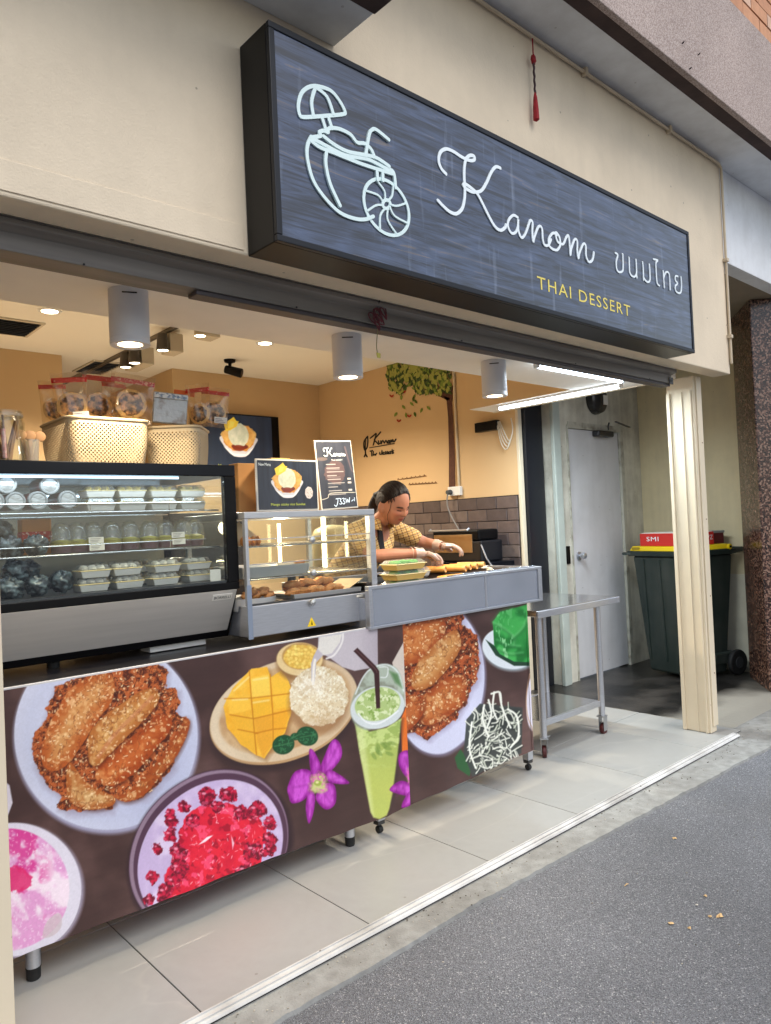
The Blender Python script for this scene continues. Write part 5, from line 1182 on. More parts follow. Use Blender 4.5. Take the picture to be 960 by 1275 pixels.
# led strip at the front; the rear bars draw its reflection as glow
MB().box(X0+.04, X1-.2, DY+.055, DY+.060, 1.499, 1.5055).build('led_or_reflection_bar', ledglow, dc); 
MB().box(1.05, X1-.05, 2.93, 2.94, 1.47, 1.478).build('led_or_reflection_bar', ledglow, dc)
MB().box(X0+.04, 1.04, 2.93, 2.94, 1.462, 1.470).build('led_or_reflection_bar', ledglow, dc)
lamp('AREA', 'case_light', (.8, 2.47, 1.49), .8, (.78, .90, 1), 1.1, dc, (0, 0, 0), size_y=.02)
lamp('AREA', 'case_light', (.8, 2.90, 1.46), .6, (.72, .88, 1), 1.1, dc, (0, R(0), 0), size_y=.02)
wire = mat('chrome_wire', (210, 210, 208), .25, metal=.9)
def wire_shelf(par, x0, x1, y0, y1, z, n=30, rail=True):
    f = MB(); f.tube([(x0, y0, z), (x1, y0, z)], .003, 6); f.tube([(x0, y1, z), (x1, y1, z)], .003, 6)
    if rail: f.tube([(x0, y0, z+.03), (x1, y0, z+.03)], .0022, 6)
    sh = f.build('shelf', wire, par); g = MB()
    for k in range(n):
        x = x0+(x1-x0)*k/(n-1); g.tube([(x, y0, z+.003), (x, y1, z+.003)], .0014, 4)
    g.build('shelf_wires', wire, sh)['kind'] = 'stuff'
    if rail:
        for k in range(4): x = x0+(x1-x0)*(k+.5)/4; MB().tube([(x, y0, z), (x, y0, z+.03)], .002, 5).build('rail_post', wire, sh)
    return sh
SY = 2.47; z1 = on_y(120, 638, SY).z; z2 = on_y(120, 689, SY).z
xe = on_y(255, 640, SY).x
wire_shelf(dc, X0+.03, xe, SY, 2.92, z1, 60); wire_shelf(dc, X0+.03, xe, SY, 2.92, z2, 60)
boxo('deck', steeldk, dc, X0+.031, X1-.0125, DY+.013, 2.95, 1.1145, 1.122, bev=0)
for z, n in ((z1, 's'), (z2, 's')):
    for y in (SY, 2.9): MB().box(xe, X1-.035, y, y+.006, z-.004, z+.002).build('shelf_bracket', wire, dc)

# jars lying on the top shelf with their lids to the street
redj = mat('red_jar_content', (128, 26, 34), .4, var=.2, vscale=30); foil = mat('silver_lid', (196, 196, 196), .3, metal=.8, bump=.8, bscale=60)
g_j = 'dessert jars lying on the top shelf'
def jar(u, v, label, y=2.49, r=.030):
    p = on_y(u, v, y); t = thing('dessert_jar', label, 'jar', p, g_j)
    MB().lathe([(0, .012), (r*.93, .012), (r*.93, .13), (r*.8, .14), (0, .14)], p, 24, 'y').build('jar_body', redj, t, smooth=True)
    MB().lathe([(0, .003), (r*.72, .002), (r*.76, .001), (r*.80, .0), (r*.97, .0), (r, .004), (r, .018), (r*.94, .02)], p, 28, 'y').build('lid_rim', mat('clear_grey_lid', (150, 150, 150), .25), t, smooth=True)
    MB().lathe([(0, .0005), (r*.72, .0012)], p, 24, 'y').build('lid_foil', foil, t)
jar(8.6, 602.5, 'upper jar at the left edge of the top shelf, lid facing out'); jar(62.5, 604, 'upper jar with bright red side showing, middle of the pile')
jar(20, 624, 'lower jar second from the left edge of the pile'); jar(48, 623, 'lower jar in the middle of the pile'); jar(85, 622, 'lower jar at the right end of the pile'); jar(-7, 624, 'lower jar cut by the left edge of view')
def clam(par_label, p, w_=.105, d_=.075, fillc=(226, 222, 206), lidh=.018, traycol=None, group='clear dessert boxes in the display case', tray_h=.022, cat='food box'):
    """open white tray with a clear lid and food inside; p = centre of the base"""
    t = thing('food_box', par_label, cat, p, group); x, y, z = p; tcol = traycol or mat('white_food_tray', (226, 222, 214), .45)
    b = MB(); a = w_/2; c = d_/2; i_ = .82
    b.hexa([(x-a*i_, y-c*i_, z), (x+a*i_, y-c*i_, z), (x+a*i_, y+c*i_, z), (x-a*i_, y+c*i_, z)], [(x-a*.95, y-c*.95, z+tray_h), (x+a*.95, y-c*.95, z+tray_h), (x+a*.95, y+c*.95, z+tray_h), (x-a*.95, y+c*.95, z+tray_h)]); b.build('tray', tcol, t, bev=.002)
    MB().box(x-a, x+a, y-c, y+c, z+tray_h+.0003, z+tray_h+.0035).build('tray_rim', mat('yellow_cream_rim', (226, 206, 150), .5), t, bev=.0015)
    fm_ = mat('food_%d_%d_%d' % tuple(fillc), fillc, .6, var=.2, vscale=50, bump=.5)
    for k in range(3): MB().blob((x+(k-1)*w_*.27, y, z+tray_h+.008), (w_*.13, d_*.32, .011), k+int(abs(x)*100), .2, 3, 10, 6).build('food_piece', fm_, t, smooth=True)
    b = MB(); zt = z+tray_h+.0038
    b.hexa([(x-a*.95, y-c*.95, zt), (x+a*.95, y-c*.95, zt), (x+a*.95, y+c*.95, zt), (x-a*.95, y+c*.95, zt)], [(x-a*.75, y-c*.75, zt+lidh), (x+a*.75, y-c*.75, zt+lidh), (x+a*.75, y+c*.75, zt+lidh), (x-a*.75, y+c*.75, zt+lidh)]); b.build('lid', plastic, t, bev=.002)
    return t
names = ['left', 'second', 'third', 'right']
for k, u in enumerate((121, 160, 199, 235)):
    for lv in range(2):
        p = on_y(u, 636, 2.55); clam('%s on the top shelf, yellow sweet in clear box, %s of its pair' % (['leftmost pair', 'second pair', 'third pair', 'rightmost pair'][k], ['lower', 'upper'][lv]),
            (p.x, 2.55, z1+.006+lv*.046), .105, .09, (214, 180, 40), .019, group='yellow sweet boxes on the top shelf')
# dome cups on the middle shelf
cupm = mat('maroon_jelly', (112, 22, 48), .35); yel = mat('yellow_filling', (206, 190, 70), .5, var=.3, vscale=50)
def cup(u, v, label):
    p = on_y(u, v, 2.56); z = z2+.006; t = thing('dome_cup', label, 'cup', (p.x, 2.56, z), 'clear dome cups on the middle shelf'); c = (p.x, 2.56, z); r = .036
    MB().lathe([(0, 0), (r*.86, 0), (r*.97, .026), (0, .026)], c, 22).build('jelly', cupm, t, smooth=True)
    MB().lathe([(0, .0262), (r*.97, .0262), (r*.98, .037), (r*.5, .044), (0, .045)], c, 22).build('topping', yel, t, smooth=True)
    MB().lathe([(r*.9, .0), (r*1.0, .038), (r*1.06, .041), (r*1.06, .044), (r, .047), (r*.97, .065), (r*.82, .084), (r*.5, .098), (0, .104)], c, 24).build('dome', plastic, t, smooth=True)
for k, u in enumerate((77, 96, 116, 139, 162, 186, 206, 228, 243)): cup(u, 686, ['clear dome cup beside the kraft bag', 'second dome cup from the kraft bag', 'dome cup behind the left price card', 'dome cup just right of the left price card', 'middle dome cup between the two price cards', 'sixth dome cup, left of the right price card', 'dome cup touching the right price card', 'dome cup behind the right price card', 'last dome cup at the right end of the shelf'][k])
p = on_y(47, 690, 2.64); kb = thing('kraft_bag', 'orange kraft bag with red printed band behind the dark jelly tubs', 'bag', (p.x, 2.64, z2+.005))
boxo('bag_body', mat('orange_kraft', (206, 132, 66), .7), kb, p.x-.05, p.x+.045, 2.63, 2.68, z2+.005, z2+.125, bev=.004)
boxo('red_band', mat('red_white_print', (200, 52, 40), .6, rgb2=(236, 190, 170), vscale=90, thr=(.55, .6)), kb, p.x-.0505, p.x+.0455, 2.628, 2.6815, z2+.055, z2+.082, bev=0)
def card(u, v, label, w_=.05):
    p = on_y(u, v, SY-.006); t = thing('price_card', label, 'price card', p, 'price cards clipped on the middle shelf')
    for k, dz in enumerate((.012, -.012)):
        c = boxo('card', paper, t, p.x-w_/2+.002*k, p.x+w_/2+.002*k, p.y-.001, p.y, p.z+dz-.010, p.z+dz+.010, bev=0)
        for q in range(3): boxo('print_line', mat('grey_ink', (120, 116, 112), .7), c, p.x-w_*.4+.002*k, p.x+w_*(.1+.1*q), p.y-.0014, p.y-.0011, p.z+dz-.006+q*.005, p.z+dz-.0045+q*.005, bev=0)
card(120, 677, 'white price cards clipped on the shelf rail, the left pair'); card(222, 670, 'white price cards clipped on the shelf rail, the right pair')
# dark jelly tubs
def tubmat():
    return mat('grass_jelly_plastic', (30, 38, 42), .3, rgb2=(122, 138, 142), vscale=34, bump=1., bscale=46, thr=(.46, .66), coat=.5)
def tub(u, v, y, label, r=.038, seed=1):
    p = on_y(u, v, y); o = MB().blob(p, (r, r*.9, r*.92), seed, .16, 4.6, 34, 24).build('jelly_bag', tubmat(), None, smooth='soft'); tag(o, label, 'jelly bag', 'dark jelly bags in the display case')
tub(2, 661, 2.56, 'dark jelly bag on top at the left edge of the middle shelf', .034, 1); tub(12, 682, 2.52, 'dark jelly bag at the left of the middle shelf rail', .040, 2); tub(45, 679, 2.50, 'round dark jelly bag in front of the kraft bag', .037, 3)
tub(20, 712, 2.56, 'dark jelly bag on top of the pile on the case floor, left', .040, 4); tub(36, 710, 2.60, 'dark jelly bag on top of the pile on the case floor, right', .034, 5); tub(12, 734, 2.50, 'front dark jelly bag at the left corner of the case floor', .040, 6); tub(47, 729, 2.50, 'second dark jelly bag on the case floor', .037, 7); tub(76, 724, 2.52, 'dark jelly bag next to the white food boxes', .037, 8)
# white food boxes on the floor of the case
for k, (u, y) in enumerate(((113, 2.50), (157, 2.50), (202, 2.50), (245, 2.52))):
    for lv in range(2):
        p = on_y(u, 728, y); clam('%s white food box on the case floor, %s of the stack' % (['leftmost', 'second', 'third', 'fourth'][k], ['bottom', 'top'][lv]), (p.x+.006*lv*(-1)**k, y, 1.1225+lv*.045), .104, .08, (232, 226, 212), .018, group='white food boxes on the case floor')
for k, u in enumerate((130, 172, 214)):
    for lv in range(2):
        p = on_y(u, 720, 2.66); clam('%s white food box of the rear row on the case floor, %s one' % (['left', 'middle', 'right'][k], ['lower', 'upper'][lv]), (p.x, 2.66, 1.1225+lv*.045), .104, .08, (222, 196, 160), .018, group='rear row of white food boxes on the case floor')
for k, u in enumerate((112, 150, 190, 226)):
    p = on_y(u, 636, 2.72); clam('%s yellow sweet box of the rear row on the top shelf' % ['leftmost', 'second', 'third', 'rightmost'][k], (p.x, 2.72, z1+.006), .105, .09, (206, 170, 60), .026, group='rear yellow sweet boxes on the top shelf')
p = on_y(268, 705, 2.62); clam('clear box alone at the right end of the case floor', (p.x, 2.66, 1.1225), .10, .09, (190, 150, 120), .03)
t = boxo('info_card', paper, None, on_y(262, 722, 2.43).x, on_y(275, 722, 2.43).x, 2.43, 2.4312, 1.122, 1.165, bev=0); tag(t, 'small white note leaning inside the right corner of the display case', 'card')

# ------------------------------------------------------------------ food warmer
WY = 2.36; wm = thing('food_warmer', 'stainless steel food warmer with glass doors and warm upright glow bars', 'food warmer', (1.73, 2.6, .878))
A0, A1 = 1.432, 2.072
wa = on_y(300, 637, WY); 
boxo('body', steel, wm, A0, A1-.06, WY, 2.84, .905, 1.020, bev=.003)
boxo('side_box', mat('dark_mirror_steel', (90, 84, 82), .25, metal=.9), wm, A1-.0595, A1-.03, WY+.005, 2.83, .905, 1.060, bev=.002)
boxo('top_panel', steel, wm, A0, A1, WY, 2.84, 1.345, 1.371, bev=.003)
boxo('corner_post', steel, wm, A1-.030, A1, WY, WY+.030, .905, 1.3445, bev=.002)
boxo('corner_post', steel, wm, A0, A0+.014, WY, WY+.02, .905+.1155, 1.3445, bev=.002)
boxo('corner_post', steel, wm, A1-.02, A1, 2.82, 2.84, 1.0605, 1.3445, bev=.002); boxo('corner_post', steel, wm, A0, A0+.02, 2.82, 2.84, 1.0205, 1.3445, bev=.002)
boxo('left_plate', mat('blue_grey_side_sheet', (150, 162, 182), .35, metal=.6), wm, A0-.004, A0+.016, WY-.003, WY-.0005, .90, 1.10, bev=0)
boxo('front_glass', clear, wm, A0+.0145, A1-.0305, WY+.006, WY+.009, 1.061, 1.3445, bev=0)
boxo('back_glass', clear, wm, A0+.021, A1-.021, 2.83, 2.833, 1.061, 1.3445, bev=0)
boxo('side_glass', clear, wm, A1-.010, A1-.007, WY+.031, 2.8195, 1.061, 1.3445, bev=0)
for z in (1.265, 1.172): boxo('door_edge', wire, wm, A0+.015, A1-.031, WY+.002, WY+.0055, z, z+.004, bev=0)
for u, v in ((386, 672), (388, 713), (387, 750)):
    p = on_y(u, v, WY); MB().lathe([(0, -.022), (.012, -.020), (.014, -.012), (.010, -.004), (.006, 0), (0, 0)], (p.x, WY+.0015, p.z), 18, 'y').build('door_knob', wire, wm, smooth=True)
zs1 = on_y(400, 676, WY+.02).z; zs2 = on_y(400, 714, WY+.02).z; zs3 = on_y(400, 752, WY+.02).z
for z in (zs1, zs2, zs3): wire_shelf(wm, A0+.02, A1-.035, WY+.02, 2.80, z, 44, False)
boxo('heat_tray', steeldk, wm, A0+.02, A1-.061, WY+.012, 2.80, 1.0205, 1.026, bev=0)
for u, v0, v1, w_ in ((347, 652, 700, .0075), (402, 642, 708, .011)):
    pa = on_y(u, v0, 2.79); pb = on_y(u, v1, 2.79); MB().cyl((pa.x, 2.79, pb.z), (pa.x, 2.79, pa.z), w_, n=12).build('upright_glow_bar', emitm('warm_bar_glow', (255, 222, 168), 8), wm, smooth=True)  # two upright glowing bars near the back glass
lamp('POINT', 'warmer_light', (1.75, 2.60, 1.32), 3.5, (1, .76, .46), .03, wm)
lamp('POINT', 'warmer_light', (1.75, 2.55, 1.14), 2.6, (1, .76, .46), .03, wm)
p = on_y(388, 776, WY); tri = MB().prism([(p.x-.021, p.z-.012), (p.x+.021, p.z-.012), (p.x, p.z+.024)], WY-.0015, WY-.0003).build('warning_triangle', mat('warning_yellow', (244, 206, 30), .5), wm)
MB().prism([(p.x-.003, p.z-.006), (p.x+.004, p.z-.006), (p.x, p.z+.012)], WY-.0022, WY-.0016).build('warning_mark', black, tri)
boxo('maker_plate', paper, wm, 1.952, 1.985, WY-.0015, WY-.0003, 1.005, 1.013, bev=0)
# trays and food in the warmer
def rim_tray(name, label, x0, x1, y0, y1, z, h, m, grp=None, rnd=False):
    t = thing(name, label, 'tray', ((x0+x1)/2, (y0+y1)/2, z), grp); b = MB()
    if rnd:
        cx, cy, rx, ry = (x0+x1)/2, (y0+y1)/2, (x1-x0)/2, (y1-y0)/2; n = 36; P = []
        for k, (f, zz) in enumerate(((0, z+.002), (.93, z+.002), (1, z+h), (1.03, z+h), (1.03, z+h-.003), (.95, z), (0, z))):
            P.append([(cx+rx*f*math.cos(t_), cy+ry*f*math.sin(t_), zz) for t_ in np.linspace(0, 2*PI, n, endpoint=False)])
        for r_ in P: b.v += r_
        for j in range(len(P)-1):
            for i in range(n): b.f.append((j*n+i, j*n+(i+1) % n, (j+1)*n+(i+1) % n, (j+1)*n+i)); b.mi.append(0)
    else:
        w_ = .003; s_ = .012
        b.box(x0+s_, x1-s_, y0+s_, y1-s_, z, z+w_)
        for q in ((x0, x0+w_, y0, y1), (x1-w_, x1, y0, y1), (x0+w_, x1-w_, y0, y0+w_), (x0+w_, x1-w_, y1-w_, y1)):
            xa, xb, ya, yb = q; sx = s_ if xa == x0 and xb == x0+w_ else (-s_ if xb == x1 and xa == x1-w_ else 0); sy = s_ if ya == y0 and yb == y0+w_ else (-s_ if yb == y1 and ya == y1-w_ else 0)
            b.hexa([(xa+sx, ya+sy, z), (xb+sx, ya+sy, z), (xb+sx, yb+sy, z), (xa+sx, yb+sy, z)], [(xa, ya, z+h), (xb, ya, z+h), (xb, yb, z+h), (xa, yb, z+h)])
    b.build('tray_shell', m, t, bev=0 if rnd else .001, smooth=rnd); return t
alu = mat('dull_aluminium', (206, 204, 200), .35, metal=.4, var=.06)
xa, xb = on_y(303, 700, WY+.03).x, on_y(386, 700, WY+.03).x; rim_tray('steel_tray', 'rectangular steel tray on the middle shelf of the warmer', xa, xb, WY+.03, 2.62, zs2+.005, .042, alu)
xa, xb = on_y(300, 745, WY+.03).x, on_y(352, 745, WY+.03).x; rim_tray('oval_tin', 'low round aluminium tin heaped with fritters at the lower left', xa, xb, WY+.03, 2.52, zs3+.005, .046, alu, rnd=True); cxo = (xa+xb)/2
xc, xd = on_y(366, 740, WY+.03).x, on_y(450, 730, WY+.03).x; rim_tray('steel_tray', 'long steel tray of banana fritters lined with baking paper', xc, xd, WY+.03, 2.58, zs3+.005, .044, alu)
MB().add([(xd-.10, WY+.04, zs3+.030), (xd+.02, WY+.04, zs3+.085), (xd+.02, 2.56, zs3+.08), (xd-.10, 2.56, zs3+.028)], [(0, 1, 2, 3)]).build('baking_paper', mat('baking_paper', (226, 200, 160), .8), None)
tag(bpy.data.objects['baking_paper'], 'curled sheet of baking paper at the right end of the fritter tray', 'paper')
G_f = 'banana fritters in the warmer'
ORD = ['leftmost', 'second', 'third', 'fourth', 'fifth', 'sixth', 'seventh']
def fritter(x, y, z, rz, label, r=(.030, .013, .011), seed=0, tilt=0):
    o = MB().blob((x, y, z), r, seed, .16, 2.5, 14, 9, (0, tilt, rz)).build('fritter', fried, None, smooth=True); tag(o, label, 'fritter', G_f)
rr = np.random.RandomState(3)
for k in range(7):
    fritter(cxo-.045+.017*k, WY+.07+.012*(k % 2), zs3+.056+.010*(k % 3), rr.uniform(-.9, .9), ORD[k]+' fritter piece from the left in the round tin', seed=k, r=(.026, .014, .012), tilt=rr.uniform(-.6, .6))
for k in range(16):
    fritter(xc+.02+.0145*k, WY+.065+.03*(k % 3), zs3+.056+.014*((k*2) % 3), rr.uniform(-.7, .3), '%s banana fritter from the left in the %s row of the paper-lined tray' % (ORD[k//3], ('front', 'middle', 'back')[k % 3]), seed=k+20, r=(.036, .018, .016), tilt=rr.uniform(-.5, .2))
p = on_y(375, 697, WY+.06); fritter(p.x, WY+.07, zs2+.05, .2, 'single fritter left in the middle tray', (.03, .013, .010), 50)
# paper pocket with rolls at the top left of the warmer
pl = [on_y(a, b_, 2.42) for a, b_ in ((299, 652), (305, 650), (327, 667), (327, 679), (299, 680))]
pp = thing('paper_pocket', 'open paper pocket of orange rolls on the upper shelf of the warmer', 'paper bag', (pl[0].x, 2.42, zs1))
b = MB(); b.prism([(q.x, max(q.z, zs1+.004)) for q in pl], 2.46, 2.462); b.build('paper', mat('baking_paper', (0,0,0)), pp)
for k in range(4): MB().blob((on_y(303+6*k, 674, 2.43).x, 2.43, zs1+.022), (.010, .018, .019), k, .1).build('roll', mat('orange_roll', (214, 130, 60), .6, var=.2, vscale=40), pp, smooth=True)

# ------------------------------------------------------------------ woven baskets with snack bags on the display case
ZT_ = 1.5485
def basket(name, label, loc, rot, a, b_, h, m, group):
    """rounded-rectangle basket with staggered square holes; outer size a x b_, height h"""
    t = thing(name, label, 'basket', loc, group); rc = .035; P = []
    def rr_path(a, b_, rc, n=8):
        out = []
        for cx, cy, a0 in ((a/2-rc, b_/2-rc, 0), (-a/2+rc, b_/2-rc, 90), (-a/2+rc, -b_/2+rc, 180), (a/2-rc, -b_/2+rc, 270)):
            for k in range(n+1): t_ = R(a0+90*k/n); out.append((cx+rc*math.cos(t_), cy+rc*math.sin(t_)))
        return out
    base = rr_path(a, b_, rc); L_ = [0]
    for i in range(len(base)): q = base[(i+1) % len(base)]; L_.append(L_[-1]+math.dist(base[i], q))
    tot = L_[-1]; pitch = .0068; nc = int(round(tot/pitch/2))*2; nr = int((h-.022)/pitch)
    def at(s_):
        s_ = s_ % tot; i = max(k for k in range(len(L_)) if L_[k] <= s_+1e-9); i = min(i, len(base)-1)
        f = (s_-L_[i])/max(L_[i+1]-L_[i], 1e-9); p, q = base[i], base[(i+1) % len(base)]; return (p[0]+(q[0]-p[0])*f, p[1]+(q[1]-p[1])*f)
    cols = [];  # alternating hole (wide) and rib (narrow)
    for i in range(nc): s0 = tot*i/nc; cols += [at(s0), at(s0+tot/nc*.86)]
    rows = [0, .006]
    for j in range(nr): z = .006+pitch*j; rows += [z+pitch*.86, z+pitch]
    rows += [h-.008]; mb = MB(); n = len(cols)
    for z in rows:
        k = .92+.08*(z/h)+.03*math.sin(PI*z/h)
        for p in cols: mb.v.append((p[0]*k, p[1]*k, z))
    for j in range(len(rows)-1):
        for i in range(n):
            hole = (i % 2 == 0) and (1 <= j < len(rows)-2) and ((j-1) % 2 == 0) and (((i//2)+(j-1)//2) % 2 == 0)
            if hole: continue
            i2 = (i+1) % n; mb.f.append((j*n+i, j*n+i2, (j+1)*n+i2, (j+1)*n+i)); mb.mi.append(0)
    mb.v = [(x+loc[0], y+loc[1], z+loc[2]) for x, y, z in mb.v]
    o = mb.build('woven_wall', m, t); sol = o.modifiers.new('thick', 'SOLIDIFY'); sol.thickness = .0012
    rm = MB(); rm.tube([(loc[0]+p[0]*1.01, loc[1]+p[1]*1.01, loc[2]+h-.004) for p in base], .0055, 8, True); rm.build('rim', m, t, smooth=True)
    MB().box(loc[0]-a*.4, loc[0]+a*.4, loc[1]-b_*.4, loc[1]+b_*.4, loc[2]+.001, loc[2]+.004).build('base', m, t)
    t.rotation_euler = (0, 0, rot); return t
bkm = mat('cream_basket_plastic', (196, 176, 142), .55, var=.05, vscale=10)
def on_top(u, y): return on_y(u, 575, y).x
xA0, xA1 = on_top(88, 2.45)-.004, on_top(190, 2.45)-.002
basket('woven_basket', 'larger cream woven basket on the left, full of rice cracker bags', ((xA0+xA1)/2, 2.45+.145, ZT_), 0, xA1-xA0, .29, on_y(92, 517, 2.45).z-ZT_, bkm, 'woven baskets on the display case')
basket('woven_basket', 'smaller cream woven basket on the right, turned at an angle', (1.292, 2.585, ZT_), R(-40), .20, .205, .150, bkm, 'woven baskets on the display case')
# snack bags: film pouch, red header, dark caramel rice cake inside
bandr = mat('red_bag_header', (214, 24, 40), .35, rgb2=(236, 150, 140), vscale=130, thr=(.62, .66))
pinkb = mat('pink_bag_header', (224, 96, 112), .35, rgb2=(246, 200, 190), vscale=130, thr=(.55, .6))
cakem = mat('caramel_rice_cake', (58, 34, 30), .5, rgb2=(226, 170, 112), vscale=60, bump=1., bscale=70, thr=(.44, .66))
cakerim = mat('pale_rice_cake_rim', (232, 190, 124), .7, var=.15, vscale=80, bump=1., bscale=110)
def pouch(label, u, vt, vb, y, wpx, tilt=0, rz=0, hm=None, labelled=False):
    pt_, pb_ = on_y(u, vt, y), on_y(u, vb, y); h = pt_.z-pb_.z; w_ = on_y(u+wpx/2, vt, y).x-on_y(u-wpx/2, vt, y).x; w_ *= .93
    t = thing('snack_bag', label, 'snack bag', (0, 0, 0), 'rice cracker bags in the woven baskets'); nx, nz = 12, 12
    for sgn, nm in ((-1, 'front_film'), (1, 'back_film')):
        mb = MB()
        for j in range(nz+1):
            for i in range(nx+1):
                s_ = i/nx*2-1; q = j/nz; bul = max(0, (1-s_**4))*max(0, min(1, (1-q)*2.4))**.6*min(1, q*5+.1)
                x = s_*w_/2*(1-.05*math.sin(q*PI)); yy = sgn*(.001+.019*bul)+.0025*math.sin(9*s_+5*q+u)*bul+.006*mnoise.noise(Vector((s_*2+u, q*3, sgn)))
                mb.v.append((x, yy, q*h))
        for j in range(nz):
            for i in range(nx): a = j*(nx+1)+i; mb.f.append((a, a+1, a+nx+2, a+nx+1)); mb.mi.append(0)
        mb.build(nm, film, t, smooth=True)
    hd = MB(); zz = h*.80
    for k in range(9):
        s_ = k/8*2-1; yy = -.0045-.006*(1-s_**4)*.35; hd.v += [(s_*w_*.485, yy, zz), (s_*w_*.49, yy+.003, zz+h*.10)]
    for k in range(8): a = 2*k; hd.f.append((a, a+2, a+3, a+1)); hd.mi.append(0)
    hb = hd.build('header_band', hm or bandr, t, smooth=True); hb.modifiers.new('thick', 'SOLIDIFY').thickness = .0006
    mb = MB(); r = min(w_*.42, h*.31); cz = r*1.05+.01
    ck = MB().blob((0, 0, cz), (r, .010, r), int(u), .05, 4, 22, 12).build('rice_cake', cakerim, t, smooth=True)
    MB().blob((0, -.006, cz), (r*.78, .007, r*.78), int(u)+9, .09, 5, 20, 12).build('caramel', cakem, ck, smooth=True)
    if labelled:
        lbm = MB().box(-.002, w_*.42, -.0215, -.0205, cz-r*.95, cz-r*.95+.024).build('paper_label', paper, t)
        for q in range(3): boxo('print_line', mat('violet_ink', (92, 70, 120), .7), lbm, .002, w_*(.36-.06*q), -.0221, -.0216, cz-r*.95+.004+q*.006, cz-r*.95+.0055+q*.006, bev=0)
    t.location = (pb_.x, y, pb_.z); t.rotation_euler = (0, tilt, rz); return t
pouch('rice cracker bag at the far left of the larger basket, leaning left', 70, 474, 528, 2.66, 36, R(-4), R(-12))
pouch('front rice cracker bag with white label, second from the left', 93, 464, 528, 2.56, 46, R(-5), R(-18), None, True)
pouch('rice cracker bag half hidden behind the labelled front one', 122, 462, 526, 2.64, 42, R(3), R(-8))
pouch('big pink-headed rice cracker bag at the right of the larger basket', 161, 466, 526, 2.55, 56, R(7), R(-14), pinkb, False)
pouch('rice cracker bag squeezed between the middle and the pink-headed one', 143, 472, 526, 2.66, 36, R(0), R(10), bandr)
pouch('left rice cracker bag of the smaller basket, angled edge-on', 250, 478, 532, 2.56, 30, R(-3), R(-45))
pouch('right rice cracker bag with white label in the smaller basket', 266, 482, 532, 2.56, 34, R(5), R(-20), None, True)
p = on_y(213, 528, 2.56); q_ = on_y(213, 490, 2.56)
sb = thing('foil_packet', 'flat silver-grey packets standing in the smaller basket', 'packet', p)
MB().obox((p.x-.002, 2.56, (p.z+q_.z)/2), (.125, .02, q_.z-p.z), (0, R(5), R(-18))).build('packet', mat('silver_packet', (176, 180, 182), .3, rgb2=(120, 100, 84), vscale=22, metal=.3, bump=.6, thr=(.5, .7)), sb, bev=.004)
MB().obox((p.x-.002, 2.546, q_.z-.014), (.122, .012, .018), (0, R(5), R(-18))).build('blue_print', mat('blue_grey_print', (120, 140, 168), .4, rgb2=(226, 230, 232), vscale=60, thr=(.45, .55)), sb)
p2 = on_y(228, 489, 2.64); MB().obox((p2.x, 2.63, p2.z-.004), (.08, .01, .02), (0, R(4), R(-10))).build('orange_band', mat('orange_print', (230, 110, 40), .5), sb, bev=.001)
# the bags' warm lamp glow is put into the film's haze colour; glass jar with sticks and wooden scoops
gx = on_top(5, 2.50); gj = thing('stick_jar', 'square-shouldered glass jar full of wooden sticks at the left edge', 'jar', (gx, 2.50, ZT_))
MB().lathe([(0, 0), (.060, 0), (.062, .004), (.062, .125), (.056, .138), (.056, .160), (.053, .160), (.053, .138), (.058, .122), (.058, .006), (0, .005)], (gx, 2.50, ZT_), 28).build('glass', clear, gj, smooth=True)
MB().lathe([(.0565, .142), (.059, .143), (.059, .152), (.0565, .153)], (gx, 2.50, ZT_), 28).build('jar_rim', plastic, gj, smooth=True)
stk = mat('wooden_sticks', (150, 112, 78), .7, var=.2, vscale=20); r = np.random.RandomState(2)
for k in range(26):
    a, b_ = r.uniform(0, 2*PI), r.uniform(0, .042); a2 = a+r.uniform(-.8, .8)
    MB().cyl((gx+b_*math.cos(a), 2.5+b_*math.sin(a), ZT_+.008), (gx+.045*math.cos(a2), 2.5+.045*math.sin(a2), ZT_+.13+.02*r.rand()), .0032, n=6).build('stick', stk, gj)
MB().cyl((gx-.01, 2.452, ZT_+.01), (gx-.012, 2.455, ZT_+.10), .007, n=8).build('red_straw', mat('red_white_straw', (196, 90, 96), .5, rgb2=(226, 200, 190), vscale=60), gj)
sx_ = on_top(38, 2.50); so = thing('scoop_cup', 'clear cup of flat wooden scoops beside the larger basket', 'cup', (sx_, 2.50, ZT_))
MB().lathe([(0, 0), (.024, 0), (.028, .075), (.027, .075), (.023, .003), (0, .003)], (sx_, 2.50, ZT_), 22).build('cup', plastic, so, smooth=True)
scm = mat('pale_wood_scoop', (164, 124, 86), .7, var=.1, vscale=20)
for k, (dx, t_) in enumerate(((-.008, -.25), (.004, -.05), (.012, .22), (0, .12))):
    MB().obox((sx_+dx+math.sin(t_)*.04, 2.50-.012+.008*k, ZT_+.045), (.010, .003, .085), (0, t_, 0)).build('scoop_handle', scm, so)
    MB().blob((sx_+dx+math.sin(t_)*.092, 2.50-.012+.008*k, ZT_+.088), (.019, .0035, .017), k, .03).build('scoop_head', scm, so, smooth=True)

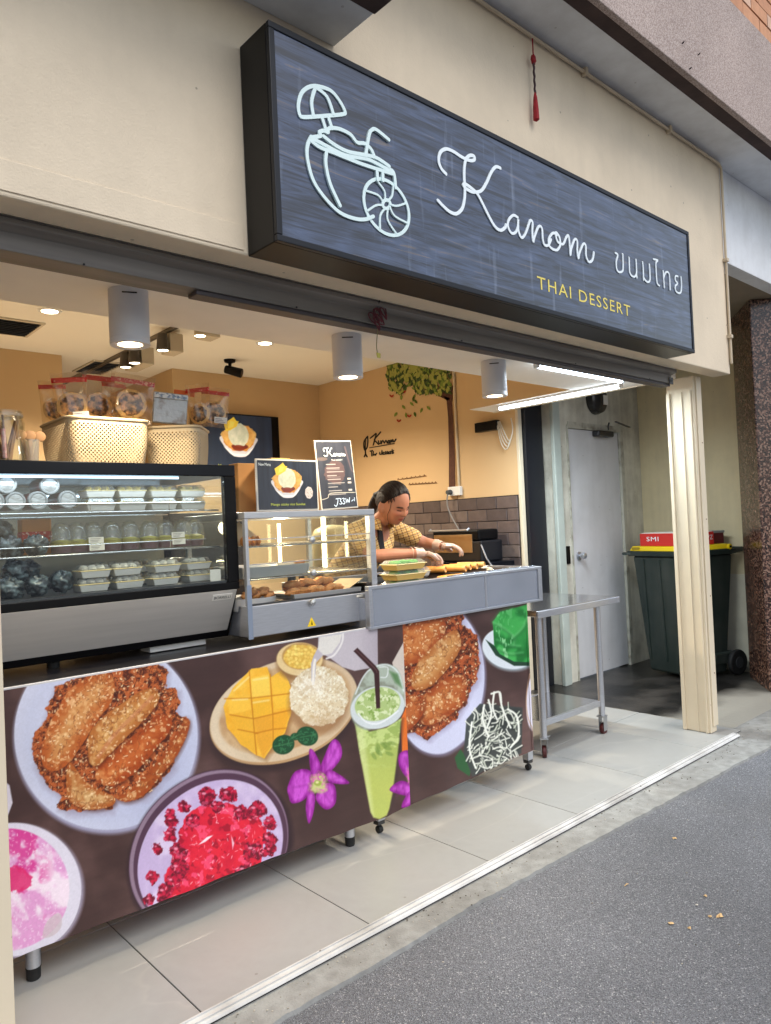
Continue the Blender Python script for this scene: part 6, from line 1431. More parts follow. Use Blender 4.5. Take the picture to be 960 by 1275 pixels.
# ------------------------------------------------------------------ boards on the warmer and the screen
def sundae(s, cx, cy, k):
    """printed bowl of mango sticky rice sundae, centre cx, cy and scale k in drawing units (y up)"""
    def T(P): return [(cx+a*k, cy+b_*k) for a, b_ in P]
    s.poly(T([(-1,.1),(-.92,-.38),(-.6,-.74),(-.25,-.95),(.3,-.95),(.64,-.74),(.95,-.35),(1.02,.1)]), (206, 206, 214), smooth=True); s.poly(T([(-.9,-.45),(-.3,-.8),(.4,-.8),(.9,-.4),(.6,-.8),(.35,-.95),(-.3,-.95),(-.55,-.8)]), (240, 240, 242), .8)
    s.put(s.mask_poly(T([(-.95,.3),(-.9,-.25),(-.4,-.65),(.45,-.65),(.9,-.25),(.98,.25),(.6,.7),(-.5,.6)]), warp=k*.05, wf=6/k), (204, 140, 66))
    m = s.mask_poly(T([(-1.08,.2),(-.95,.0),(-.8,-.3),(-.5,-.5),(.5,-.5),(.8,-.3),(1.0,.0),(1.08,.3),(.8,.55),(.3,.75),(-.5,.6)]), warp=k*.07, wf=8/k); s.put(m, s.mix((206, 140, 60), (240, 206, 132), fbm(s.U, s.V, 5/k, 3, 4)), .9)
    s.ell(cx+.05*k, cy-.42*k, .5*k, .16*k, (112, 44, 30)); m = s.mask_ell(cx, cy+.18*k, .62*k, .62*k, warp=k*.04, wf=7/k); s.put(m, s.mix((188, 196, 168), (238, 236, 214), fbm(s.U, s.V, 5/k, 3, 8)))
    s.ell(cx-.02*k, cy-.5*k, .36*k, .16*k, (126, 50, 34), a=.9); s.poly(T([(-.75,.35),(-.85,.75),(-.5,.95),(-.25,1.12),(-.1,.92),(.05,.9),(-.1,.62),(-.5,.4)]), (236, 206, 70)); s.poly(T([(-.6,.5),(-.45,.9),(-.2,.85),(-.3,.6)]), (250, 226, 110), .8)
def wood_dark(s, k, base=(24, 28, 38), hi=(50, 58, 76)): s.C[:] = s.mix(base, hi, fbm(s.U*k*6, s.V*k*.7, 1, 4, 3))
printm = colmat('printed_board', .35, spec=.5, coat=.2)
# poster
pz0, pz1 = 1.3745, on_y(356, 572, 2.44).z; px0, px1 = 1.541, 1.838
po = thing('menu_poster', 'framed "New Menu" poster with mango sticky rice sundae on the warmer', 'poster', ((px0+px1)/2, 2.44, pz0))
boxo('frame', paper, po, px0, px1, 2.442, 2.450, pz0, pz1, bev=.001)
s = Sheet(np.linspace(px0+.006, px1-.006, 230), np.linspace(pz0+.006, pz1-.006, 160)); wood_dark(s, 12); s.px = .0012
sundae(s, (px0+px1)/2-.005, (pz0+pz1)/2+.014, .068)
s.poly([(px1-.048+.026*.8*math.cos(t), pz0+.072+.026*math.sin(t)) for t in np.linspace(.2, 2*PI+.2, 8, endpoint=False)], (214, 204, 200)); s.speck(s.mask_ell(px1-.048, pz0+.072, .016, .018), 50, .0012, .0015, (120, 110, 110), 3)
s.build('print', printm, po, 2.4405)
b = MB(); word(b, 'New Menu', px0+.012, pz1-.028, .055, .012, 2.4395); b.build('lettering', letw, po)
b = MB(); word(b, 'Mango sticky rice Sundae', px0+.062, pz0+.018, .165, .013, 2.4395); b.build('lettering', mat('lime_lettering', (190, 204, 90), .6), po)
boxo('rear_leg', mat('golden_card', (206, 160, 84), .7), po, px0+.08, px0+.17, 2.452, 2.52, pz1-.03, pz1+.006, bev=.002)
boxo('kraft_backing', cardb, po, px0-.028, px1+.02, 2.53, 2.60, pz0, pz1-.01, bev=.003)
# menu board, leaning slightly
mx0, mx1, mz0, mz1 = 1.898, 2.102, 1.3745, on_y(420, 549, 2.5).z
mbd = thing('menu_board', 'tall narrow menu board with white script leaning on the warmer', 'menu board', (mx0, 2.50, mz0))
boxo('frame', paper, mbd, mx0, mx1, 2.502, 2.510, mz0, mz1, bev=.001)
s = Sheet(np.linspace(mx0+.005, mx1-.005, 150), np.linspace(mz0+.006, mz1-.006, 230)); wood_dark(s, 9, (36, 38, 46), (66, 68, 78)); s.px = .0012
s.put(s.mask_ell((mx0+mx1)/2-.01, mz0+.16, .06, .05, 20, warp=.012, wf=40), (112, 84, 80), .7); s.ell(mx0+.03, mz0+.22, .03, .008, (130, 110, 100), a=.6); s.line([(mx1-.04, mz1-.03), (mx1-.02, mz1-.12), (mx1-.008, mz1-.14)], .008, (110, 90, 92), .7)
for k in range(9):
    z = mz1-.105-k*.0165; s.line([(mx0+.05, z), (mx0+.05+.05+.02*((k*7) % 3), z)], .0035, (196, 190, 186), .85, smooth=False)
    if k in (4, 5, 7): s.poly([(mx1-.045, z-.004), (mx1-.025, z-.004), (mx1-.025, z+.004), (mx1-.045, z+.004)], (216, 206, 196))
    if k % 2: s.line([(mx0+.05, z-.007), (mx0+.12, z-.007)], .0018, (150, 146, 146), .8, smooth=False)
s.line([(mx0+.008, mz0+.045), (mx0+.04, mz0+.052), (mx0+.06, mz0+.07), (mx1-.008, mz0+.068)], .003, (210, 206, 190))
s.build('print', printm, mbd, 2.5005)
b = MB()
def mini_kanom(b, x, z, w_, h_, y, wd):
    allp = np.array([q for s_ in KAN for q in [(a, c) for a, c in s_]]); 
    for s_ in KAN:
        P = [(x+(a-65)/850*w_, z+h_-(c-68-(a-65)*.36)/360*h_*.9) for a, c in s_]; ribbon(b, spline(P, 3), wd, y-.0006, y)
mini_kanom(b, mx0+.042, mz1-.078, .118, .042, 2.4998, .0038); b.build('script_lettering', letw, mbd)
b = MB(); word(b, 'THAI DESSERT', mx0+.08, mz1-.090, .062, .0065, 2.4995); b.build('lettering', letw, mbd)
b = MB()
for P in ([(.070,.018),(.078,.012),(.086,.022),(.092,.044),(.080,.044),(.10,.046)], [(.100,.044),(.110,.044),(.104,.033),(.112,.028),(.106,.020),(.098,.022)], [(.118,.044),(.128,.044),(.122,.033),(.130,.028),(.124,.020),(.116,.022)], [(.136,.044),(.140,.024),(.146,.040),(.152,.024),(.158,.046)], [(.168,.030),(.178,.036)], [(.184,.030),(.186,.044)]):
    ribbon(b, spline([(mx0+a, mz0+c) for a, c in P], 3), .0034, 2.4990, 2.4996)
b.build('handwriting', mat('pale_blue_marker', (206, 226, 250), .5), mbd); mbd.rotation_euler = (R(-3), R(-2.5), 0)
# flower card and screen
fx = on_y(300, 610, 2.6).x; fc = boxo('flower_card', mat('salmon_flower_print', (226, 190, 150), .7, rgb2=(206, 120, 100), vscale=26, thr=(.5, .6)), None, fx-.02, fx+.062, 2.60, 2.604, 1.3745, on_y(305, 608, 2.6).z, bev=.001); tag(fc, 'cream card with pink flower print between display case and poster', 'card')
tv = thing('menu_screen', 'wall screen showing a mango sticky rice sundae on dark wood', 'screen', (3.5, 5.88, 1.82))
TX0, TX1, TZ0, TZ1 = 3.06, 3.965, 1.824, 2.376
boxo('bezel', black, tv, TX0, TX1, 5.845, 5.885, TZ0, TZ1, bev=.004); boxo('wall_mount', steeldk, tv, 3.4, 3.7, 5.886, 5.8995, 1.95, 2.2, bev=0)
s = Sheet(np.linspace(TX0+.012, TX1-.085, 180), np.linspace(TZ0+.03, TZ1-.012, 120)); wood_dark(s, 2.6, (22, 30, 44), (48, 62, 84)); s.px = .004; sundae(s, 3.52, 2.15, .175)
s.build('picture', colmat('screen_picture', .4, emis=.22), tv, 5.8435)
b = MB(); word(b, 'Mango sticky rice Sundae', 3.30, 1.872, .46, .04, 5.842); b.build('lettering', mat('lime_lettering', (0,0,0)), tv)
MB().tube(spline([(3.52, 5.89, 1.82), (3.53, 5.885, 1.6), (3.55, 5.88, 1.3), (3.50, 5.88, 1.0)], 4), .006, 6).build('cable', black, tv)

# ------------------------------------------------------------------ things behind the counter
wbn = thing('side_bench', 'dark bench along the tiled side wall carrying the black appliance', 'bench', (4.2, 4.3, 0))
boxo('top', steeldk, wbn, 3.95, 4.488, 3.55, 5.7, .90, .935, bev=.003)
for x in (3.98, 4.45):
    for y in (3.6, 5.6): boxo('leg', steeldk, wbn, x-.02, x+.02, y-.02, y+.02, 0, .8995, bev=.002)
ap = thing('press_grill', 'black and steel electric press grill standing by the tiled wall', 'appliance', (4.2, 3.9, .936))
boxo('body', mat('black_plastic', (20, 21, 26), .35), ap, 4.205, 4.46, 3.60, 4.10, .99, 1.15, bev=.012)
boxo('lid', black, ap, 4.205, 4.44, 3.62, 4.10, 1.152, 1.235, bev=.014)
boxo('steel_window', mat('brassy_steel', (164, 136, 100), .3, metal=.8, var=.15), ap, 4.198, 4.2045, 3.68, 4.08, 1.06, 1.20, bev=.003)
MB().tube([(4.17, 3.68, 1.245), (4.15, 3.68, 1.235), (4.15, 4.08, 1.235), (4.17, 4.08, 1.245)], .008, 8).build('handle', steel, ap, smooth=True)
boxo('base_block', mat('navy_black_gloss', (0,0,0)), ap, 4.19, 4.47, 3.50, 4.06, .936, .988, bev=.004)
MB().tube([(4.19, 3.585, 1.12), (4.18, 3.53, 1.02), (4.19, 3.48, .95)], .006, 6).build('side_lever', steel, ap)
rbn = thing('rear_bench', 'small dark bench behind the warmer under the rice cooker', 'bench', (2.7, 3.5, 0))
boxo('top', steeldk, rbn, 2.45, 2.95, 3.22, 3.62, 1.03, 1.06, bev=.003)
for x in (2.48, 2.92):
    for y in (3.25, 3.59): boxo('leg', steeldk, rbn, x-.018, x+.018, y-.018, y+.018, 0, 1.0295, bev=.002)
rcx = on_y(414, 680, 3.4).x; rk = thing('rice_cooker', 'cream rice cooker seen through the warmer glass', 'rice cooker', (rcx, 3.4, 1.06)); rcm = mat('cream_appliance', (214, 196, 150), .35)
MB().lathe([(0, 0), (.10, 0), (.115, .02), (.118, .17), (0, .17)], (rcx, 3.4, 1.0605), 30).build('pot', rcm, rk, smooth=True)
MB().lathe([(.119, .171), (.121, .19), (.10, .23), (.06, .25), (0, .256)], (rcx, 3.4, 1.0605), 30).build('lid', rcm, rk, smooth=True)
boxo('handle', mat('dark_grey_plastic', (70, 70, 70), .5), rk, rcx+.01, rcx+.055, 3.27, 3.285, 1.19, 1.225, bev=.004)
dkp = boxo('storage_rack', mat('dark_brown_cabinet', (52, 40, 34), .6, var=.2), None, 1.55, 2.38, 3.9, 4.1, 0, 1.42, bev=.004); tag(dkp, 'dark brown cabinet behind the warmer seen through its glass', 'cabinet')

# boxes of green sweets and crepe rolls on the grill counter
names = ['bottom', 'middle', 'top']
for lv in range(3):
    p = on_y(503 - 1*lv, 730, 2.47); clam('%s box of the stack of green pandan sweets beside the crepe rolls' % names[lv], (p.x+.006*lv, 2.47, 1.0006+lv*.0455), .20, .115, (84, 176, 60), .017, mat('yellow_food_tray', (226, 190, 110), .5), 'green sweet boxes on the grill counter', tray_h=.024)
p = on_y(536, 722, 2.43); clam('lower small box of dark sweets beside the green ones', (p.x+.02, 2.55, 1.0006), .11, .10, (96, 78, 84), .018, None, 'dark sweet boxes on the grill counter'); clam('upper small box of dark sweets beside the green ones', (p.x+.025, 2.55, 1.046), .11, .10, (96, 78, 84), .018, None, 'dark sweet boxes on the grill counter')
crt = mat('crepe_inside', (236, 206, 150), .7)
def crepe(u0, v0, u1, v1, label, m=gold, r=.0165):
    a = on_z(u0, v0, 1.048+r); b_ = on_z(u1, v1, 1.048+r); d = (b_-a)
    mid = (a+b_)/2; 
    ln = .155; d.normalize(); side = Vector((.30, -.954, 0)); a = b_-side*ln; a.z = b_.z
    t = thing('crepe_roll', label, 'crepe roll', ((a+b_)/2), 'rolled crepes on the grill'); dd = (b_-a).normalized(); e1 = dd.orthogonal().normalized(); e2 = dd.cross(e1)
    mb = MB(); nn = 30; rows = 7
    for j in range(rows+1):
        for i in range(nn+1):
            th = -1.2+i/nn*2*PI*1.35; rr_ = r*(1.0-.16*i/nn)*(1+.02*math.sin(5*j+i)); q = a.lerp(b_, j/rows)+e1*rr_*math.cos(th)+e2*rr_*math.sin(th); mb.v.append(tuple(q))
    for j in range(rows):
        for i in range(nn): k = j*(nn+1)+i; mb.f.append((k, k+1, k+nn+2, k+nn+1)); mb.mi.append(0)
    o = mb.build('crepe_sheet', m, t, smooth=True); o.modifiers.new('thick', 'SOLIDIFY').thickness = .0016
    MB().cyl(a.lerp(b_, .03), a.lerp(b_, .97), r*.62, n=12).build('filling', crt, t)
cl = [(557, 712), (568, 711), (582, 711), (588, 709), (596, 708), (605, 706)]
for k, (u, v) in enumerate(cl):
    crepe(u-22, v-10, u-2, v-3, '%s rolled crepe counted from the left on the grill' % ['first', 'second', 'third', 'fourth', 'fifth', 'sixth and palest'][k], gold if k < 5 else mat('pale_crepe', (226, 176, 100), .6, var=.1, vscale=40))
pc_ = on_y(565, 722, 2.40)
tt = thing('sweet_tray', 'shallow clear tray of yellow sweets at the front of the grill counter', 'tray', (pc_.x, 2.40, 1.0)); boxo('tray', plastic, tt, pc_.x-.11, pc_.x+.07, 2.36, 2.46, 1.0006, 1.03, bev=.003)
for k in range(5): MB().blob((pc_.x-.08+.034*k, 2.40, 1.040), (.02, .03, .010), k, .12).build('sweet', mat('amber_sweet', (204, 140, 50), .5, var=.25, vscale=40), tt, smooth=True)
r = np.random.RandomState(5)
for k in range(6):
    y = 2.40+.06*k; o = MB().blob((2.86+.05*k+.02*r.rand(), y, 1.052), (.022, .008, .006), k, .3).build('batter_crumb', mat('pale_batter', (214, 196, 168), .7), None, smooth=True); tag(o, ['first', 'second', 'third', 'fourth', 'fifth', 'sixth'][k]+' pale batter crumb from the front edge of the grill grate', 'crumb', 'batter crumbs on the grate')

# ------------------------------------------------------------------ cart, bin, red box
ca = thing('prep_cart', 'stainless steel trolley with lower shelf on red caster wheels', 'trolley', (3.6, 2.65, 0))
boxo('top', mirror_steel, ca, 3.225, 4.055, 2.395, 2.95, .768, .802, bev=.004)
boxo('front_roll', steel, ca, 3.225, 4.055, 2.385, 2.3945, .762, .80, bev=.004)
boxo('shelf', mirror_steel, ca, 3.27, 3.85, 2.435, 2.80, .196, .200, bev=.001)
boxo('shelf_edge', steel, ca, 3.293, 3.828, 2.412, 2.4345, .172, .203, bev=.003)
boxo('shelf_edge', steel, ca, 3.293, 3.828, 2.8005, 2.82, .172, .203, bev=.003)
for x, y in ((3.27, 2.42), (3.85, 2.42), (3.27, 2.81), (3.85, 2.81)):
    lg = MB().cyl((x, y, .115), (x, y, .767), .019, n=20).build('leg', steel, ca, smooth=True)
    a = .7 if x < 3.5 else .1
    fk = MB(); 
    for sgn in (-1, 1): fk.obox((x+math.cos(a+PI/2)*.016*sgn+math.cos(a)*.008, y+math.sin(a+PI/2)*.016*sgn+math.sin(a)*.008, .066), (.045, .003, .085), (0, 0, a))
    fk.obox((x, y, .111), (.055, .045, .006), (0, 0, a))
    fk.build('caster_fork', mat('zinc_plate', (168, 170, 172), .4, metal=.7), lg, bev=.001)
    dx, dy = math.cos(a+PI/2)*.011, math.sin(a+PI/2)*.011; cx_, cy_ = x+math.cos(a)*.012, y+math.sin(a)*.012
    MB().cyl((cx_-dx, cy_-dy, .034), (cx_+dx, cy_+dy, .034), .034, n=24).build('caster_wheel', redcaster, lg, bev=.004)
    if x < 3.5 and y < 2.5: MB().obox((x+.055, y+.02, .106), (.075, .032, .006), (0, R(10), .5)).build('brake_lever', mat('zinc_plate', (0,0,0)), lg, bev=.002)
# wheelie bin
BO = Vector((5.42, 2.60, 0)); BA = 14; w1 = Vector((math.sin(R(BA)), math.cos(R(BA)), 0)); w2 = Vector((math.cos(R(BA)), -math.sin(R(BA)), 0))
bin_ = thing('wheelie_bin', 'dark green wheelie bin with yellow lid in the alcove', 'bin', BO+w1*.25+w2*.25)
def bp3(a, b_, z): q = BO+w1*a+w2*b_; return (q.x, q.y, z)
bg = weathered(mat('dark_green_plastic', (26, 40, 36), .5), .05, .5, .5, .2, (110, 108, 100)); yl = mat('yellow_plastic', (236, 204, 20), .4)
MB().hexa([bp3(.03, .03, .03), bp3(.45, .03, .03), bp3(.45, .42, .03), bp3(.03, .42, .03)], [bp3(-.01, -.01, .955), bp3(.54, -.01, .955), bp3(.54, .50, .955), bp3(-.01, .50, .955)]).build('body', bg, bin_, bev=.02, seg=3)
for a_ in (.10, .26, .42): MB().hexa([bp3(a_, .018, .12), bp3(a_+.02, .018, .12), bp3(a_+.02, .04, .12), bp3(a_, .04, .12)], [bp3(a_, -.018, .93), bp3(a_+.02, -.018, .93), bp3(a_+.02, .01, .93), bp3(a_, .01, .93)]).build('body_rib', bg, bin_, bev=.004)
MB().hexa([bp3(-.03, -.03, .955), bp3(.57, -.03, .955), bp3(.57, .52, .955), bp3(-.03, .52, .955)], [bp3(-.035, -.035, .995), bp3(.575, -.035, .995), bp3(.575, .525, .995), bp3(-.035, .525, .995)]).build('rim', bg, bin_, bev=.006)
MB().hexa([bp3(-.02, -.03, .9955), bp3(.55, -.03, .9955), bp3(.55, .48, .9955), bp3(-.02, .48, .9955)], [bp3(0, -.02, 1.035), bp3(.53, -.02, 1.035), bp3(.53, .46, 1.035), bp3(0, .46, 1.035)]).build('lid', yl, bin_, bev=.008)
MB().hexa([bp3(.44, -.034, 1.008), bp3(.52, -.034, 1.008), bp3(.52, -.033, 1.008), bp3(.44, -.033, 1.008)], [bp3(.44, -.028, 1.028), bp3(.52, -.028, 1.028), bp3(.52, -.027, 1.028), bp3(.44, -.027, 1.028)]).build('embossed_panel', mat('ochre_emboss', (150, 124, 20), .5), bin_)
MB().cyl(bp3(-.04, .44, 1.012), bp3(-.02, .44, 1.012), .022, n=18).build('hinge_end', yl, bin_, bev=.003)
MB().cyl(bp3(-.045, .44, 1.012), bp3(-.0405, .44, 1.012), .009, n=14).build('hinge_hole', black, bin_)
MB().tube([bp3(-.02, .46, .97), bp3(-.02, .60, .985), bp3(.52, .60, .985), bp3(.52, .46, .97)], .020, 10).build('handle', bg, bin_, smooth=True)
MB().tube([bp3(.54, -.02, .975), bp3(.585, -.06, .975), bp3(.60, .2, .975)], .014, 8).build('front_lip', bg, bin_, smooth=True)
boxo_ = MB().hexa([bp3(-.004, .24, .10), bp3(.44, .24, .10), bp3(.44, .46, .10), bp3(-.004, .46, .10)], [bp3(-.012, .24, .19), bp3(.45, .24, .19), bp3(.45, .48, .19), bp3(-.012, .48, .19)]).build('axle_housing', bg, bin_, bev=.01)
for a0, a1 in ((-.045, -.008), (.47, .507)):
    wheel = MB().cyl(bp3(a0, .47, .105), bp3(a1, .47, .105), .10, n=36).build('wheel', rubber, bin_, bev=.012); MB().cyl(bp3(a0-.003, .47, .105), bp3(a1+.003, .47, .105), .045, n=24).build('wheel_hub', mat('grey_hub', (56, 58, 60), .5), wheel, bev=.004)
rbx = thing('red_box', 'flat red cardboard box with white capitals lying upside down on the yellow bin lid', 'box', BO+w1*.25+w2*.2+Vector((0, 0, 1.036)))
redc = mat('red_carton', (206, 44, 38), .5, var=.04)
MB().hexa([bp3(.02, .0, 1.0365), bp3(.46, .0, 1.0365), bp3(.46, .33, 1.0365), bp3(.02, .33, 1.0365)], [bp3(.02, .0, 1.135), bp3(.46, .0, 1.135), bp3(.46, .33, 1.135), bp3(.02, .33, 1.135)]).build('carton', redc, rbx, bev=.003)
MB().hexa([bp3(.03, .01, 1.1355), bp3(.45, .01, 1.1355), bp3(.45, .32, 1.1355), bp3(.03, .32, 1.1355)], [bp3(.03, .01, 1.142), bp3(.45, .01, 1.142), bp3(.45, .32, 1.142), bp3(.03, .32, 1.142)]).build('pale_base', paper, rbx)
def face_word(txt, o0, dirv, nrm, w_, h_, par):
    V, F = text_shape(txt, w_, h_, 1.1); mb = MB(); mb.add([tuple(Vector(o0)+dirv*a+Vector((0, 0, c))+nrm*.0012) for a, c in V], F); mb.build('lettering', letw, par)
face_word('SMI', bp3(.39, 0, 1.075), -w1, -w2, .12, .035, rbx); face_word('IVZ', bp3(.02, .235, 1.075), w2, -w1, .08, .035, rbx)
gb = thing('dark_box', 'dark red and grey box behind the red carton on the bin', 'box', bp3(.1, .45, 1.036)); 
MB().hexa([bp3(.06, .345, 1.0365), bp3(.42, .345, 1.0365), bp3(.42, .50, 1.0365), bp3(.06, .50, 1.0365)], [bp3(.06, .345, 1.12), bp3(.42, .345, 1.12), bp3(.42, .50, 1.12), bp3(.06, .50, 1.12)]).build('carton', mat('wine_red_card', (104, 26, 36), .5), gb, bev=.003)
MB().hexa([bp3(.055, .34, 1.1205), bp3(.43, .34, 1.1205), bp3(.43, .505, 1.1205), bp3(.055, .505, 1.1205)], [bp3(.055, .34, 1.138), bp3(.43, .34, 1.138), bp3(.43, .505, 1.138), bp3(.055, .505, 1.138)]).build('grey_lid', mat('grey_card', (150, 152, 152), .5), gb, bev=.002)

# ------------------------------------------------------------------ the woman at the grill
def skin_shape(nodes, edges, root, sub=2):
    """grow a smooth tapering surface over a skeleton; nodes: name -> (position, radius)"""
    ks = list(nodes); me = bpy.data.meshes.new('sk'); me.from_pydata([tuple(nodes[k][0]) for k in ks], [(ks.index(a), ks.index(b)) for a, b in edges], [])
    ob = bpy.data.objects.new('sk', me); C.objects.link(ob); m = ob.modifiers.new('s', 'SKIN'); m.use_smooth_shade = True
    for i, k in enumerate(ks):
        r = nodes[k][1]; r = r if hasattr(r, '__len__') else (r, r); me.skin_vertices[0].data[i].radius = r; me.skin_vertices[0].data[i].use_root = (k == root)
    m2 = ob.modifiers.new('u', 'SUBSURF'); m2.levels = sub; m2.render_levels = sub
    dg = bpy.context.evaluated_depsgraph_get(); dg.update(); e = ob.evaluated_get(dg); mm = bpy.data.meshes.new_from_object(e)
    V = [tuple(v.co) for v in mm.vertices]; F = [tuple(p.vertices) for p in mm.polygons]
    bpy.data.objects.remove(ob); bpy.data.meshes.remove(mm); return V, F
def P3(u, v, y): return on_y(u, v, y)
J = dict(pelvis=Vector((2.46, 3.13, .90)), waist=Vector((2.48, 3.08, 1.03)), chest=Vector((2.55, 2.98, 1.19)), upper=Vector((2.545, 2.955, 1.275)), neck0=Vector((2.575, 2.925, 1.315)))
HC = P3(489, 628, 2.80)
shR = Vector((2.415, 2.90, 1.27)); shL = Vector((2.735, 3.00, 1.285))
elR = P3(463, 693, 2.73); wrR = P3(524, 689, 2.63); elL = P3(531, 677, 2.86); wrL = P3(549, 680, 2.75)
tR = P3(552, 694, 2.60); tL = P3(566, 682, 2.70)
body = {'pelvis': (J['pelvis'], .125), 'waist': (J['waist'], (.115, .10)), 'chest': (J['chest'], (.13, .105)), 'upper': (J['upper'], (.10, .07)), 'neck0': (J['neck0'], .050), 'neck1': (HC+Vector((-.012, .035, -.06)), .047), 'headc': (HC+Vector((0, .02, 0)), .06),
 'shR': (shR, .048), 'uaR': (shR.lerp(elR, .5), .042), 'elR': (elR, .036), 'faR': (elR.lerp(wrR, .35), .037), 'wrR': (wrR, .0245),
 'shL': (shL, .048), 'uaL': (shL.lerp(elL, .5), .042), 'elL': (elL, .035), 'faL': (elL.lerp(wrL, .4), .034), 'wrL': (wrL, .0235),
 'hipR': (Vector((2.37, 3.14, .86)), .085), 'knR': (Vector((2.36, 3.12, .48)), .055), 'anR': (Vector((2.36, 3.15, .09)), .035), 'toR': (Vector((2.35, 3.02, .035)), .03),
 'hipL': (Vector((2.55, 3.14, .86)), .085), 'knL': (Vector((2.57, 3.10, .48)), .055), 'anL': (Vector((2.57, 3.15, .09)), .035), 'toL': (Vector((2.58, 3.02, .035)), .03)}
be = [('pelvis','waist'),('waist','chest'),('chest','upper'),('upper','neck0'),('neck0','neck1'),('neck1','headc'),('upper','shR'),('shR','uaR'),('uaR','elR'),('elR','faR'),('faR','wrR'),('upper','shL'),('shL','uaL'),('uaL','elL'),('elL','faL'),('faL','wrL'),
 ('pelvis','hipR'),('hipR','knR'),('knR','anR'),('anR','toR'),('pelvis','hipL'),('hipL','knL'),('knL','anL'),('anL','toL')]
MBD = MB(); V, F = skin_shape(body, be, 'pelvis'); MBD.add(V, F)
# hands: palm plus four bent fingers and a thumb
def hand(wr, tip, down, curls, spread, grow=0., k=1.):
    """chains for one hand; wr wrist, tip direction of the fingers, down = palm normal side"""
    f = (tip-wr).normalized(); dn = (down-f*down.dot(f)).normalized(); sd = f.cross(dn); out = []
    pm = wr+f*.045; g = grow
    V, F = skin_shape({'a': (wr-f*.006, .0245*k+g), 'b': (wr+f*.022, (.031*k+g, .016*k+g)), 'c': (wr+f*.060, (.036*k+g, .0145*k+g)), 'd': (wr+f*.080, (.032*k+g, .011*k+g))}, [('a','b'),('b','c'),('c','d')], 'a', 1); out.append((V, F))
    lens = (.062, .070, .066, .052)
    for i in range(4):
        o = (i-1.5)*.0175; base = wr+f*(.062-.003*abs(i-1.4))+sd*o; d = (f+sd*o*spread).normalized(); c = curls[i]; L0 = lens[i]
        def bend(a): return (d*math.cos(a)+dn*math.sin(a)).normalized()
        p1 = base+bend(c*.25)*.018; p2 = p1+bend(c*.5)*L0*.46; p3 = p2+bend(c*1.1)*L0*.32; p4 = p3+bend(c*1.6)*L0*.26
        V, F = skin_shape({'a': (base, .0088+g), 'b': (p1, .0094+g), 'c': (p2, .0086+g), 'd': (p3, .0078+g), 'e': (p4, .0062+g)}, [('a','b'),('b','c'),('c','d'),('d','e')], 'a', 1); out.append((V, F))
    b0 = wr+f*.020+sd*.022*spread_s(sd); b1 = b0+(f*.55+sd*.75*spread_s(sd)+dn*.35).normalized()*.032; b2 = b1+(f*.8+sd*.15*spread_s(sd)+dn*.6).normalized()*.028; b3 = b2+(f*.85+dn*.5-sd*.15*spread_s(sd)).normalized()*.022
    V, F = skin_shape({'a': (b0, .013+g), 'b': (b1, .0112+g), 'c': (b2, .0100+g), 'd': (b3, .0074+g)}, [('a','b'),('b','c'),('c','d')], 'a', 1); out.append((V, F)); return out
TH = [1.]
def spread_s(sd): return TH[0]
gl = []
TH[0] = -1.; hR = hand(wrR, tR, Vector((.1, -.25, -1)), (1.05, 1.15, 1.2, 1.3), 4); gR = hand(wrR, tR, Vector((.1, -.25, -1)), (1.05, 1.15, 1.2, 1.3), 4, .0016)
TH[0] = 1.; hL = hand(wrL, tL+Vector((.03, 0, .01)), Vector((.55, -.2, -1)), (1.25, 1.0, .8, .6), 9); gL = hand(wrL, tL+Vector((.03, 0, .01)), Vector((.55, -.2, -1)), (1.25, 1.0, .8, .6), 9, .0016)
for V, F in hR+hL: MBD.add(V, F)
# head: built facing +X, then turned towards her hands
def head_r(d):
    x, y, z = d; r = 1/math.sqrt((x/.096)**2+(y/.074)**2+(z/.116)**2)
    if z < 0: r *= 1-.16*(-z)**1.3*(1-.75*max(0, x))            # narrower jaw
    if x < 0 and z < -.3: r *= 1-.22*min(1, (-z-.3)*1.6)         # nape
    if x > 0: r *= 1-.045*max(0, 1-abs(z)*1.2)*max(0, x)         # flatter face
    def g(cy, cz, sy, sz): return math.exp(-((y-cy)/sy)**2-((z-cz)/sz)**2) if x > 0 else 0
    r += .0175*g(0, -.17, .085, .10)+.0085*g(0, -.02, .055, .16) # nose
    r += .004*(g(.10, -.235, .055, .05)+g(-.10, -.235, .055, .05))   # nostrils
    r -= .0075*(g(.33, .05, .17, .10)+g(-.33, .05, .17, .10))    # eye sockets
    r += .0048*(g(.34, .045, .10, .055)+g(-.34, .045, .10, .055))# lids
    r += .005*(g(.42, -.22, .2, .16)+g(-.42, -.22, .2, .16))     # cheeks
    r += .0058*g(0, -.445, .19, .045)+.0068*g(0, -.535, .16, .05)  # lips
    r -= .003*g(0, -.49, .2, .018)
    r += .009*g(0, -.80, .22, .15)                               # chin
    r += .003*(g(.3, .17, .2, .06)+g(-.3, .17, .2, .06)); return r
nu, nv = 96, 72; hv = []; hf = []
for j in range(nv+1):
    for i in range(nu):
        th = PI*j/nv; ph = 2*PI*i/nu; d = (math.sin(th)*math.cos(ph), math.sin(th)*math.sin(ph), math.cos(th)); r_ = head_r(d); hv.append(Vector(d)*r_)
hf = [(j*nu+i, (j+1)*nu+i, (j+1)*nu+(i+1) % nu, j*nu+(i+1) % nu) for j in range(nv) for i in range(nu)]
yaw = math.atan2(-1, .06); pitch = R(26)
HM = Matrix.Rotation(yaw, 3, 'Z') @ Matrix.Rotation(pitch, 3, 'Y') @ Matrix.Rotation(R(4), 3, 'X'); HI = HM.inverted(); HS = 1.0
MBD.add([HC+HM @ v for v in hv], hf)
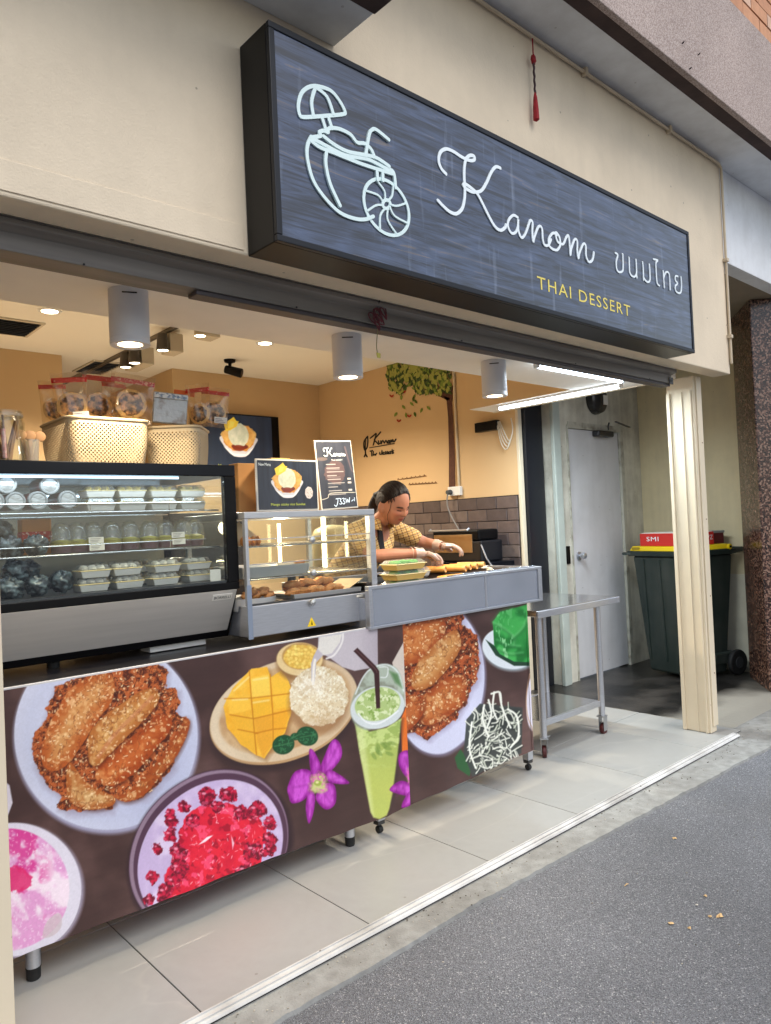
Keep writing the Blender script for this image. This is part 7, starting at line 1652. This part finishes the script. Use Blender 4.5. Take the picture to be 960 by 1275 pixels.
for sgn in (-1, 1):
    e = MB().blob((-.004, sgn*.0735, -.008), (.020, .011, .034), 3, .05, 2, 14, 12, (R(8)*sgn, R(-10), R(-18)*sgn)); MBD.add([HC+HM @ Vector(v) for v in e.v], e.f)
me = bpy.data.meshes.new('b'); me.from_pydata(MBD.v, [], MBD.f); ob = bpy.data.objects.new('b', me); C.objects.link(ob)
bm = bmesh.new(); bm.from_mesh(me); bmesh.ops.recalc_face_normals(bm, faces=bm.faces); bm.to_mesh(me); bm.free()
rm = ob.modifiers.new('r', 'REMESH'); rm.mode = 'VOXEL'; rm.voxel_size = .0030; rm.use_smooth_shade = True
dg = bpy.context.evaluated_depsgraph_get(); dg.update(); bme = bpy.data.meshes.new_from_object(ob.evaluated_get(dg)); bpy.data.objects.remove(ob)
per = thing('person', 'woman in yellow plaid shirt and clear gloves leaning over the grill, dark hair tied back', 'person', (2.46, 3.08, 0))
n = len(bme.vertices); co = np.empty(n*3); bme.vertices.foreach_get('co', co); co = co.reshape(-1, 3)
hl = (co-np.array(HC)) @ np.array(HI).T; skin_c = np.tile(np.array([170, 116, 92.]), (n, 1))
nz = fbm(co[:, 0]*40+co[:, 2]*20, co[:, 1]*40, 1, 3, 3); skin_c *= (.95+.1*nz)[:, None]
rad = np.linalg.norm(hl, axis=1); face = (rad < .135) & (hl[:, 0] > .02); dz = hl[:, 2]/rad.clip(1e-6); dyy = hl[:, 1]/rad.clip(1e-6)
def paint(m, c, a): m = np.clip(m, 0, 1)*face*a; skin_c[:] = skin_c*(1-m[:, None])+np.array(c, float)*m[:, None]
def gg(cy, cz, sy, sz): return np.exp(-((dyy-cy)/sy)**2-((dz-cz)/sz)**2)
for sgn in (-1, 1):
    paint(gg(.42*sgn, -.2, .2, .15), (176, 98, 80), .45)                                          # warm cheek
    arch = .215-.55*(np.abs(dyy)-.34)**2
    paint(np.exp(-((dyy-.34*sgn)/.17)**4-((dz-arch)/.032)**2)*1.8, (30, 18, 16), 1.)                # brow
    paint(np.exp(-((dyy-.34*sgn)/.125)**4-((dz-.018+.5*(np.abs(dyy)-.34)**2)/.028)**2)*1.9, (22, 12, 12), 1.)   # lash line of the lowered lids
    paint(gg(.34*sgn, .07, .13, .05), (164, 92, 74), .6)
    paint(gg(.09*sgn, -.275, .035, .02), (96, 48, 38), .7)
paint(np.exp(-(dyy/.19)**4-((dz+.495)/.065)**2)*1.2, (160, 66, 62), .8); paint(np.exp(-(dyy/.2)**4-((dz+.49)/.014)**2), (90, 34, 34), .85)
at = bme.color_attributes.new('print', 'FLOAT_COLOR', 'POINT'); cc = np.ones((n, 4)); cc[:, :3] = lin(np.clip(skin_c, 0, 255)); at.data.foreach_set('color', cc.ravel().astype(np.float32))
wo = np.array(per.location); bme.vertices.foreach_set('co', (co-wo).ravel()); bme.update()
skm = colmat('skin', .5, spec=.35, bump=.04); skm.node_tree.nodes['Principled BSDF'].inputs['Subsurface Weight'].default_value = .08; skm.node_tree.nodes['Principled BSDF'].inputs['Subsurface Radius'].default_value = (.01, .004, .002)
bme.materials.clear(); bme.materials.append(skm)
bo = bpy.data.objects.new('body', bme); C.objects.link(bo); bo.parent = per
# gloves
glm = glassy('clear_glove', (250, 236, 226), .10, .25, haze=.38, hazecol=(240, 222, 210))
for H_, wr, el, nm in ((gR, wrR, elR, 'glove'), (gL, wrL, elL, 'glove')):
    b = MB(); 
    for V, F in H_: b.add(V, F)
    d = (el-wr).normalized(); a = d.orthogonal().normalized(); c = d.cross(a); rows = []
    for q, r_ in ((-.012, .027), (.008, .0285), (.022, .031), (.036, .0345)):
        rows.append([tuple(wr+d*q+(a*math.cos(t)+c*math.sin(t))*(r_+.0016*math.sin(7*t+q*90))) for t in np.linspace(0, 2*PI, 28, endpoint=False)])
    k0 = len(b.v)
    for r_ in rows: b.v += r_
    for j in range(3):
        for i in range(28): b.f.append((k0+j*28+i, k0+j*28+(i+1) % 28, k0+(j+1)*28+(i+1) % 28, k0+(j+1)*28+i)); b.mi.append(0)
    b.build(nm, glm, per, smooth=True)
# hair: cap grown from the head shape, ponytail, loose strand
def hairline(d):
    x, y, z = d
    if x > .15: return z > .60-.10*(1-abs(y))+.0+max(0, abs(y)-.55)*-.9
    return z > -.42 if x < -.25 else z > (.17+.85*x if abs(y) > .6 else .35)
hairm = mat('black_hair', (16, 11, 11), .55, rgb2=(40, 28, 25), vscale=9, stretch=(12, 12, 2), bump=.7, bscale=24, spec=.25)
b = MB(); hn, hm_ = 90, 60; pts = []
for j in range(hm_+1):
    for i in range(hn):
        th = PI*j/hm_; ph = 2*PI*i/hn; d = (math.sin(th)*math.cos(ph), math.sin(th)*math.sin(ph), math.cos(th)); x, y, z = d
        # signed closeness to the hair boundary gives a tapered edge
        lim = .66+.02*math.sin(9*y) if x > .35 else None
        f = (z-(-.03+1.28*max(0, x+.05)+.02*math.cos(7*y)))*6 if x > -.05 else (z+.50+.2*x)*5
        th_ = max(-.004, min(.0075, .0075*f)); rr_ = head_r(d)
        b.v.append(tuple(HC+HM @ (Vector(d)*(rr_+th_+.0007*math.sin(46*y+5*z)))))
b.f = [(j*hn+i, (j+1)*hn+i, (j+1)*hn+(i+1) % hn, j*hn+(i+1) % hn) for j in range(hm_) for i in range(hn)]; b.mi = [0]*len(b.f)
hr = b.build('hair', hairm, per, smooth=True)
def on_scalp(d, off):
    d = Vector(d).normalized(); return HC+HM @ (d*(head_r(d)+off))
sb = MB(); rh = np.random.RandomState(6)
for k in range(150):
    yy = rh.uniform(-.95, .95); a0 = rh.uniform(.90, 1.08) if abs(yy) < .6 else rh.uniform(.6, .95); r_ = math.sqrt(max(.02, 1-yy*yy*.9))
    ps = []
    for q in range(9):
        t = a0+(2.75-a0)*q/8; wv = .03*math.sin(q*1.3+k)
        ps.append(on_scalp((math.cos(t)*r_, yy*(1-.75*(q/8)**1.5)+wv, math.sin(t)*r_), .0075+.0022*math.sin(PI*q/8)+rh.uniform(-.0006, .0012)))
    sb.tube(spline(ps, 2), .0011, 4)
ss = sb.build('hair_strands', mat('dark_brown_strands', (34, 23, 20), .5, spec=.3), per, smooth=True); ss['kind'] = 'stuff'
def Hh(x, y, z): return HC+HM @ Vector((x, y, z))
pt_ = [Hh(-.09, 0, .03), Hh(-.115, -.005, -.01), Hh(-.125, -.01, -.06), Hh(-.115, -.03, -.12), Hh(-.09, -.05, -.17)]
MB().tube(spline(pt_, 5), [.022+.010*math.sin(PI*k/20) - .0006*k for k in range(21)], 14).build('ponytail', hairm, per, smooth=True)
tb = MB().lathe([(.018, -.010), (.028, -.006), (.030, .004), (.022, .010), (.018, 0)], (0, 0, 0), 16, 'z'); tb.v = [tuple(Hh(-.112, -.004, -.002)+HM @ Matrix.Rotation(R(20), 3, 'Y') @ Vector(v)) for v in tb.v]; tb.build('hair_tie', mat('grey_hair_tie', (74, 78, 82), .6), per, smooth=True)
for sgn in (-1, 1): MB().tube(spline([Hh(.045, .066*sgn, .045), Hh(.052, .069*sgn, .005), Hh(.045, .069*sgn, -.035), Hh(.05, .060*sgn, -.065), Hh(.052, .052*sgn, -.085)], 4), .0013, 5).build('hair_strand', hairm, per)
# plaid shirt, dark apron strap, trousers, shoes
def plaid():
    m = bpy.data.materials.new('yellow_brown_plaid'); m.use_nodes = True; N = m.node_tree.nodes; Lk = m.node_tree.links; b = N['Principled BSDF']; b.inputs['Roughness'].default_value = .8
    tc = N.new('ShaderNodeTexCoord'); mp = N.new('ShaderNodeMapping'); mp.inputs['Rotation'].default_value = (.12, .25, .62); Lk.new(tc.outputs['Object'], mp.inputs[0])
    base = L4((190, 152, 90)); last = None
    col = N.new('ShaderNodeRGB'); col.outputs[0].default_value = base; last = col.outputs[0]
    for (ax, sc_, wdt, c, a) in (('X', 38, .20, (70, 30, 24), .9), ('Z', 38, .20, (70, 30, 24), .9), ('X', 76, .16, (160, 96, 52), .5), ('Z', 76, .16, (244, 226, 170), .6)):
        sx = N.new('ShaderNodeSeparateXYZ'); Lk.new(mp.outputs[0], sx.inputs[0]); mu = N.new('ShaderNodeMath'); mu.operation = 'MULTIPLY'; mu.inputs[1].default_value = sc_; Lk.new(sx.outputs[ax], mu.inputs[0])
        fr = N.new('ShaderNodeMath'); fr.operation = 'FRACT'; Lk.new(mu.outputs[0], fr.inputs[0]); lt = N.new('ShaderNodeMath'); lt.operation = 'LESS_THAN'; lt.inputs[1].default_value = wdt; Lk.new(fr.outputs[0], lt.inputs[0])
        ml = N.new('ShaderNodeMath'); ml.operation = 'MULTIPLY'; ml.inputs[1].default_value = a; Lk.new(lt.outputs[0], ml.inputs[0])
        mx = N.new('ShaderNodeMixRGB'); Lk.new(ml.outputs[0], mx.inputs[0]); Lk.new(last, mx.inputs[1]); mx.inputs[2].default_value = L4(c); last = mx.outputs[0]
    Lk.new(last, b.inputs['Base Color']); n2 = N.new('ShaderNodeTexNoise'); n2.inputs['Scale'].default_value = 16; Lk.new(tc.outputs['Object'], n2.inputs['Vector']); bp = N.new('ShaderNodeBump'); bp.inputs['Strength'].default_value = .9; bp.inputs['Distance'].default_value = .012
    Lk.new(n2.outputs['Fac'], bp.inputs['Height']); Lk.new(bp.outputs[0], b.inputs['Normal']); return m
pl_ = plaid()
sh = {'pelvis': (J['pelvis'], .150), 'waist': (J['waist'], (.138, .122)), 'chest': (J['chest'], (.150, .126)), 'upper': (J['upper']+Vector((0, .004, -.004)), (.118, .088)), 'neck0': (J['neck0']+Vector((0, .006, -.018)), .064),
 'shR': (shR+Vector((0, 0, -.002)), .061), 'uaR': (shR.lerp(elR, .5), .058), 'eR': (shR.lerp(elR, .86), .057), 'shL': (shL, .061), 'uaL': (shL.lerp(elL, .5), .058), 'eL': (shL.lerp(elL, .88), .055)}
V, F = skin_shape(sh, [('pelvis','waist'),('waist','chest'),('chest','upper'),('upper','neck0'),('upper','shR'),('shR','uaR'),('uaR','eR'),('upper','shL'),('shL','uaL'),('uaL','eL')], 'pelvis')
V = [(x+.004*mnoise.noise(Vector((x, y, z))*14), y+.006*mnoise.noise(Vector((x+5, y, z))*12), z+.003*mnoise.noise(Vector((x, y+9, z))*14)) for x, y, z in V]
MB().add(V, F).build('shirt', pl_, per, smooth=True)
# collar: two stand-up flaps round the neck
nc = J['neck0']+Vector((0, .0, .012)); b = MB(); k = 22
fd = HM @ Vector((1, 0, 0)); fd = Vector((fd.x, fd.y, 0)).normalized(); a0 = math.atan2(fd.y, fd.x)
for i in range(k+1):
    t = a0+R(28)+(2*PI-R(56))*i/k; dd = Vector((math.cos(t), math.sin(t), 0)); fr_ = abs(i/k-.5)*2
    b.v += [tuple(nc+dd*.052+Vector((0, 0, .028-.012*fr_))), tuple(nc+dd*(.068+.014*fr_)+Vector((0, 0, .022-.018*fr_))), tuple(nc+dd*(.078+.030*fr_)+Vector((0, 0, -.004-.050*fr_)))]
for i in range(k): q = 3*i; b.f += [(q, q+3, q+4, q+1), (q+1, q+4, q+5, q+2)]; b.mi += [0, 0]
co_ = b.build('collar', pl_, per, smooth=True); co_.modifiers.new('thick', 'SOLIDIFY').thickness = .003
f3 = fd; s3 = Vector((-f3.y, f3.x, 0))
MB().hexa([tuple(J['chest']+f3*.118+s3*a+Vector((0, 0, -.10))) for a in (-.03, .03)]+[tuple(J['chest']+f3*.108+s3*a+Vector((0, 0, -.10))) for a in (.03, -.03)],
          [tuple(J['upper']+f3*.094+s3*a+Vector((0, 0, .02))) for a in (-.012, .012)]+[tuple(J['upper']+f3*.080+s3*a+Vector((0, 0, .02))) for a in (.012, -.012)]).build('dark_undershirt', mat('dark_cloth', (24, 20, 24), .8), per, bev=.004)
tr_ = {k_: (body[k_][0], (body[k_][1] if not hasattr(body[k_][1], '__len__') else body[k_][1][0])+.014) for k_ in ('pelvis', 'hipR', 'knR', 'anR', 'hipL', 'knL', 'anL')}
V, F = skin_shape(tr_, [('pelvis','hipR'),('hipR','knR'),('knR','anR'),('pelvis','hipL'),('hipL','knL'),('knL','anL')], 'pelvis', 1); MB().add(V, F).build('trousers', mat('dark_cloth', (0,0,0)), per, smooth=True)
for kx in ('R', 'L'):
    a = body['an'+kx][0]; c = body['to'+kx][0]; MB().blob(((a.x+c.x)/2, (a.y+c.y)/2, .042), (.045, .125, .040), 2, .03).build('shoe', mat('black_shoe', (22, 22, 24), .5), per, smooth=True)
MB().tube([tuple(wrR+(elR-wrR).normalized()*.052+((elR-wrR).normalized().orthogonal().normalized()*math.cos(t)+(elR-wrR).normalized().cross((elR-wrR).normalized().orthogonal().normalized())*math.sin(t))*.0335) for t in np.linspace(0, 2*PI, 24, endpoint=False)], .0016, 6, True).build('bracelet', mat('pale_bracelet', (206, 170, 150), .3, metal=.3), per, smooth=True)
